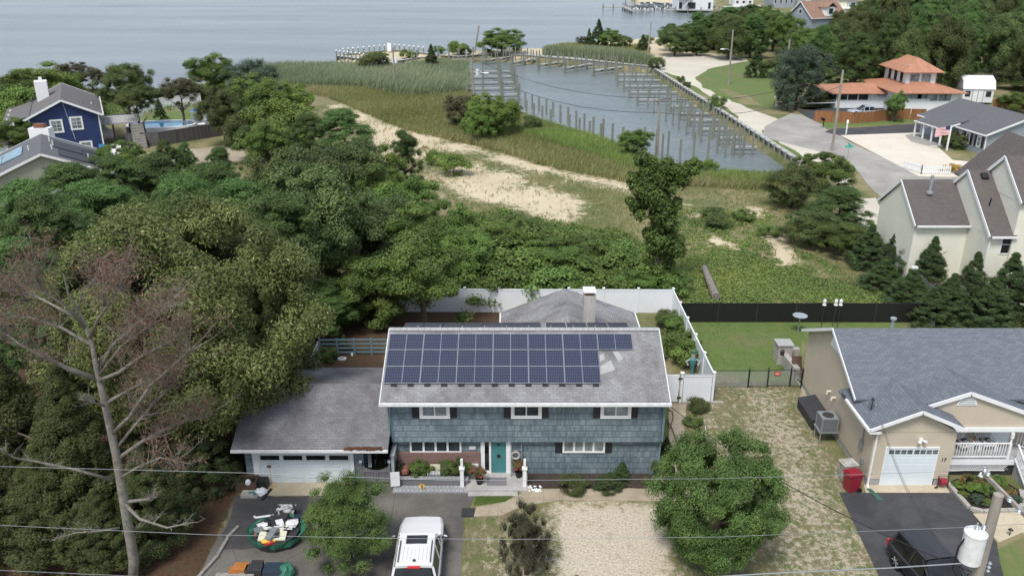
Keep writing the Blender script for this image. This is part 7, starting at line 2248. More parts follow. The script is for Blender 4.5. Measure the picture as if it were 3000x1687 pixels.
for px, py, h, r, l in ((1962, 150, 7, 4.0, 'umbrella pine standing apart at the beach road'), (1995, 148, 6.5, 3.2, 'pine beside the lone umbrella pine'), (2040, 150, 10, 3.8, 'tall pine with bare stem before the water'), (2085, 148, 9.5, 4, 'tall pine with bare stem beside the first'),
                        (2130, 120, 9.6, 5.5, 'highest round pine crown over the inlet'), (2190, 115, 10, 5, 'dense pine above the bare wooden pole')):
    X, Y, _ = at(px, py)
    tree('pine%d' % rw.randrange(3), 'pine_tree', l, 'tree', X, Y, h, r, .3)
T('silver0', 'spruce_tree', 'large blue grey tree beside the signs and the dark drive', 'tree', 2355, 124, 140, 4.7, .2)
T('silver0', 'spruce_tree', 'smaller blue grey tree below the wooden pole', 'tree', 2318, 225, 139, 2.6, .05)
T('oak1', 'leafy_tree', 'dark leafy bush under the blue grey tree', 'tree', 2400, 262, 144, 3.0, .0)
for px, pt, y, r, k, l in ((2850, 222, 166, 5.5, 'oak1', 'olive oak rising behind the roof of the white shed'), (2990, 268, 137, 3.0, 'green1', 'green tree at the end of the orange fence beyond the shed'), (3030, 200, 160, 5.5, 'oak0', 'large dark oak cut by the frame edge above the bungalow')):
    T(k, 'oak_tree', l, 'tree', px, pt, y, r, .0)
for px, pt, y, r in ((2560, 215, 168, 4), (2640, 200, 170, 4), (2700, 190, 172, 4), (2760, 205, 168, 4), (2480, 240, 160, 4), (2800, 225, 160, 4)):
    T('bright0', 'leafy_tree', 'yellow green young tree in front of the dark woods', 'tree', px, pt, y, r, .0, 'yellow green young trees before the dark woods')
# near shrubs
for px, py, r, h, k, l in ((1970, 985, 1.0, 1.7, 'green0', 'bushy shrub against the tall side fence'), (1990, 1045, 1.35, 1.9, 'shrub0', 'largest shrub inside the side fence'), (2010, 1070, 1.2, 1.7, 'shrub2', 'round shrub behind the garden figure'),
                           (1950, 960, .9, 1.4, 'shrub1', 'thin shrub at the rear of the side yard'), (1680, 1432, .85, .65, 'shrub1', 'low spreading plant in the mulch bed'), (1785, 1428, .95, .9, 'cedar0', 'dark juniper in the mulch bed'),
                           (1822, 1405, .6, 1.1, 'cedar1', 'upright dark shrub against the blue wall'), (1890, 1418, .25, .3, 'shrub1', 'tiny weed in the mulch bed'), (1950, 1340, .55, 1.3, 'cedar2', 'narrow dark shrub by the side path'),
                           (1935, 1385, .7, 1.0, 'shrub1', 'dark shrub at the house corner downspout'), (2045, 1200, .75, .7, 'shrub1', 'weedy plant in front of the white gate'), (2030, 1245, .6, .5, 'shrub0', 'small weed beside the side path'),
                           (960, 1055, .7, .9, 'shrub0', 'green shrub by the lattice fence'), (1010, 1030, .5, 1.3, 'cedar1', 'dark bush against the blue rail fence'), (1120, 935, 1.3, 1.2, 'shrub0', 'low shrub in the shaded backyard'),
                           (1690, 1690, .1, .1, 'shrub0', 'tiny sprout in gravel')):
    X, Y, _ = at(px, py)
    tree(k, 'shrub', l, 'shrub', X, Y, h, r, 0)
# ground cover
SP = [SAND1, SAND2, SAND3]
FIELD = PP([(1340, 650), (1300, 560), (1180, 470), (1240, 430), (1560, 500), (1850, 560), (1900, 530), (2280, 540), (2350, 700), (2480, 790), (2620, 885), (2020, 885), (1990, 840), (1420, 830)])
blades('field_grass', 'tawny and green wild grass over the vacant lot', 'grass', [FIELD], 19000, .36, .035, 'grass', 3, per=4, minus=PATCH + [SAND2, SAND3], tint=(0, 1), keep=.25, patch=.33)
blades('sand_grass', 'sparse dry grass tufts on the bare sand', 'grass', [SAND1, SAND2, SAND3] + PATCH, 900, .45, .05, 'grass', 4, per=4, tint=(.2, 1), keep=.2)
MARSH = PP([(640, 232), (760, 210), (850, 205), (1000, 207), (1130, 214), (1180, 213), (1230, 200), (1300, 192), (1360, 197), (1366, 238), (1362, 275), (1200, 285), (1050, 262), (800, 258)])
blades('marsh_reeds', 'grey green reeds of the marsh tongue beside the basin', 'reeds', [MARSH], 15000, 2.3, .10, 'reed', 5, lean=(.35, 0), per=4, patch=.11)
MEAD = PP([(830, 262), (1050, 262), (1200, 287), (1362, 277), (1470, 330), (1600, 370), (1790, 430), (1880, 468), (1980, 505), (2100, 520), (2290, 524), (2290, 560), (1860, 545), (1560, 482), (1440, 440), (1300, 410), (1190, 385), (1070, 335), (960, 288), (860, 268)])
blades('meadow_grass', 'tall green and straw grass between sand track and basin', 'grass', [MEAD], 30000, 1.0, .06, 'grass', 6, lean=(.25, 0), per=4, patch=.16)
BANK = PP([(1480, 330), (1600, 368), (1790, 428), (1870, 462), (1950, 492), (2060, 513), (2300, 521), (2290, 545), (2050, 540), (1900, 530), (1760, 470), (1600, 420), (1440, 370)])
blades('bank_reeds', 'bright green reeds along the near bank of the basin', 'reeds', [BANK], 9000, 1.1, .07, 'scrub', 7, per=4, tint=(.4, 1), patch=.3)
NB = PP([(1590, 166), (1680, 172), (1820, 188), (1900, 196), (1912, 190), (1860, 180), (1760, 170), (1660, 160), (1600, 158)])
blades('shore_reeds', 'tawny reeds behind the north boardwalk', 'reeds', [NB], 5000, 3.0, .13, 'reed', 8, per=4, tint=(.1, 1), patch=.1)
DUNE = PP([(1600, 141), (1700, 130), (1790, 135), (1900, 140), (1900, 160), (1800, 160), (1700, 155), (1620, 152)])
blades('dune_grass', 'green dune grass around the parked dark car', 'grass', [DUNE], 2600, 1.0, .12, 'grass', 9, per=4, tint=(.1, .8), keep=.4)
SHORE = PP([(-150, 275), (300, 270), (560, 264), (640, 240), (700, 280), (640, 330), (560, 316), (380, 340), (-150, 380)])
blades('shore_grass', 'rough green growth along the bay shore', 'grass', [SHORE], 5200, .9, .1, 'scrub', 10, per=4, tint=(.1, .8))
mounds('brambles', 'low bright green brambles in front of the black mesh fence', 'ground cover', [PP([(1990, 860), (2000, 760), (2150, 735), (2350, 810), (2480, 830), (2680, 888), (2010, 890)])], 1150, .5, 'scrub', 11, (.16, .1), 44)
mounds('brambles', 'scattered green weeds across the middle of the vacant lot', 'ground cover', [PP([(1900, 700), (1960, 620), (2250, 620), (2340, 740), (2480, 800), (2350, 820), (2100, 750), (2000, 790), (1900, 800)])], 480, .45, 'scrub', 12, (.22, .14), 26, PATCH)
mounds('undergrowth', 'dense green undergrowth between the thicket and the sand', 'ground cover', [PP([(1340, 640), (1480, 620), (1640, 660), (1820, 680), (1900, 720), (1900, 830), (1420, 820)])], 700, .8, 'leaf_green', 13, (.26, .16), 34)
mounds('leaf_litter', 'shaded undergrowth below the wood', 'ground cover', [PP([(-100, 1500), (-100, 600), (700, 520), (1050, 600), (1000, 850), (820, 1050), (600, 1450)])], 1300, .7, 'leaf_cedar', 14, (.3, .18), 24)
blades('yard_grass', 'thin patchy grass on the sandy strip between the houses', 'grass', [PP([(2000, 1120), (2330, 1120), (2450, 1440), (2600, 1700), (2000, 1700)]), PP([(1360, 1500), (1640, 1480), (1640, 1700), (1355, 1700)])], 7000, .09, .014, 'grass', 15, per=4, tint=(0, .6), keep=.3, patch=1.2)
blades('lawn_grass', 'mown green lawn inside the mesh fence', 'grass', [PP([(2030, 945), (2360, 950), (2330, 1110), (2085, 1090)])], 9000, .035, .014, 'scrub', 16, per=3, tint=(.2, .7), patch=.8)
blades('lawn_grass', 'green grass strip before the front step', 'grass', [PP([(1400, 1440), (1540, 1433), (1480, 1468), (1388, 1480)])], 2500, .1, .014, 'scrub', 17, per=4, tint=(.4, 1))

# the vine covered dead tree
vx, vy, _ = at(1915, 858)
VT = thing('vine_tree', 'tall leaning tree smothered in dark vines behind the white fence', 'tree', (vx, vy, 0))
rng = np.random.default_rng(21)
vb = [(1890, 478, 1.1), (1930, 492, 1.3), (1968, 520, 1.3), (1998, 512, .9), (2025, 488, .7), (2038, 478, .5), (1885, 545, 1.2), (1925, 560, 1.5), (1860, 590, .8), (1900, 620, 1.3), (1940, 635, 1.4), (1975, 600, .7), (1935, 690, 1.4), (1960, 740, 1.3), (1925, 745, 1.2), (1945, 790, 1.3), (1905, 690, .7), (1985, 700, .5), (1930, 835, 1.3), (1850, 520, .5)]
bc, br_ = [], []
for px, py, r in vb:
    c0 = np.array(aty(px, py, vy)) - (vx, vy, 0)
    for _ in range(7):
        d = rng.normal(size=3); d /= np.linalg.norm(d)
        bc.append(c0 + d * r * .6); br_.append(r * rng.uniform(.3, .55))
bc, br_ = np.array(bc), np.array(br_)
ci = rng.integers(0, len(bc), 30000)
d = rng.normal(size=(30000, 3)); d /= np.linalg.norm(d, axis=1)[:, None]
cl = rng.uniform(size=len(bc))
me = leaf_mesh('crown', bc[ci] + d * br_[ci][:, None] * rng.uniform(.7, 1.2, (30000, 1)), d + rng.normal(size=(30000, 3)) * .5 + (0, 0, .4), .22, .13, np.clip(cl[ci] * .4 + rng.uniform(size=30000) * .4, 0, .8), 'leaf_green', None, [(c, (r * .7,) * 3) for c, r in zip(bc, br_)], rng)
o = bpy.data.objects.new('crown', me); COL.objects.link(o); o.parent = VT
MB().tube([(vx, vy, 0), aty(1935, 700, vy), aty(1925, 600, vy), aty(1900, 490, vy)], [.3, .25, .2, .08], 7).tube([aty(1925, 600, vy), aty(1985, 530, vy), aty(2035, 480, vy)], [.16, .1, .05], 6).build('trunk', 'bark', VT, W=True)

# ===== the dead pine =====
DPX, DPY, _ = at(388, 1700)
DP = thing('dead_pine', 'dead bare pine with lichened grey trunk and rusty brown twigs', 'tree', (DPX, DPY, 0))
def dpt(px, py, dy=0.0): return aty(px, py, DPY + dy)
TR = [(DPX, DPY, -.1), dpt(392, 1640), dpt(365, 1480), dpt(340, 1330), dpt(318, 1230), dpt(296, 1130), dpt(283, 1080), dpt(268, 1000), dpt(240, 930), dpt(200, 860), dpt(185, 800)]
MB().tube(TR, [.22, .21, .185, .165, .145, .125, .1, .075, .05, .035, .02], 9).build('trunk', 'bark_grey', DP, W=True, smooth=True)
rd = random.Random(31)
twv, twc = MB(), []
def limb(pts, r0, dys):
    P_ = [dpt(p[0], p[1], d) for p, d in zip(pts, dys)]
    k = len(P_)
    MB().tube(P_, [r0 * (1 - .8 * i / (k - 1)) for i in range(k)], 6).build('limb', 'bark_grey', DP, W=True, smooth=True)
    return [np.array(p) for p in P_]
LB_ = [([(360, 1470), (410, 1520), (490, 1545), (560, 1530)], .085, (0, -.6, -1.2, -1.6), 0), ([(350, 1545), (290, 1555), (220, 1560), (160, 1576)], .05, (0, -.4, -.8, -1), 0),
       ([(330, 1405), (220, 1375), (100, 1350), (40, 1340), (0, 1312)], .07, (0, -.6, -1, -1.4, -1.6), 0), ([(368, 1470), (430, 1462), (455, 1455)], .09, (0, -.2, -.4), 0),
       ([(352, 1400), (400, 1370), (470, 1340), (560, 1360)], .07, (0, -.5, -1, -1.6), .4), ([(350, 1340), (420, 1290), (500, 1250), (600, 1215)], .09, (0, .3, .8, 1.4), 1),
       ([(342, 1310), (400, 1240), (460, 1170), (500, 1130)], .07, (0, .6, 1.4, 2), 1), ([(330, 1270), (380, 1220), (440, 1130), (520, 1060), (560, 1020)], .09, (0, -.5, -1, -1.6, -2), 1),
       ([(312, 1180), (380, 1140), (450, 1110), (540, 1060)], .08, (0, .4, .9, 1.4), 1), ([(290, 1115), (350, 1090), (420, 1040), (480, 1010), (520, 980)], .09, (0, -.6, -1.2, -1.8, -2), 1),
       ([(285, 1110), (200, 1080), (120, 1040), (60, 1010), (20, 980)], .11, (0, -.4, -.8, -1, -1.2), 1), ([(310, 1190), (280, 1180), (250, 1172)], .05, (0, -.6, -.9), 0),
       ([(283, 1090), (330, 1010), (400, 950), (470, 900), (520, 890)], .08, (0, .6, 1.2, 2, 2.2), 1), ([(268, 1010), (180, 960), (90, 930), (20, 930)], .08, (0, .5, 1, 1.5), 1),
       ([(250, 960), (200, 900), (150, 870), (110, 830), (100, 800)], .07, (0, -.5, -.8, -1, -1.2), 1), ([(262, 990), (290, 930), (330, 880), (350, 820)], .07, (0, -.5, -1, -1.4), 1),
       ([(240, 940), (130, 880), (60, 850), (10, 850)], .06, (0, .8, 1.4, 1.8), 1), ([(230, 915), (240, 850), (280, 830), (340, 800)], .05, (0, .6, 1, 1.2), 1), ([(290, 1100), (360, 1010), (430, 960), (505, 880)], .06, (0, -1, -2, -2.6), 1)]
for pts, r0, dys, dn in LB_:
    P_ = limb(pts, r0, dys)
    k = len(P_)
    for s in range(int(20 + 20 * dn)):
        i = rd.randrange(1 if k > 2 else 0, k - 1); q = rd.random()
        p = P_[i] + (P_[i + 1] - P_[i]) * q
        d = P_[i + 1] - P_[i]; d = d / np.linalg.norm(d)
        l_ = rd.uniform(.35, 1.1) * (1 if dn else .4)
        e = p + (d * .6 + np.array([rd.gauss(0, .6), rd.gauss(0, .6), rd.uniform(.15, 1.0)])) * l_
        mid = (p + e) / 2 + np.array([0, 0, -.08])
        twv.tube([p, mid, e], [.014, .01, .004], 3)
        for w_ in range(4):
            f = mid + (e - mid) * rd.random() if rd.random() < .7 else e
            g_ = f + np.array([rd.gauss(0, .22), rd.gauss(0, .22), rd.uniform(0, .35)]) * (1 if dn else .5)
            twv.tube([f, g_], [.008, .003], 3)
            if dn: twc.append(g_)
        if dn: twc.append(e)
o = twv.build('twigs', 'bark_grey', DP, W=True)
rng = np.random.default_rng(9)
C = np.array(twc); k = 7
pos = np.repeat(C, k, 0) + rng.normal(size=(len(C) * k, 3)) * .13
nn = rng.normal(size=pos.shape)
me = leaf_mesh('needles', pos - np.array([DPX, DPY, 0]), nn, .17, .022, rng.uniform(size=len(pos)), 'needle_dead', rng=rng)
o = bpy.data.objects.new('needles', me); COL.objects.link(o); o.parent = DP

# ===== things round the blue house =====
def W_(px, py, z=0.0): return at(px, py, z)
def TH_(name, label, cat, px, py, z=0.0, rz=0.0):
    X_, Y_, _ = at(px, py, z)
    return thing(name, label, cat, (X_, Y_, z), rz)
PBx0, PBx1 = at(1163, 1415)[0], at(1372, 1415)[0]
BP = thing('brick_planter', 'long grey brick planter below the brick wall', 'planter', ((PBx0 + PBx1) / 2, 34.95, 0))
MB().box(PBx0, PBx1, 34.85, 35.0, 0, .42).box(PBx0, PBx0 + .15, 35.0, 35.77, 0, .42).box(PBx1 - .15, PBx1, 35.0, 35.77, 0, .42).build('wall', 'grey_paint', BP, W=True)
MB().box(PBx0 - .03, PBx1 + .03, 34.8, 35.03, .42, .48).build('coping', 'brick_slab', BP, W=True)
MB().box(PBx0 + .15, PBx1 - .15, 35.0, 35.77, .02, .36).build('soil', 'mulch', BP, W=True)
mb = MB(); mb.box(PBx0 - .1, PBx1 + .05, 34.25, 34.79, 0, .1); one('brick_apron', mb, 'brick_slab', 'grey brick strip laid in front of the planter', 'paving')
mb = MB(); sx0, sx1 = at(1370, 1392)[0], at(1545, 1392)[0]
mb.box(sx0, sx1, 34.35, 35.85, 0, .13); mb.box(sx0 + .1, sx1 - .5, 34.0, 34.34, 0, .07)
one('front_step', mb, 'concrete_grey', 'pale concrete front step below the teal door', 'step')
mb = MB(); a, b_ = at(1428, 1398), at(1484, 1417); mb.box(a[0], b_[0], 34.75, 35.4, .135, .155); one('door_mat', mb, 'grey_paint', 'dark ribbed door mat on the front step', 'mat')
plain('rust_pot', (.26, .1, .07), .7, .2); plain('clay', (.35, .16, .09), .8, .1)
foliage('flower_red', [(0, (.04, .09, .015)), (.5, (.09, .15, .03)), (.7, (.45, .03, .04)), (1, (.6, .05, .06))], obj=0)
tmpl('pot0', 'dome', 91, 18, 1500, .2, .1, 'flower_red', .8, (.25, .4))
def potted(px, py, r, h, label, k='pot0', pot='black'):
    X_, Y_, _ = at(px, py)
    t = tree(k, 'potted_plant', label, 'plant', X_, Y_, h, r, .35, z0=.13)
    MB().lathe([(.14, 0), (.2, .3), (.21, .32)], n=10).build('pot', pot, t)
    return t
potted(1405, 1422, .42, .95, 'potted plant with red and green leaves beside the door mat')
potted(1520, 1402, .42, .95, 'potted red flowers by the ladder and white post')
X_, Y_ = at(1190, 1398)[:2]
PT = thing('red_pot', 'round rust red pot standing in the planter', 'pot', (X_, 35.35, .36)); MB().lathe([(.12, 0), (.22, .15), (.2, .34), (.12, .42), (.15, .46)], n=12).build('body', 'rust_pot', PT)
for px, r, h, k, l in ((1228, .5, .8, 'shrub0', 'green plant in the planter beside the red pot'), (1255, .4, .6, 'shrub0', 'lower green plant in the planter'), (1310, .45, .8, 'shrub1', 'leafy plant in the planter right of the stone tablet'), (1340, .5, .85, 'shrub0', 'largest planter plant next to the white post'), (1372, .4, .6, 'shrub1', 'reddish plant behind the planter end'), (1170, .4, .9, 'plum0', 'dark twiggy plant at the planter corner')):
    tree(k, 'planter_plant', l, 'plant', at(px, 1400)[0], 35.4, h, r, 0, z0=.34)
def whitepost(px, label):
    X_ = at(px, 1400)[0]
    t = thing('porch_post', label, 'post', (X_, 34.75, .1))
    MB().box(-.09, .09, -.09, .09, 0, 1.0).build('post', 'white', t); MB().box(-.13, .13, -.13, .13, 1.0, 1.08).build('cap', 'white', t); MB().box(-.06, .06, -.06, .06, 1.08, 1.55).build('finial', 'white', t)
whitepost(1357, 'white turned post rising from the planter end'); whitepost(1536, 'white turned post beside the potted red flowers')
mb = MB(); x0 = at(1257, 1390)[0]
for i in range(9): mb.box(x0 + i * .075, x0 + .035 + i * .075, 35.1, 35.13, .48, .72)
mb.box(x0 - .02, x0 + .66, 35.131, 35.15, .56, .6); one('picket_edging', mb, 'white', 'tiny white picket edging in the planter', 'edging')
mb = MB(); x0 = at(1266, 1375)[0]; mb.box(x0, x0 + .5, 35.5, 35.56, .36, .82); one('stone_tablet', mb, 'cream', 'pale stone tablet standing in the planter', 'tablet')
mb = MB(); x0 = at(1385, 1370)[0]; mb.box(x0, x0 + .33, 35.7, 35.77, .45, .72); one('wall_box', mb, 'white_worn', 'small pale box against the brick wall', 'box')
mb = MB(); x0 = at(1157, 1390)[0]; mb.rbox((x0 + .2, 34.6, .6), (.45, .04, .8), .15); mb.tube([(x0 + .2, 34.62, 0), (x0 + .2, 34.62, .3)], .02); one('garden_flag', mb, 'white', 'white garden flag in front of the wing fence', 'flag')
SF = TH_('sunflower_ornament', 'yellow sunflower ornament at the brick apron', 'ornament', 1237, 1437)
plain('yellow', (.75, .5, .06), .6, .15)
m_ = MB()
for i in range(12):
    a = i * PI / 6; m_.add([(0, -.02, .3), (.1 * math.cos(a - .2), -.02, .3 + .1 * math.sin(a - .2)), (.21 * math.cos(a), -.05, .3 + .21 * math.sin(a)), (.1 * math.cos(a + .2), -.02, .3 + .1 * math.sin(a + .2))], [(0, 1, 2, 3)])
m_.build('petals', 'yellow', SF); MB().ball((0, -.04, .3), (.06, .03, .06)).build('centre', 'rust_pot', SF); MB().tube([(0, 0, 0), (0, 0, .3)], .012).build('stem', 'green_paint', SF)
LD = thing('wooden_ladder', 'old grey ladder leaning on the blue wall beside the door', 'ladder', (at(1513, 1380)[0], 35.6, .13))
m_ = MB()
for s in (-.27, .27): m_.bar((s, -.1, 0), (s * .9, .22, 1.85), .045)
for i in range(6): m_.bar((-.26, -.07 + i * .055, .2 + i * .3), (.26, -.07 + i * .055, .2 + i * .3), .035)
m_.build('ladder_frame', 'grey_metal', LD)
tr_ = [(.0 + .2 * math.cos(i * PI / 6), 0, .2 * math.sin(i * PI / 6)) for i in range(13)]
mb = MB().tube([(at(1510, 1330)[0] + p[0], 35.55, 1.35 + p[2]) for p in tr_], .055, 6)
one('wreath', mb, 'stucco', 'pale dried wreath hanging on the ladder', 'wreath')
# gate side: bikes in the dark passage
for i, l in enumerate(('bicycle leaning in the dark passage behind the gate', 'second bicycle parked against the house in the passage')):
    B_ = thing('bicycle', l, 'bicycle', (-6.95 + i * .5, 36.2, 0), PI / 2 + .1)
    for x in (-.5, .5): MB().tube([(x + .33 * math.cos(j * PI / 8), 0, .34 + .33 * math.sin(j * PI / 8)) for j in range(17)], .022, 5).build('wheel', 'black', B_)
    MB().tube([(-.5, 0, .34), (-.15, 0, .75), (.35, 0, .78), (.0, 0, .32), (-.5, 0, .34)], .02).tube([(.5, 0, .34), (.33, 0, .95)], .02).tube([(.0, 0, .32), (-.18, 0, .85)], .02).build('frame', 'teal' if i else 'grey_metal', B_)
    MB().tube([(.33, -.28, .97), (.33, .28, .97)], .016).build('handlebar', 'dark', B_); MB().ball((-.18, 0, .88), (.13, .07, .04)).build('saddle', 'black', B_)
# things beside the garage
CR = TH_('wooden_crate', 'brown wooden planter crate beside the garage door', 'crate', 728, 1432)
MB().box(-.5, .5, -.35, -.3, 0, .6).box(-.5, .5, .3, .35, 0, .6).box(-.5, -.45, -.3, .3, 0, .6).box(.45, .5, -.3, .3, 0, .6).build('crate_wall', 'wood_brown', CR); MB().box(-.45, .45, -.3, .3, 0, .45).build('soil', 'mulch_black', CR)
small('stone_jug', 'white pot sitting in the wooden crate', 'pot', MB().lathe([(.08, 0), (.15, .12), (.12, .25), (.04, .32)], n=10), 'white_worn', 728, 1420, .45)
small('plastic_tub', 'black plastic tub between crate and garage door', 'tub', MB().box(-.3, .3, -.25, .25, 0, .5), 'black', 768, 1428)
small('plastic_bag', 'white plastic bag lying on the apron corner', 'bag', MB().ball((0, 0, .15), (.35, .28, .18), 9, 6, .2, rd), 'white', 765, 1447)
small('plastic_tray', 'pale tray with a turquoise tool in front of the crate', 'tray', MB().box(-.4, .4, -.22, .22, 0, .2), 'stucco', 733, 1452)
small('rake_head', 'turquoise rope bundle on the tray', 'tool', MB().tube([(-.2, 0, .03), (0, .1, .05), (.2, -.05, .03), (.05, -.1, .05)], .04), 'teal', 740, 1446, .2)
small('black_board', 'black narrow board lying at the apron edge', 'board', MB().rbox((0, 0, .05), (.12, .9, .08), -.25), 'black', 782, 1450)
SFs = TH_('sunflower_stake', 'dried yellow sunflower stake before the garage door', 'ornament', 800, 1430)
MB().tube([(0, 0, 0), (-.02, 0, .6), (-.06, .02, 1.25)], .018).tube([(0, 0, .1), (-.25, -.1, 0)], .015).tube([(0, 0, .1), (.25, -.15, 0)], .015).build('stem', 'yellow', SFs); MB().ball((-.06, 0, 1.28), (.12, .06, .09)).build('flower_head', 'bark', SFs)
small('small_box', 'small rusty box with blue lid by the garage corner', 'box', MB().box(-.2, .2, -.15, .15, 0, .35), 'rust_pot', 1030, 1410)
# garden edging, log and ring
mb = MB(); L0 = [at(700, 1545), at(668, 1580), at(640, 1630), at(580, 1700)]
for i in range(3): mb.bar((L0[i][0], L0[i][1], .08), (L0[i + 1][0] - .03, L0[i + 1][1] + .05, .08), .14, .12)
one('timber_edging', mb, 'wood_grey', 'weathered timber edging along the leafy bed', 'edging')
mb = MB(); a, b_ = at(535, 1430), at(690, 1430); mb.box(a[0], b_[0], a[1], a[1] + .06, 0, .9); one('bed_fence', mb, 'wood_brown', 'low brown board fence under the chestnut', 'fence')
small('garden_dish', 'tilted white dish on a stake under the dead pine', 'bird bath', MB().tube([(0, 0, 0), (0, 0, .8)], .02).rbox((0, 0, .85), (.4, .03, .4), .3, .9), 'white', 556, 1535)
a, b_ = at(2062, 800), at(2096, 885)
mb = MB().tube([(a[0], a[1], .5), ((a[0] + b_[0]) / 2 - .05, (a[1] + b_[1]) / 2, .55), (b_[0], b_[1], .45)], [.22, .28, .32], 9); one('fallen_log', mb, 'bark_grey', 'grey fallen log lying in the green brambles', 'log')
small('garden_ring', 'small white ring lying on the backyard litter', 'ring', ring(.28, .2, .19, .12, 0, .08, 16), 'white_worn', 1002, 1052)
small('garden_figure', 'small white figure on the backyard grass', 'ornament', MB().ball((0, 0, .15), (.09, .09, .15)), 'white', 1032, 1045)
small('lamp_stake', 'yellow and black bug lamp on a stake by the lattice fence', 'lamp', MB().tube([(0, 0, 0), (0, 0, .7)], .02).box(-.09, .09, -.09, .09, .7, 1.3), 'black', 930, 1085)
GF = TH_('garden_figure', 'green hatted garden figure with open arms inside the side fence', 'statue', 2026, 1100)
MB().lathe([(.1, 0), (.12, .5), (.2, .9), (.22, 1.15), (.08, 1.25)], n=10).build('torso', 'teal', GF)
MB().tube([(-.18, 0, 1.15), (-.42, -.05, 1.0), (-.3, -.15, .8)], .06).tube([(.18, 0, 1.15), (.42, -.05, 1.0), (.3, -.15, .8)], .06).build('arms', 'stucco', GF)
MB().tube([(0, 0, 1.25), (0, 0, 1.6)], .12, 8).build('face', 'stucco', GF); MB().lathe([(.15, 1.6), (.15, 1.72), (.08, 1.76)], n=10).build('hat', 'green_paint', GF)
mb = MB(); P_ = [at(x, y, .08) for x, y in ((1956, 1198), (1970, 1205), (1972, 1225), (1962, 1255), (1952, 1228), (1965, 1245), (1982, 1290), (1990, 1325), (2010, 1337))]
one('garden_hose', mb.tube(P_, .03, 5), 'wood_brown', 'brown garden hose snaking along the side path', 'hose')
mb = MB(); P_ = [at(x, y, .06) for x, y in ((2066, 1247), (2068, 1256), (2050, 1272), (2034, 1285))]
one('garden_hose', mb.tube(P_, .02, 5), 'vinyl', 'thin pale green hose end on the sandy grass', 'hose')
small('brick_row', 'row of pale bricks before the white gate', 'bricks', MB().box(-1.2, 1.2, -.08, .08, 0, .12), 'stone_block', 2058, 1181)
small('stepping_slab', 'pale stepping slab half under the leafy tree', 'slab', MB().box(-.9, .9, -.6, .6, 0, .06), 'concrete', 2005, 1412)
small('black_mat', 'dark square mat at the driveway edge', 'mat', MB().box(-.3, .3, -.32, .32, 0, .05), 'dark', 1371, 1502)
small('white_stones', 'white stones heaped at the mulch bed corner', 'stones', [m := MB(), [m.ball((rd.uniform(-.4, .5), rd.uniform(-.25, .2), .04), .06, 6, 4) for _ in range(40)]][0], 'white_worn', 1556, 1432)
tag(bpy.data.objects['white_stones'], kind='stuff')
# ===== the junk on the driveway =====
JT = TH_('folding_table', 'small marbled table with black frame on the dark driveway', 'table', 842, 1520)
m, n, b = nmat('marbled'); n.links.new(ramp(n, noise(n, coords(n, 'Object'), 5, 5), [(.45, (.03, .03, .03)), (.55, (.6, .6, .6))]), b.inputs['Base Color'])
MB().rbox((0, 0, .62), (.85, .55, .05), .03).rbox((-.02, -.28, .45), (.85, .05, .3), .03).build('table_top', 'marbled', JT)
for x in (-.35, .35):
    for y in (-.25, .25): MB().box(x - .02, x + .02, y - .02, y + .02, 0, .6).build('leg', 'black', JT)
plain('tarp', (.03, .16, .10), .5, .3, 3, bmp=.5); plain('cardboard', (.42, .26, .12), .8, .15); plain('orange_wood', (.40, .15, .035), .6, .3)
JB = TH_('tarp_bag', 'round green tarp bag heaped with household junk', 'bag', 812, 1578)
m_ = MB(); k = 22
for i, (r, z) in enumerate(((.95, 0), (1.2, .25), (1.28, .55), (1.18, .5), (1.0, .3))):
    for j in range(k): m_.v.append((r * 1.02 * math.cos(2 * PI * j / k) * (1 + rd.uniform(-.06, .06)), r * .85 * math.sin(2 * PI * j / k) * (1 + rd.uniform(-.06, .06)), z + rd.uniform(-.05, .05)))
for i in range(4):
    for j in range(k): m_.f.append((i * k + j, i * k + (j + 1) % k, (i + 1) * k + (j + 1) % k, (i + 1) * k + j))
m_.build('bag_wall', 'tarp', JB); MB().lathe([(.97, .02), (1.05, .5)], n=18).build('filling', 'dark', JB)
jx, jy, _ = at(812, 1578)
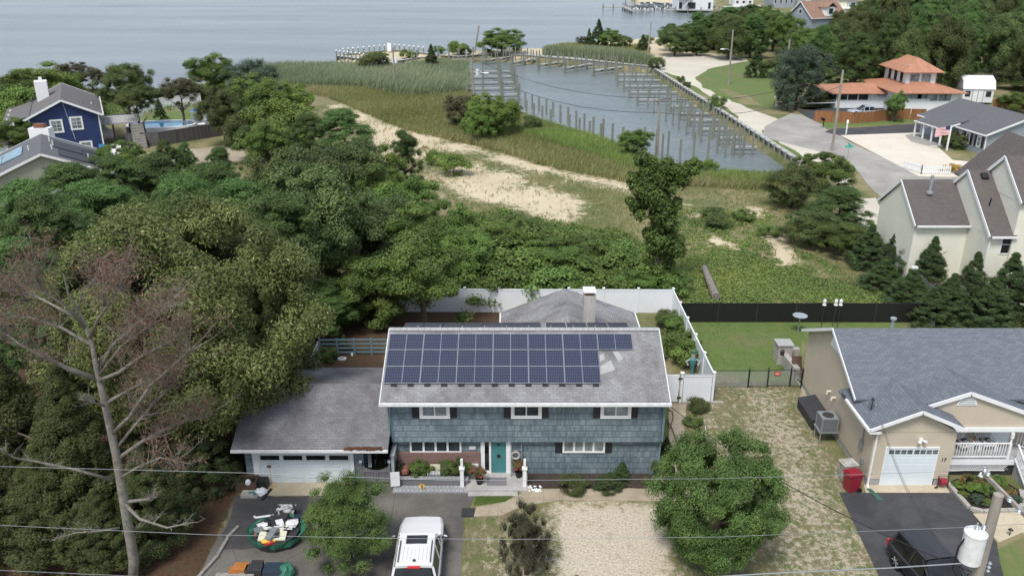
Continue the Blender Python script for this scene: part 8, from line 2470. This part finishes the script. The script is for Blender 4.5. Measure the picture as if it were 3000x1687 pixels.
for nm, l, cat, mb, mat, dx, dy, dz in (
    ('cardboard_sheet', 'tan cardboard sheet on the junk bag', 'cardboard', MB().rbox((0, 0, 0), (.62, .4, .04), .1, .2), 'cardboard', -.55, -.2, .62),
    ('folded_sheet', 'pale folded board across the junk bag', 'board', MB().rbox((0, 0, 0), (1.2, .5, .08), .05, .15), 'cream', .0, -.55, .6),
    ('black_suitcase', 'black suitcase shell on top of the junk bag', 'suitcase', MB().rbox((0, 0, 0), (.75, .5, .22), .5, .3).rbox((.0, .0, .12), (.5, .3, .03), .5, .3), 'black', .15, .25, .6),
    ('white_bundle', 'white crumpled bundle at the rim of the junk bag', 'bundle', MB().ball((0, 0, 0), (.3, .22, .16), 9, 6, .25, rd), 'white', .62, .2, .68),
    ('white_rack', 'white wire rack lying across the junk bag', 'rack', MB().tube([(-.7, 0, 0), (.7, .05, .0)], .03).tube([(-.7, -.12, 0), (.7, -.08, 0)], .03).tube([(-.7, 0, 0), (-.7, -.12, 0)], .02), 'white', .1, -.1, .7),
    ('table_fan', 'small white fan lying on the junk bag', 'fan', MB().tube([(0, 0, 0), (.0, .16, .05)], .13, 10).tube([(0, .1, 0), (-.35, .12, 0)], .03), 'white_worn', .3, -.18, .75),
    ('white_pipe', 'white bent pipe sticking out of the junk bag', 'pipe', MB().tube([(-.6, .1, 0), (-.5, 0, .0), (.3, .12, .05)], .05), 'white', -.6, .72, .62),
    ('toy_heap', 'red and yellow plastic toys at the front of the junk bag', 'toys', MB().ball((-.1, 0, 0), (.2, .14, .1)).rbox((.2, 0, 0), (.3, .12, .08), .4), 'yellow', -.15, -.85, .56),
    ('toy_car', 'red plastic toy beside the yellow one', 'toys', MB().rbox((0, 0, 0), (.4, .14, .12), .2).ball((.1, 0, .08), .08), 'sign_red', -.05, -.95, .5),
    ('blue_box', 'dark blue box standing at the back of the junk bag', 'box', MB().rbox((0, 0, .2), (.4, .3, .4), .3), 'paint_blue', .85, .75, .3)):
    o = mb.build(nm, mat); o.location = (jx + dx, jy + dy, dz); FR[o.name] = (tuple(o.location), 0); tag(o, l, cat)
for i in range(26):
    a_, r_ = rd.uniform(0, 6.28), rd.uniform(.1, .95) ** .7
    cn_, mt_ = rd.choice([('white', 'white'), ('black', 'dark'), ('grey', 'grey_metal'), ('pale', 'stucco'), ('blue', 'paint_blue'), ('cream', 'cream'), ('white', 'white_worn'), ('black', 'black')])
    o = MB().rbox((0, 0, 0), (rd.uniform(.25, .7), rd.uniform(.15, .4), rd.uniform(.06, .2)), rd.uniform(0, 3), rd.uniform(-.4, .4), rd.uniform(-.3, .3)).build('junk_item', mt_)
    o.location = (jx + r_ * math.cos(a_), jy + r_ * .8 * math.sin(a_), rd.uniform(.56, .74)); tag(o, cn_ + ' scrap heaped in the green tarp bag', 'junk', cn_ + ' scraps in the tarp bag')
for nm, l, cat, mb, mat, px, py in (
    ('wooden_cabinet', 'orange wooden drawer box at the lower driveway edge', 'cabinet', MB().box(-.3, .3, -.25, .25, 0, .6).box(-.26, .26, -.27, -.251, .08, .28).box(-.26, .26, -.27, -.251, .32, .55), 'orange_wood', 710, 1690),
    ('wooden_cabinet', 'small orange wooden box beside the larger one', 'cabinet', MB().box(-.2, .2, -.2, .2, 0, .5).box(-.17, .17, -.22, -.201, .06, .44), 'orange_wood', 690, 1695),
    ('old_television', 'bulky black television among the junk', 'television', MB().box(-.35, .35, -.3, .1, 0, .6).rbox((0, .3, .3), (.5, .4, .4)).box(-.3, .3, -.32, -.301, .08, .5), 'dark', 750, 1690),
    ('storage_bin', 'dark blue storage bin with a pale panel', 'bin', MB().box(-.4, .4, -.3, .3, 0, .55).rbox((0, -.1, .56), (.5, .3, .03)), 'paint_blue', 805, 1690),
    ('wooden_bench', 'weathered plank bench at the bottom of the driveway', 'bench', MB().box(-.8, .8, -.2, .2, .4, .46).box(-.7, -.6, -.18, .18, 0, .4).box(.6, .7, -.18, .18, 0, .4), 'wood_grey', 690, 1712)):
    small(nm, l, cat, mb, mat, px, py)
small('green_bag', 'green tarp bag end beside the storage bin', 'bag', MB().ball((0, 0, .3), (.35, .45, .35), 9, 6, .2, rd), 'tarp', 838, 1690)

# ===== things round the tan house =====
paint('bin_red', (.25, .015, .03), .1)
def wheelie(label, px, py, mat, rz):
    t = TH_('wheeled_bin', label, 'bin', px, py, 0, rz)
    MB().add([(-.24, -.27, .05), (.24, -.27, .05), (.24, .27, .05), (-.24, .27, .05), (-.3, -.35, 1.0), (.3, -.35, 1.0), (.3, .35, 1.0), (-.3, .35, 1.0)], [(0, 3, 2, 1), (4, 5, 6, 7), (0, 1, 5, 4), (1, 2, 6, 5), (2, 3, 7, 6), (3, 0, 4, 7)]).build('body', mat, t)
    MB().box(-.33, .33, -.4, .38, 1.0, 1.05).rbox((0, -.02, 1.08), (.5, .55, .05)).build('lid', mat, t)
    for s in (-.3, .3): MB().tube([(s - .03, .28, .13), (s + .03, .28, .13)], .13, 12).build('wheel', 'black', t)
    MB().tube([(-.25, .42, .98), (.25, .42, .98)], .02).build('handle', mat, t)
    return t
wheelie('dark red wheeled bin at the corner of the tan house', 2492, 1435, 'bin_red', -1.3)
wheelie('cream wheeled bin behind the dark red one', 2478, 1405, 'stucco', -1.4)
AC = TH_('air_conditioner', 'grey air conditioner on a bracket beside the tan wall', 'air conditioner', 2400, 1248)
ax, ay, _ = at(2403, 1248)
AC.location = (TX - .62, 40.0 - 0.9, 0)
m, n, b = nmat('fins'); uv = coords(n, 'UV'); sp = nd(n, 'ShaderNodeSeparateXYZ'); n.links.new(uv, sp.inputs[0])
n.links.new(mixc(n, mth(n, 'LESS_THAN', mth(n, 'FRACT', mth(n, 'MULTIPLY', sp.outputs[1], 14)), .4), (.19, .20, .22), (.06, .065, .07)), b.inputs['Base Color'])
def ac_unit(t, z, s=.42, h=.75, body='fins', shell='grey_metal'):
    MB().box(-s, s, -s, s, z, z + h).build('casing', body, t)
    MB().box(-s - .02, s + .02, -s - .02, s + .02, z + h, z + h + .05).build('top_grille', shell, t)
    MB().tube([(0, 0, z + h + .051), (0, 0, z + h + .07)], s * .72, 16).build('fan_guard', 'dark', t)
    for a in (-s, s):
        for c_ in (-s, s): MB().box(a - .03, a + .03, c_ - .03, c_ + .03, z, z + h).build('corner_post', shell, t)
ac_unit(AC, .75)
MB().box(-.5, .55, -.45, .5, .67, .74).build('bracket', 'grey_metal', AC)
for y in (-.4, .4): MB().box(-.45, -.4, y - .03, y + .03, 0, .67).build('leg', 'wood_grey', AC)
mb = MB().box(TX - 1.0, TX - .05, 40.1, 42.6, 0, .62).add([(TX - 1.05, 40.05, .62), (TX - .02, 40.05, .82), (TX - .02, 42.65, .82), (TX - 1.05, 42.65, .62)], [(0, 1, 2, 3)]); one('cellar_hatch', mb, 'dark', 'dark sloping cellar hatch behind the air conditioner', 'hatch')
HR = TH_('hose_reel', 'small red hose reel against the tan wall beside the flower bed', 'hose reel', 2755, 1428)
hx = at(2757, 1420)[0]
MB().tube([(-.1, 0, .35), (.2, 0, .35)], .19, 14).build('drum', 'bin_red', HR); MB().tube([(-.2, -.1, 0), (-.2, 0, .7), (.3, 0, .7), (.3, -.1, 0)], .025).build('stand', 'dark', HR); MB().tube([(-.2, 0, .1), (-.35, -.1, .05), (-.3, -.2, .2), (-.15, -.1, .3)], .025).build('hose', 'black', HR)
mb = MB().add([(TX - .12, gY - .35, .06), (TX + .12, gY - .35, .06), (TX + .4, gY - 1.3, .06), (TX + .1, gY - 1.3, .06), (TX - .12, gY - .35, .02), (TX + .12, gY - .35, .02), (TX + .4, gY - 1.3, .02), (TX + .1, gY - 1.3, .02)], [(0, 3, 2, 1), (4, 5, 6, 7), (0, 1, 5, 4), (2, 3, 7, 6)])
one('splash_tray', mb, 'green_paint', 'green drain tray below the white downspout', 'tray')
# flower bed
BED = PP([(2775, 1418), (2800, 1405), (2925, 1403), (2990, 1440), (3000, 1480), (2975, 1498), (2880, 1502), (2840, 1492)])
sheet('flower_bed', BED, .07, 'mulch_black')
ED = thing('stone_edging', 'pale stone block edging round the flower bed', 'edging', (BED[0][0], BED[0][1], 0))
for i in list(range(3, 7)) + [7]:
    a, b_ = BED[i], BED[(i + 1) % 8]; k = max(1, int(math.dist(a, b_) / .34))
    for j in range(k):
        q = (j + .5) / k; MB().rbox((a[0] + (b_[0] - a[0]) * q, a[1] + (b_[1] - a[1]) * q, .08), (math.dist(a, b_) / k - .02, .22, .16), math.atan2(b_[1] - a[1], b_[0] - a[0])).build('block', 'stone_block', ED, W=True)
foliage('flower_mix', [(0, (.04, .08, .015)), (.55, (.10, .16, .03)), (.72, (.6, .12, .03)), (1, (.65, .3, .15))], obj=0)
tmpl('flow0', 'dome', 93, 18, 1800, .16, .09, 'flower_mix', .7, (.25, .4))
for px, py, r, h, k, l in ((2808, 1430, .35, .3, 'shrub2', 'lime plant at the bed corner near the hose reel'), (2835, 1424, .42, .6, 'flow0', 'orange flowering plant in the black bed'), (2852, 1442, .42, .5, 'shrub2', 'bright plant in the middle of the black bed'), (2870, 1425, .35, .5, 'flow0', 'pink flowers beside the white lantern ornament'),
                           (2862, 1475, .38, .4, 'silver0', 'round silver green plant at the bed front'), (2888, 1478, .3, .25, 'shrub2', 'small lime plant at the bed front'), (2895, 1450, .42, .6, 'shrub0', 'tall green plant in the bed'), (2950, 1450, .4, .5, 'flow0', 'flowers at the stair end of the bed'),
                           (2972, 1472, .35, .35, 'silver0', 'grey green plant at the far end of the bed'), (2822, 1455, .25, .25, 'shrub2', 'low yellow green plant along the edging'), (2925, 1425, .4, .5, 'shrub0', 'dark green plant near the lattice')):
    X_, Y_, _ = at(px, py); tree(k, 'bed_plant', l, 'plant', X_, Y_, h, r, 0, z0=.06)
small('lantern_ornament', 'white bottle shaped ornament in the flower bed', 'ornament', MB().lathe([(.16, 0), (.12, .35), (.06, .55), (.02, .6)], n=10), 'white', 2868, 1412, .07)
small('path_light', 'small black path light on the grass corner', 'lamp', MB().tube([(0, 0, 0), (0, 0, .35)], .02).lathe([(.12, .35), (.02, .45)], n=8), 'black', 2956, 1570)
# porch furniture
def wicker(label, px, y, rz):
    X_ = aty(px, 1330, y)[0]
    t = thing('wicker_chair', label, 'chair', (X_, y, 1.0), rz)
    MB().box(-.33, .33, -.3, .3, .32, .42).build('seat', 'white', t)
    m_ = MB()
    for i in range(11):
        a = PI * i / 10; m_.bar((-.28 + .056 * i, .28, .4), (.42 * -math.cos(a), .42, .62 + .5 * math.sin(a)), .035)
    m_.tube([(-.42 * math.cos(PI * i / 10), .42, .62 + .5 * math.sin(PI * i / 10)) for i in range(11)], .03)
    m_.build('backrest', 'white', t)
    for s in (-.33, .33): MB().tube([(s, -.3, 0), (s, -.3, .6), (s, .3, .62), (s, .3, 0)], .03).build('arm', 'white', t)
    MB().box(-.28, .28, -.28, .26, .42, .5).build('cushion', 'marbled', t)
wicker('white wicker armchair with a striped cushion near the porch door', 2882, 36.7, .1)
wicker('white wicker chair half hidden behind the tan garage wall', 2815, 36.6, .3)
t = thing('side_table', 'low white table between the wicker chairs', 'table', (aty(2845, 1330, 36.6)[0], 36.6, 1.0)); MB().box(-.3, .3, -.25, .25, .42, .47).build('table_top', 'white', t)
for x in (-.25, .25): MB().box(x - .03, x + .03, -.2, .2, 0, .42).build('leg', 'white', t)
t = thing('porch_ornament', 'clay ornament on the low white porch table', 'ornament', (aty(2845, 1330, 36.6)[0], 36.6, 1.47)); MB().ball((0, 0, .1), (.12, .08, .1)).build('body', 'clay', t)
# lawn things behind
SW = thing('stone_wall', 'low grey stone patio wall with a capped pillar', 'wall', at(2290, 1060))
px_, py_, _ = at(2290, 1058)
MB().box(px_ - .45, px_ + .45, py_ - .45, py_ + .45, 0, 1.3).build('pillar', 'stone_block', SW, W=True); MB().box(px_ - .52, px_ + .52, py_ - .52, py_ + .52, 1.3, 1.38).build('pillar_cap', 'foundation', SW, W=True)
e = at(2308, 1090); MB().bar((px_, py_ - .45, .4), (e[0] + .2, e[1] - 1, .4), .35, .8).bar((px_ + .45, py_ + .3, .4), (TX + 1, py_ + .3, .4), .35, .8).build('low_wall', 'stone_block', SW, W=True)
sheet('patio', [(px_ - .2, py_ - .2), (px_ + .4, py_ - 4.2), (TX, py_ - 4.2), (TX, py_)], .05, 'pale_paver')
small('lantern', 'dark lantern standing on the stone pillar', 'lantern', MB().box(-.1, .1, -.1, .1, 0, .3).lathe([(.16, .3), (.02, .42)], n=4), 'dark', 2291, 1040, 1.38)
small('patio_chair', 'brown folding chair on the stone patio', 'chair', chair_mb(1.0), 'wood_brown', 2335, 1105, .05)
small('bird_bath', 'grey bird bath on a thin stem in the lawn', 'bird bath', MB().tube([(0, 0, 0), (0, 0, 1.2)], .04).lathe([(.1, 1.2), (.5, 1.3), (.5, 1.34)], n=14), 'galv', 2337, 975)
for px, l in ((2405, 'white bird feeder on a thin pole by the black fence'), (2438, 'middle bird feeder before the black fence'), (2452, 'bird feeder hanging lowest of the three')):
    t = TH_('bird_feeder', l, 'bird feeder', px, 960); MB().tube([(0, 0, 0), (0, 0, 2.1)], .02).build('pole', 'dark', t); MB().lathe([(.15, 1.75), (.1, 1.8), (.12, 2.1), (.02, 2.2)], n=8).build('feeder', 'white_worn', t)
t = TH_('yard_light', 'white flood light on a pole beside the wire fence', 'lamp', 2660, 880); MB().tube([(0, 0, 0), (.1, 0, 2.6)], .035).build('pole', 'white_worn', t); MB().box(-.2, .25, -.12, .12, 2.6, 2.75).build('lamp_head', 'white', t)
small('garden_gnome', 'small pale garden ornament behind the tan roof ridge', 'ornament', MB().lathe([(.25, 0), (.1, .5), (.02, .6)], n=8), 'stucco', 2729, 952)
for px, l in ((2790, 'grey round air conditioner nearer the cedars'), (2828, 'second round air conditioner beside the cream wall')):
    t = TH_('air_conditioner', l, 'air conditioner', px - 5, 780, 0); t.location[1] = 58.9; ac_unit(t, .8, .5, 1.05, 'fins', 'white_worn')
t = TH_('wooden_stand', 'weathered wooden stand below the two round air conditioners', 'stand', 2800, 775); t.location[1] = 58.9
MB().box(-1.2, 1.3, -.6, .6, .65, .78).build('deck', 'wood_grey', t)
for x in (-1.1, 1.2): MB().box(x - .06, x + .06, -.5, .5, 0, .65).build('leg', 'wood_grey', t)
sheet('gravel_bed', PP([(2760, 815), (2830, 770), (2900, 790), (2860, 850), (2790, 860)]), .03, 'stone_block')
small('red_mailbox', 'small red item at the corner of the cream wall', 'box', MB().box(-.3, .3, -.3, .3, 0, .5).ball((0, 0, .5), (.3, .3, .2)), 'bin_red', 2586, 690)

# ===== the far shore =====
def far_house(label, px, pybase, w_, d_, h, rz, wall, roof, rows=2, cols=4, hr=None, name='shore_house'):
    X_, Y_, _ = at(px, pybase)
    t = thing(name, label, 'house', (X_, Y_, 0), rz)
    gable_house(t, w_, d_, h, hr or h + w_ * .25, wall, roof, .4)
    for r_ in range(rows):
        for c_ in range(cols):
            x = w_ * (c_ + .5) / cols; z = h * (r_ + .35) / rows
            window(t, x - w_ / cols * .22, x + w_ / cols * .22, z, z + h / rows * .45, -.05, 'white', 'glass', .12, 0, 0)
    return t
mb_ = at(1985, 29)
MH = thing('marina_building', 'long white marina building with dark bays on the far shore', 'building', (mb_[0], mb_[1], 0), .0)
wM = at(2088, 29)[0] - mb_[0]
MB().box(0, wM, 0, 14, 0, 7.2).build('wall', 'white_siding', MH); MB().box(-.4, wM + .4, -.4, 14.4, 7.2, 7.6).build('roof', 'white', MH)
for a, b_ in ((.03, .12), (.28, .5), (.86, .93)): MB().box(wM * a, wM * b_, -.15, -.01, .4, 3.0).build('bay_opening', 'glass', MH)
for a in (.40, .43, .47, .58, .62, .66, .8): window(MH, wM * a - .3, wM * a + .3, 4.4, 6.4, -.02, 'grey_metal', 'glass', .1, 0, 0)
MB().bar((wM * .14, -1.5, 1), (wM * .32, -1.5, 4.4), .9, .15).build('outside_stairs', 'white', MH)
MB().box(0, wM * .4, -2, -.02, 4.2, 4.35).build('balcony', 'white_worn', MH)
far_house('pale grey house behind the far marina', 2150, 18, 9, 10, 6, .0, 'white_siding', 'roof_slate', 2, 3)
far_house('grey house with a white gabled porch beyond the inlet', 2262, 24, 10, 12, 5.5, .05, 'grey_siding', 'roof_slate', 1, 4)
far_house('dim grey house among the far trees', 2350, 22, 9, 12, 6, .0, 'grey_siding', 'roof_slate', 2, 3)
for px, l, wall in ((2368, 'white three storey apartment block above the far trees', 'white_siding'), (2410, 'cream stair tower between the far apartment blocks', 'cream_siding'), (2440, 'pale apartment block with balconies beyond the trees', 'white_siding')):
    X_, Y_, _ = at(px, 40); t = thing('apartment_block', l, 'building', (X_, Y_, 0), -.1)
    MB().box(0, 9.5, 0, 10, 0, 13).build('wall', wall, t)
    for r_ in range(3):
        if 'stair' in l: window(t, 4, 5.4, 2.5 + 3.6 * r_, 4 + 3.6 * r_, -.02, 'white', 'glass', .1, 0, 0); continue
        for c_ in range(3): window(t, .8 + 3 * c_, 2.6 + 3 * c_, 2.4 + 3.6 * r_, 4.4 + 3.6 * r_, -.02, 'white', 'glass', .12, 1, 0)
        MB().box(.2, 9.3, -1.2, -.02, 1.9 + 3.6 * r_, 2.1 + 3.6 * r_).build('balcony', 'white', t)
# the brown roofed dormer house in the woods
X_, Y_, _ = at(2300, 125)
DH = thing('dormer_house', 'grey house with a brown roof and white dormer in the woods', 'house', (X_, Y_, 0), -1.1)
gable_house(DH, 9, 13, 7.5, 11.4, 'grey_siding', 'roof_brown_grey', .4)
plain('roof_tan', (.26, .16, .12), .9, .25, 2)
for ch in DH.children:
    if ch.name.startswith('roof'): ch.data.materials[0] = MAT['roof_tan']
MB().box(5.5, 9.3, 5, 8, 7.5, 10.0).build('dormer_wall', 'white', DH)
m_ = MB(); roof_slab(m_, (5, 4.6, 9.9), (9.7, 4.6, 9.9), (9.7, 6.5, 11.2), (4, 6.5, 11.2)); roof_slab(m_, (9.7, 8.4, 9.9), (5, 8.4, 9.9), (4, 6.5, 11.2), (9.7, 6.5, 11.2)); m_.build('dormer_roof', 'roof_tan', DH)
window(DH, 3.9, 5.1, 8.0, 9.4, -.02, 'white', 'glass', .15, 0, 0)
MB().box(9.31, 9.35, 5.8, 7.3, 8.2, 9.6).build('dormer_window', 'glass', DH)
MB().box(-1.2, -.05, 4, 6, 0, 11.5).build('chimney', 'stucco', DH)
# boats and docks
def dock(label, a, b_, w_=2.0, name='far_dock'):
    p, q = at(*a, .2), at(*b_, .2); t = thing(name, label, 'dock', (p[0], p[1], 0))
    MB().bar((p[0], p[1], .1), (q[0], q[1], .1), w_, .5).build('deck', 'dock_wood', t, W=True)
    k = max(2, int(math.dist(p, q) / 5))
    for i in range(min(k, 20)):
        s = i / k; MB().tube([(p[0] + (q[0] - p[0]) * s, p[1] + (q[1] - p[1]) * s - w_ * .6, -2.5), (p[0] + (q[0] - p[0]) * s, p[1] + (q[1] - p[1]) * s - w_ * .6, 1.6)], .25, 5).build('post', 'pile_wood', t, W=True)
dock('long dark jetty reaching out from the far marina', (1766, 21), (1826, 20.5))
dock('slanting pale dock at the far marina', (1824, 18), (1854, 31))
dock('pale dock lined with boats in front of the white marina building', (1850, 30), (1905, 30)); dock('far marina quay in front of the white building', (1940, 28), (2090, 30.5))
dock('thin breakwater beyond the far marina', (1832, 8), (1884, 9)); dock('planked quay by the inlet houses', (2105, 28), (2220, 31))
boat_me = None
BG = 'small white motor boats of the far marina'
def boat(px, py, s, rz, label='small white motor boat moored at the far marina', group=BG, name='motor_boat'):
    global boat_me
    X_, Y_, _ = at(px, py, ZW)
    t = thing(name, label, 'boat', (X_, Y_, ZW), rz, group); t.scale = (s, s, s)
    if boat_me is None:
        h = MB(); secs = [(-3, 1.0, .9), (0, 1.15, 1.0), (2, .8, 1.15), (3.4, .05, 1.4)]
        for x, w_, z in secs: h.v += [(x, -w_, z), (x, -w_ * .6, -.1), (x, w_ * .6, -.1), (x, w_, z)]
        for i in range(3):
            for j in range(4): h.f.append((i * 4 + j, i * 4 + (j + 1) % 4, (i + 1) * 4 + (j + 1) % 4, (i + 1) * 4 + j))
        h.f.append((3, 2, 1, 0))
        a = h.build('hull', 'white', t)
        b2 = MB().box(-1.2, .8, -.7, .7, 1.0, 2.1).box(-1.5, 1.0, -.85, .85, 2.1, 2.2).build('cabin', 'glass_blind', t)
        c2 = MB().box(-3.5, -3.0, -.25, .25, .2, 1.5).build('outboard', 'black', t)
        boat_me = [('hull', a.data), ('cabin', b2.data), ('outboard', c2.data)]
    else:
        for nm, me_ in boat_me:
            c_ = bpy.data.objects.new(nm, me_); COL.objects.link(c_); c_.parent = t
rb = random.Random(3)
for i in range(10): boat(1852 + i * 6.2 + rb.uniform(-1, 1), 31.5 - (i % 3) * 1.6, rb.uniform(.8, 1.1), rb.uniform(1.2, 1.9))
for i in range(22): boat(1880 + i * 6.2 + rb.uniform(-2, 2), 26 + (i % 3) * 1.6 - (3 if i < 8 else 0), rb.uniform(.8, 1.2), rb.uniform(1.1, 2.0))
for i in range(12): boat(2000 + i * 8 + rb.uniform(-2, 2), 31 + (i % 2) * .8, rb.uniform(.8, 1.2), rb.uniform(-.6, 2.4))
SBt = at(2165, 30, ZW)
SB = thing('sailing_boat', 'long white sailing boat with bare masts at the inlet quay', 'boat', (SBt[0], SBt[1] - 4, ZW), .1)
h = MB()
for x, w_, z in [(-9, 1.6, 1.8), (0, 2.0, 1.8), (5, 1.5, 2.0), (9, .1, 2.4)]: h.v += [(x, -w_, z), (x, -w_ * .5, 0), (x, w_ * .5, 0), (x, w_, z)]
for i in range(3):
    for j in range(4): h.f.append((i * 4 + j, i * 4 + (j + 1) % 4, (i + 1) * 4 + (j + 1) % 4, (i + 1) * 4 + j))
h.build('hull', 'white', SB); MB().box(-4, 3, -1, 1, 1.8, 2.8).build('cabin', 'white_worn', SB)
for x in (-5, 2): MB().tube([(x, 0, 1.8), (x, 0, 14)], .1).build('mast', 'galv', SB)
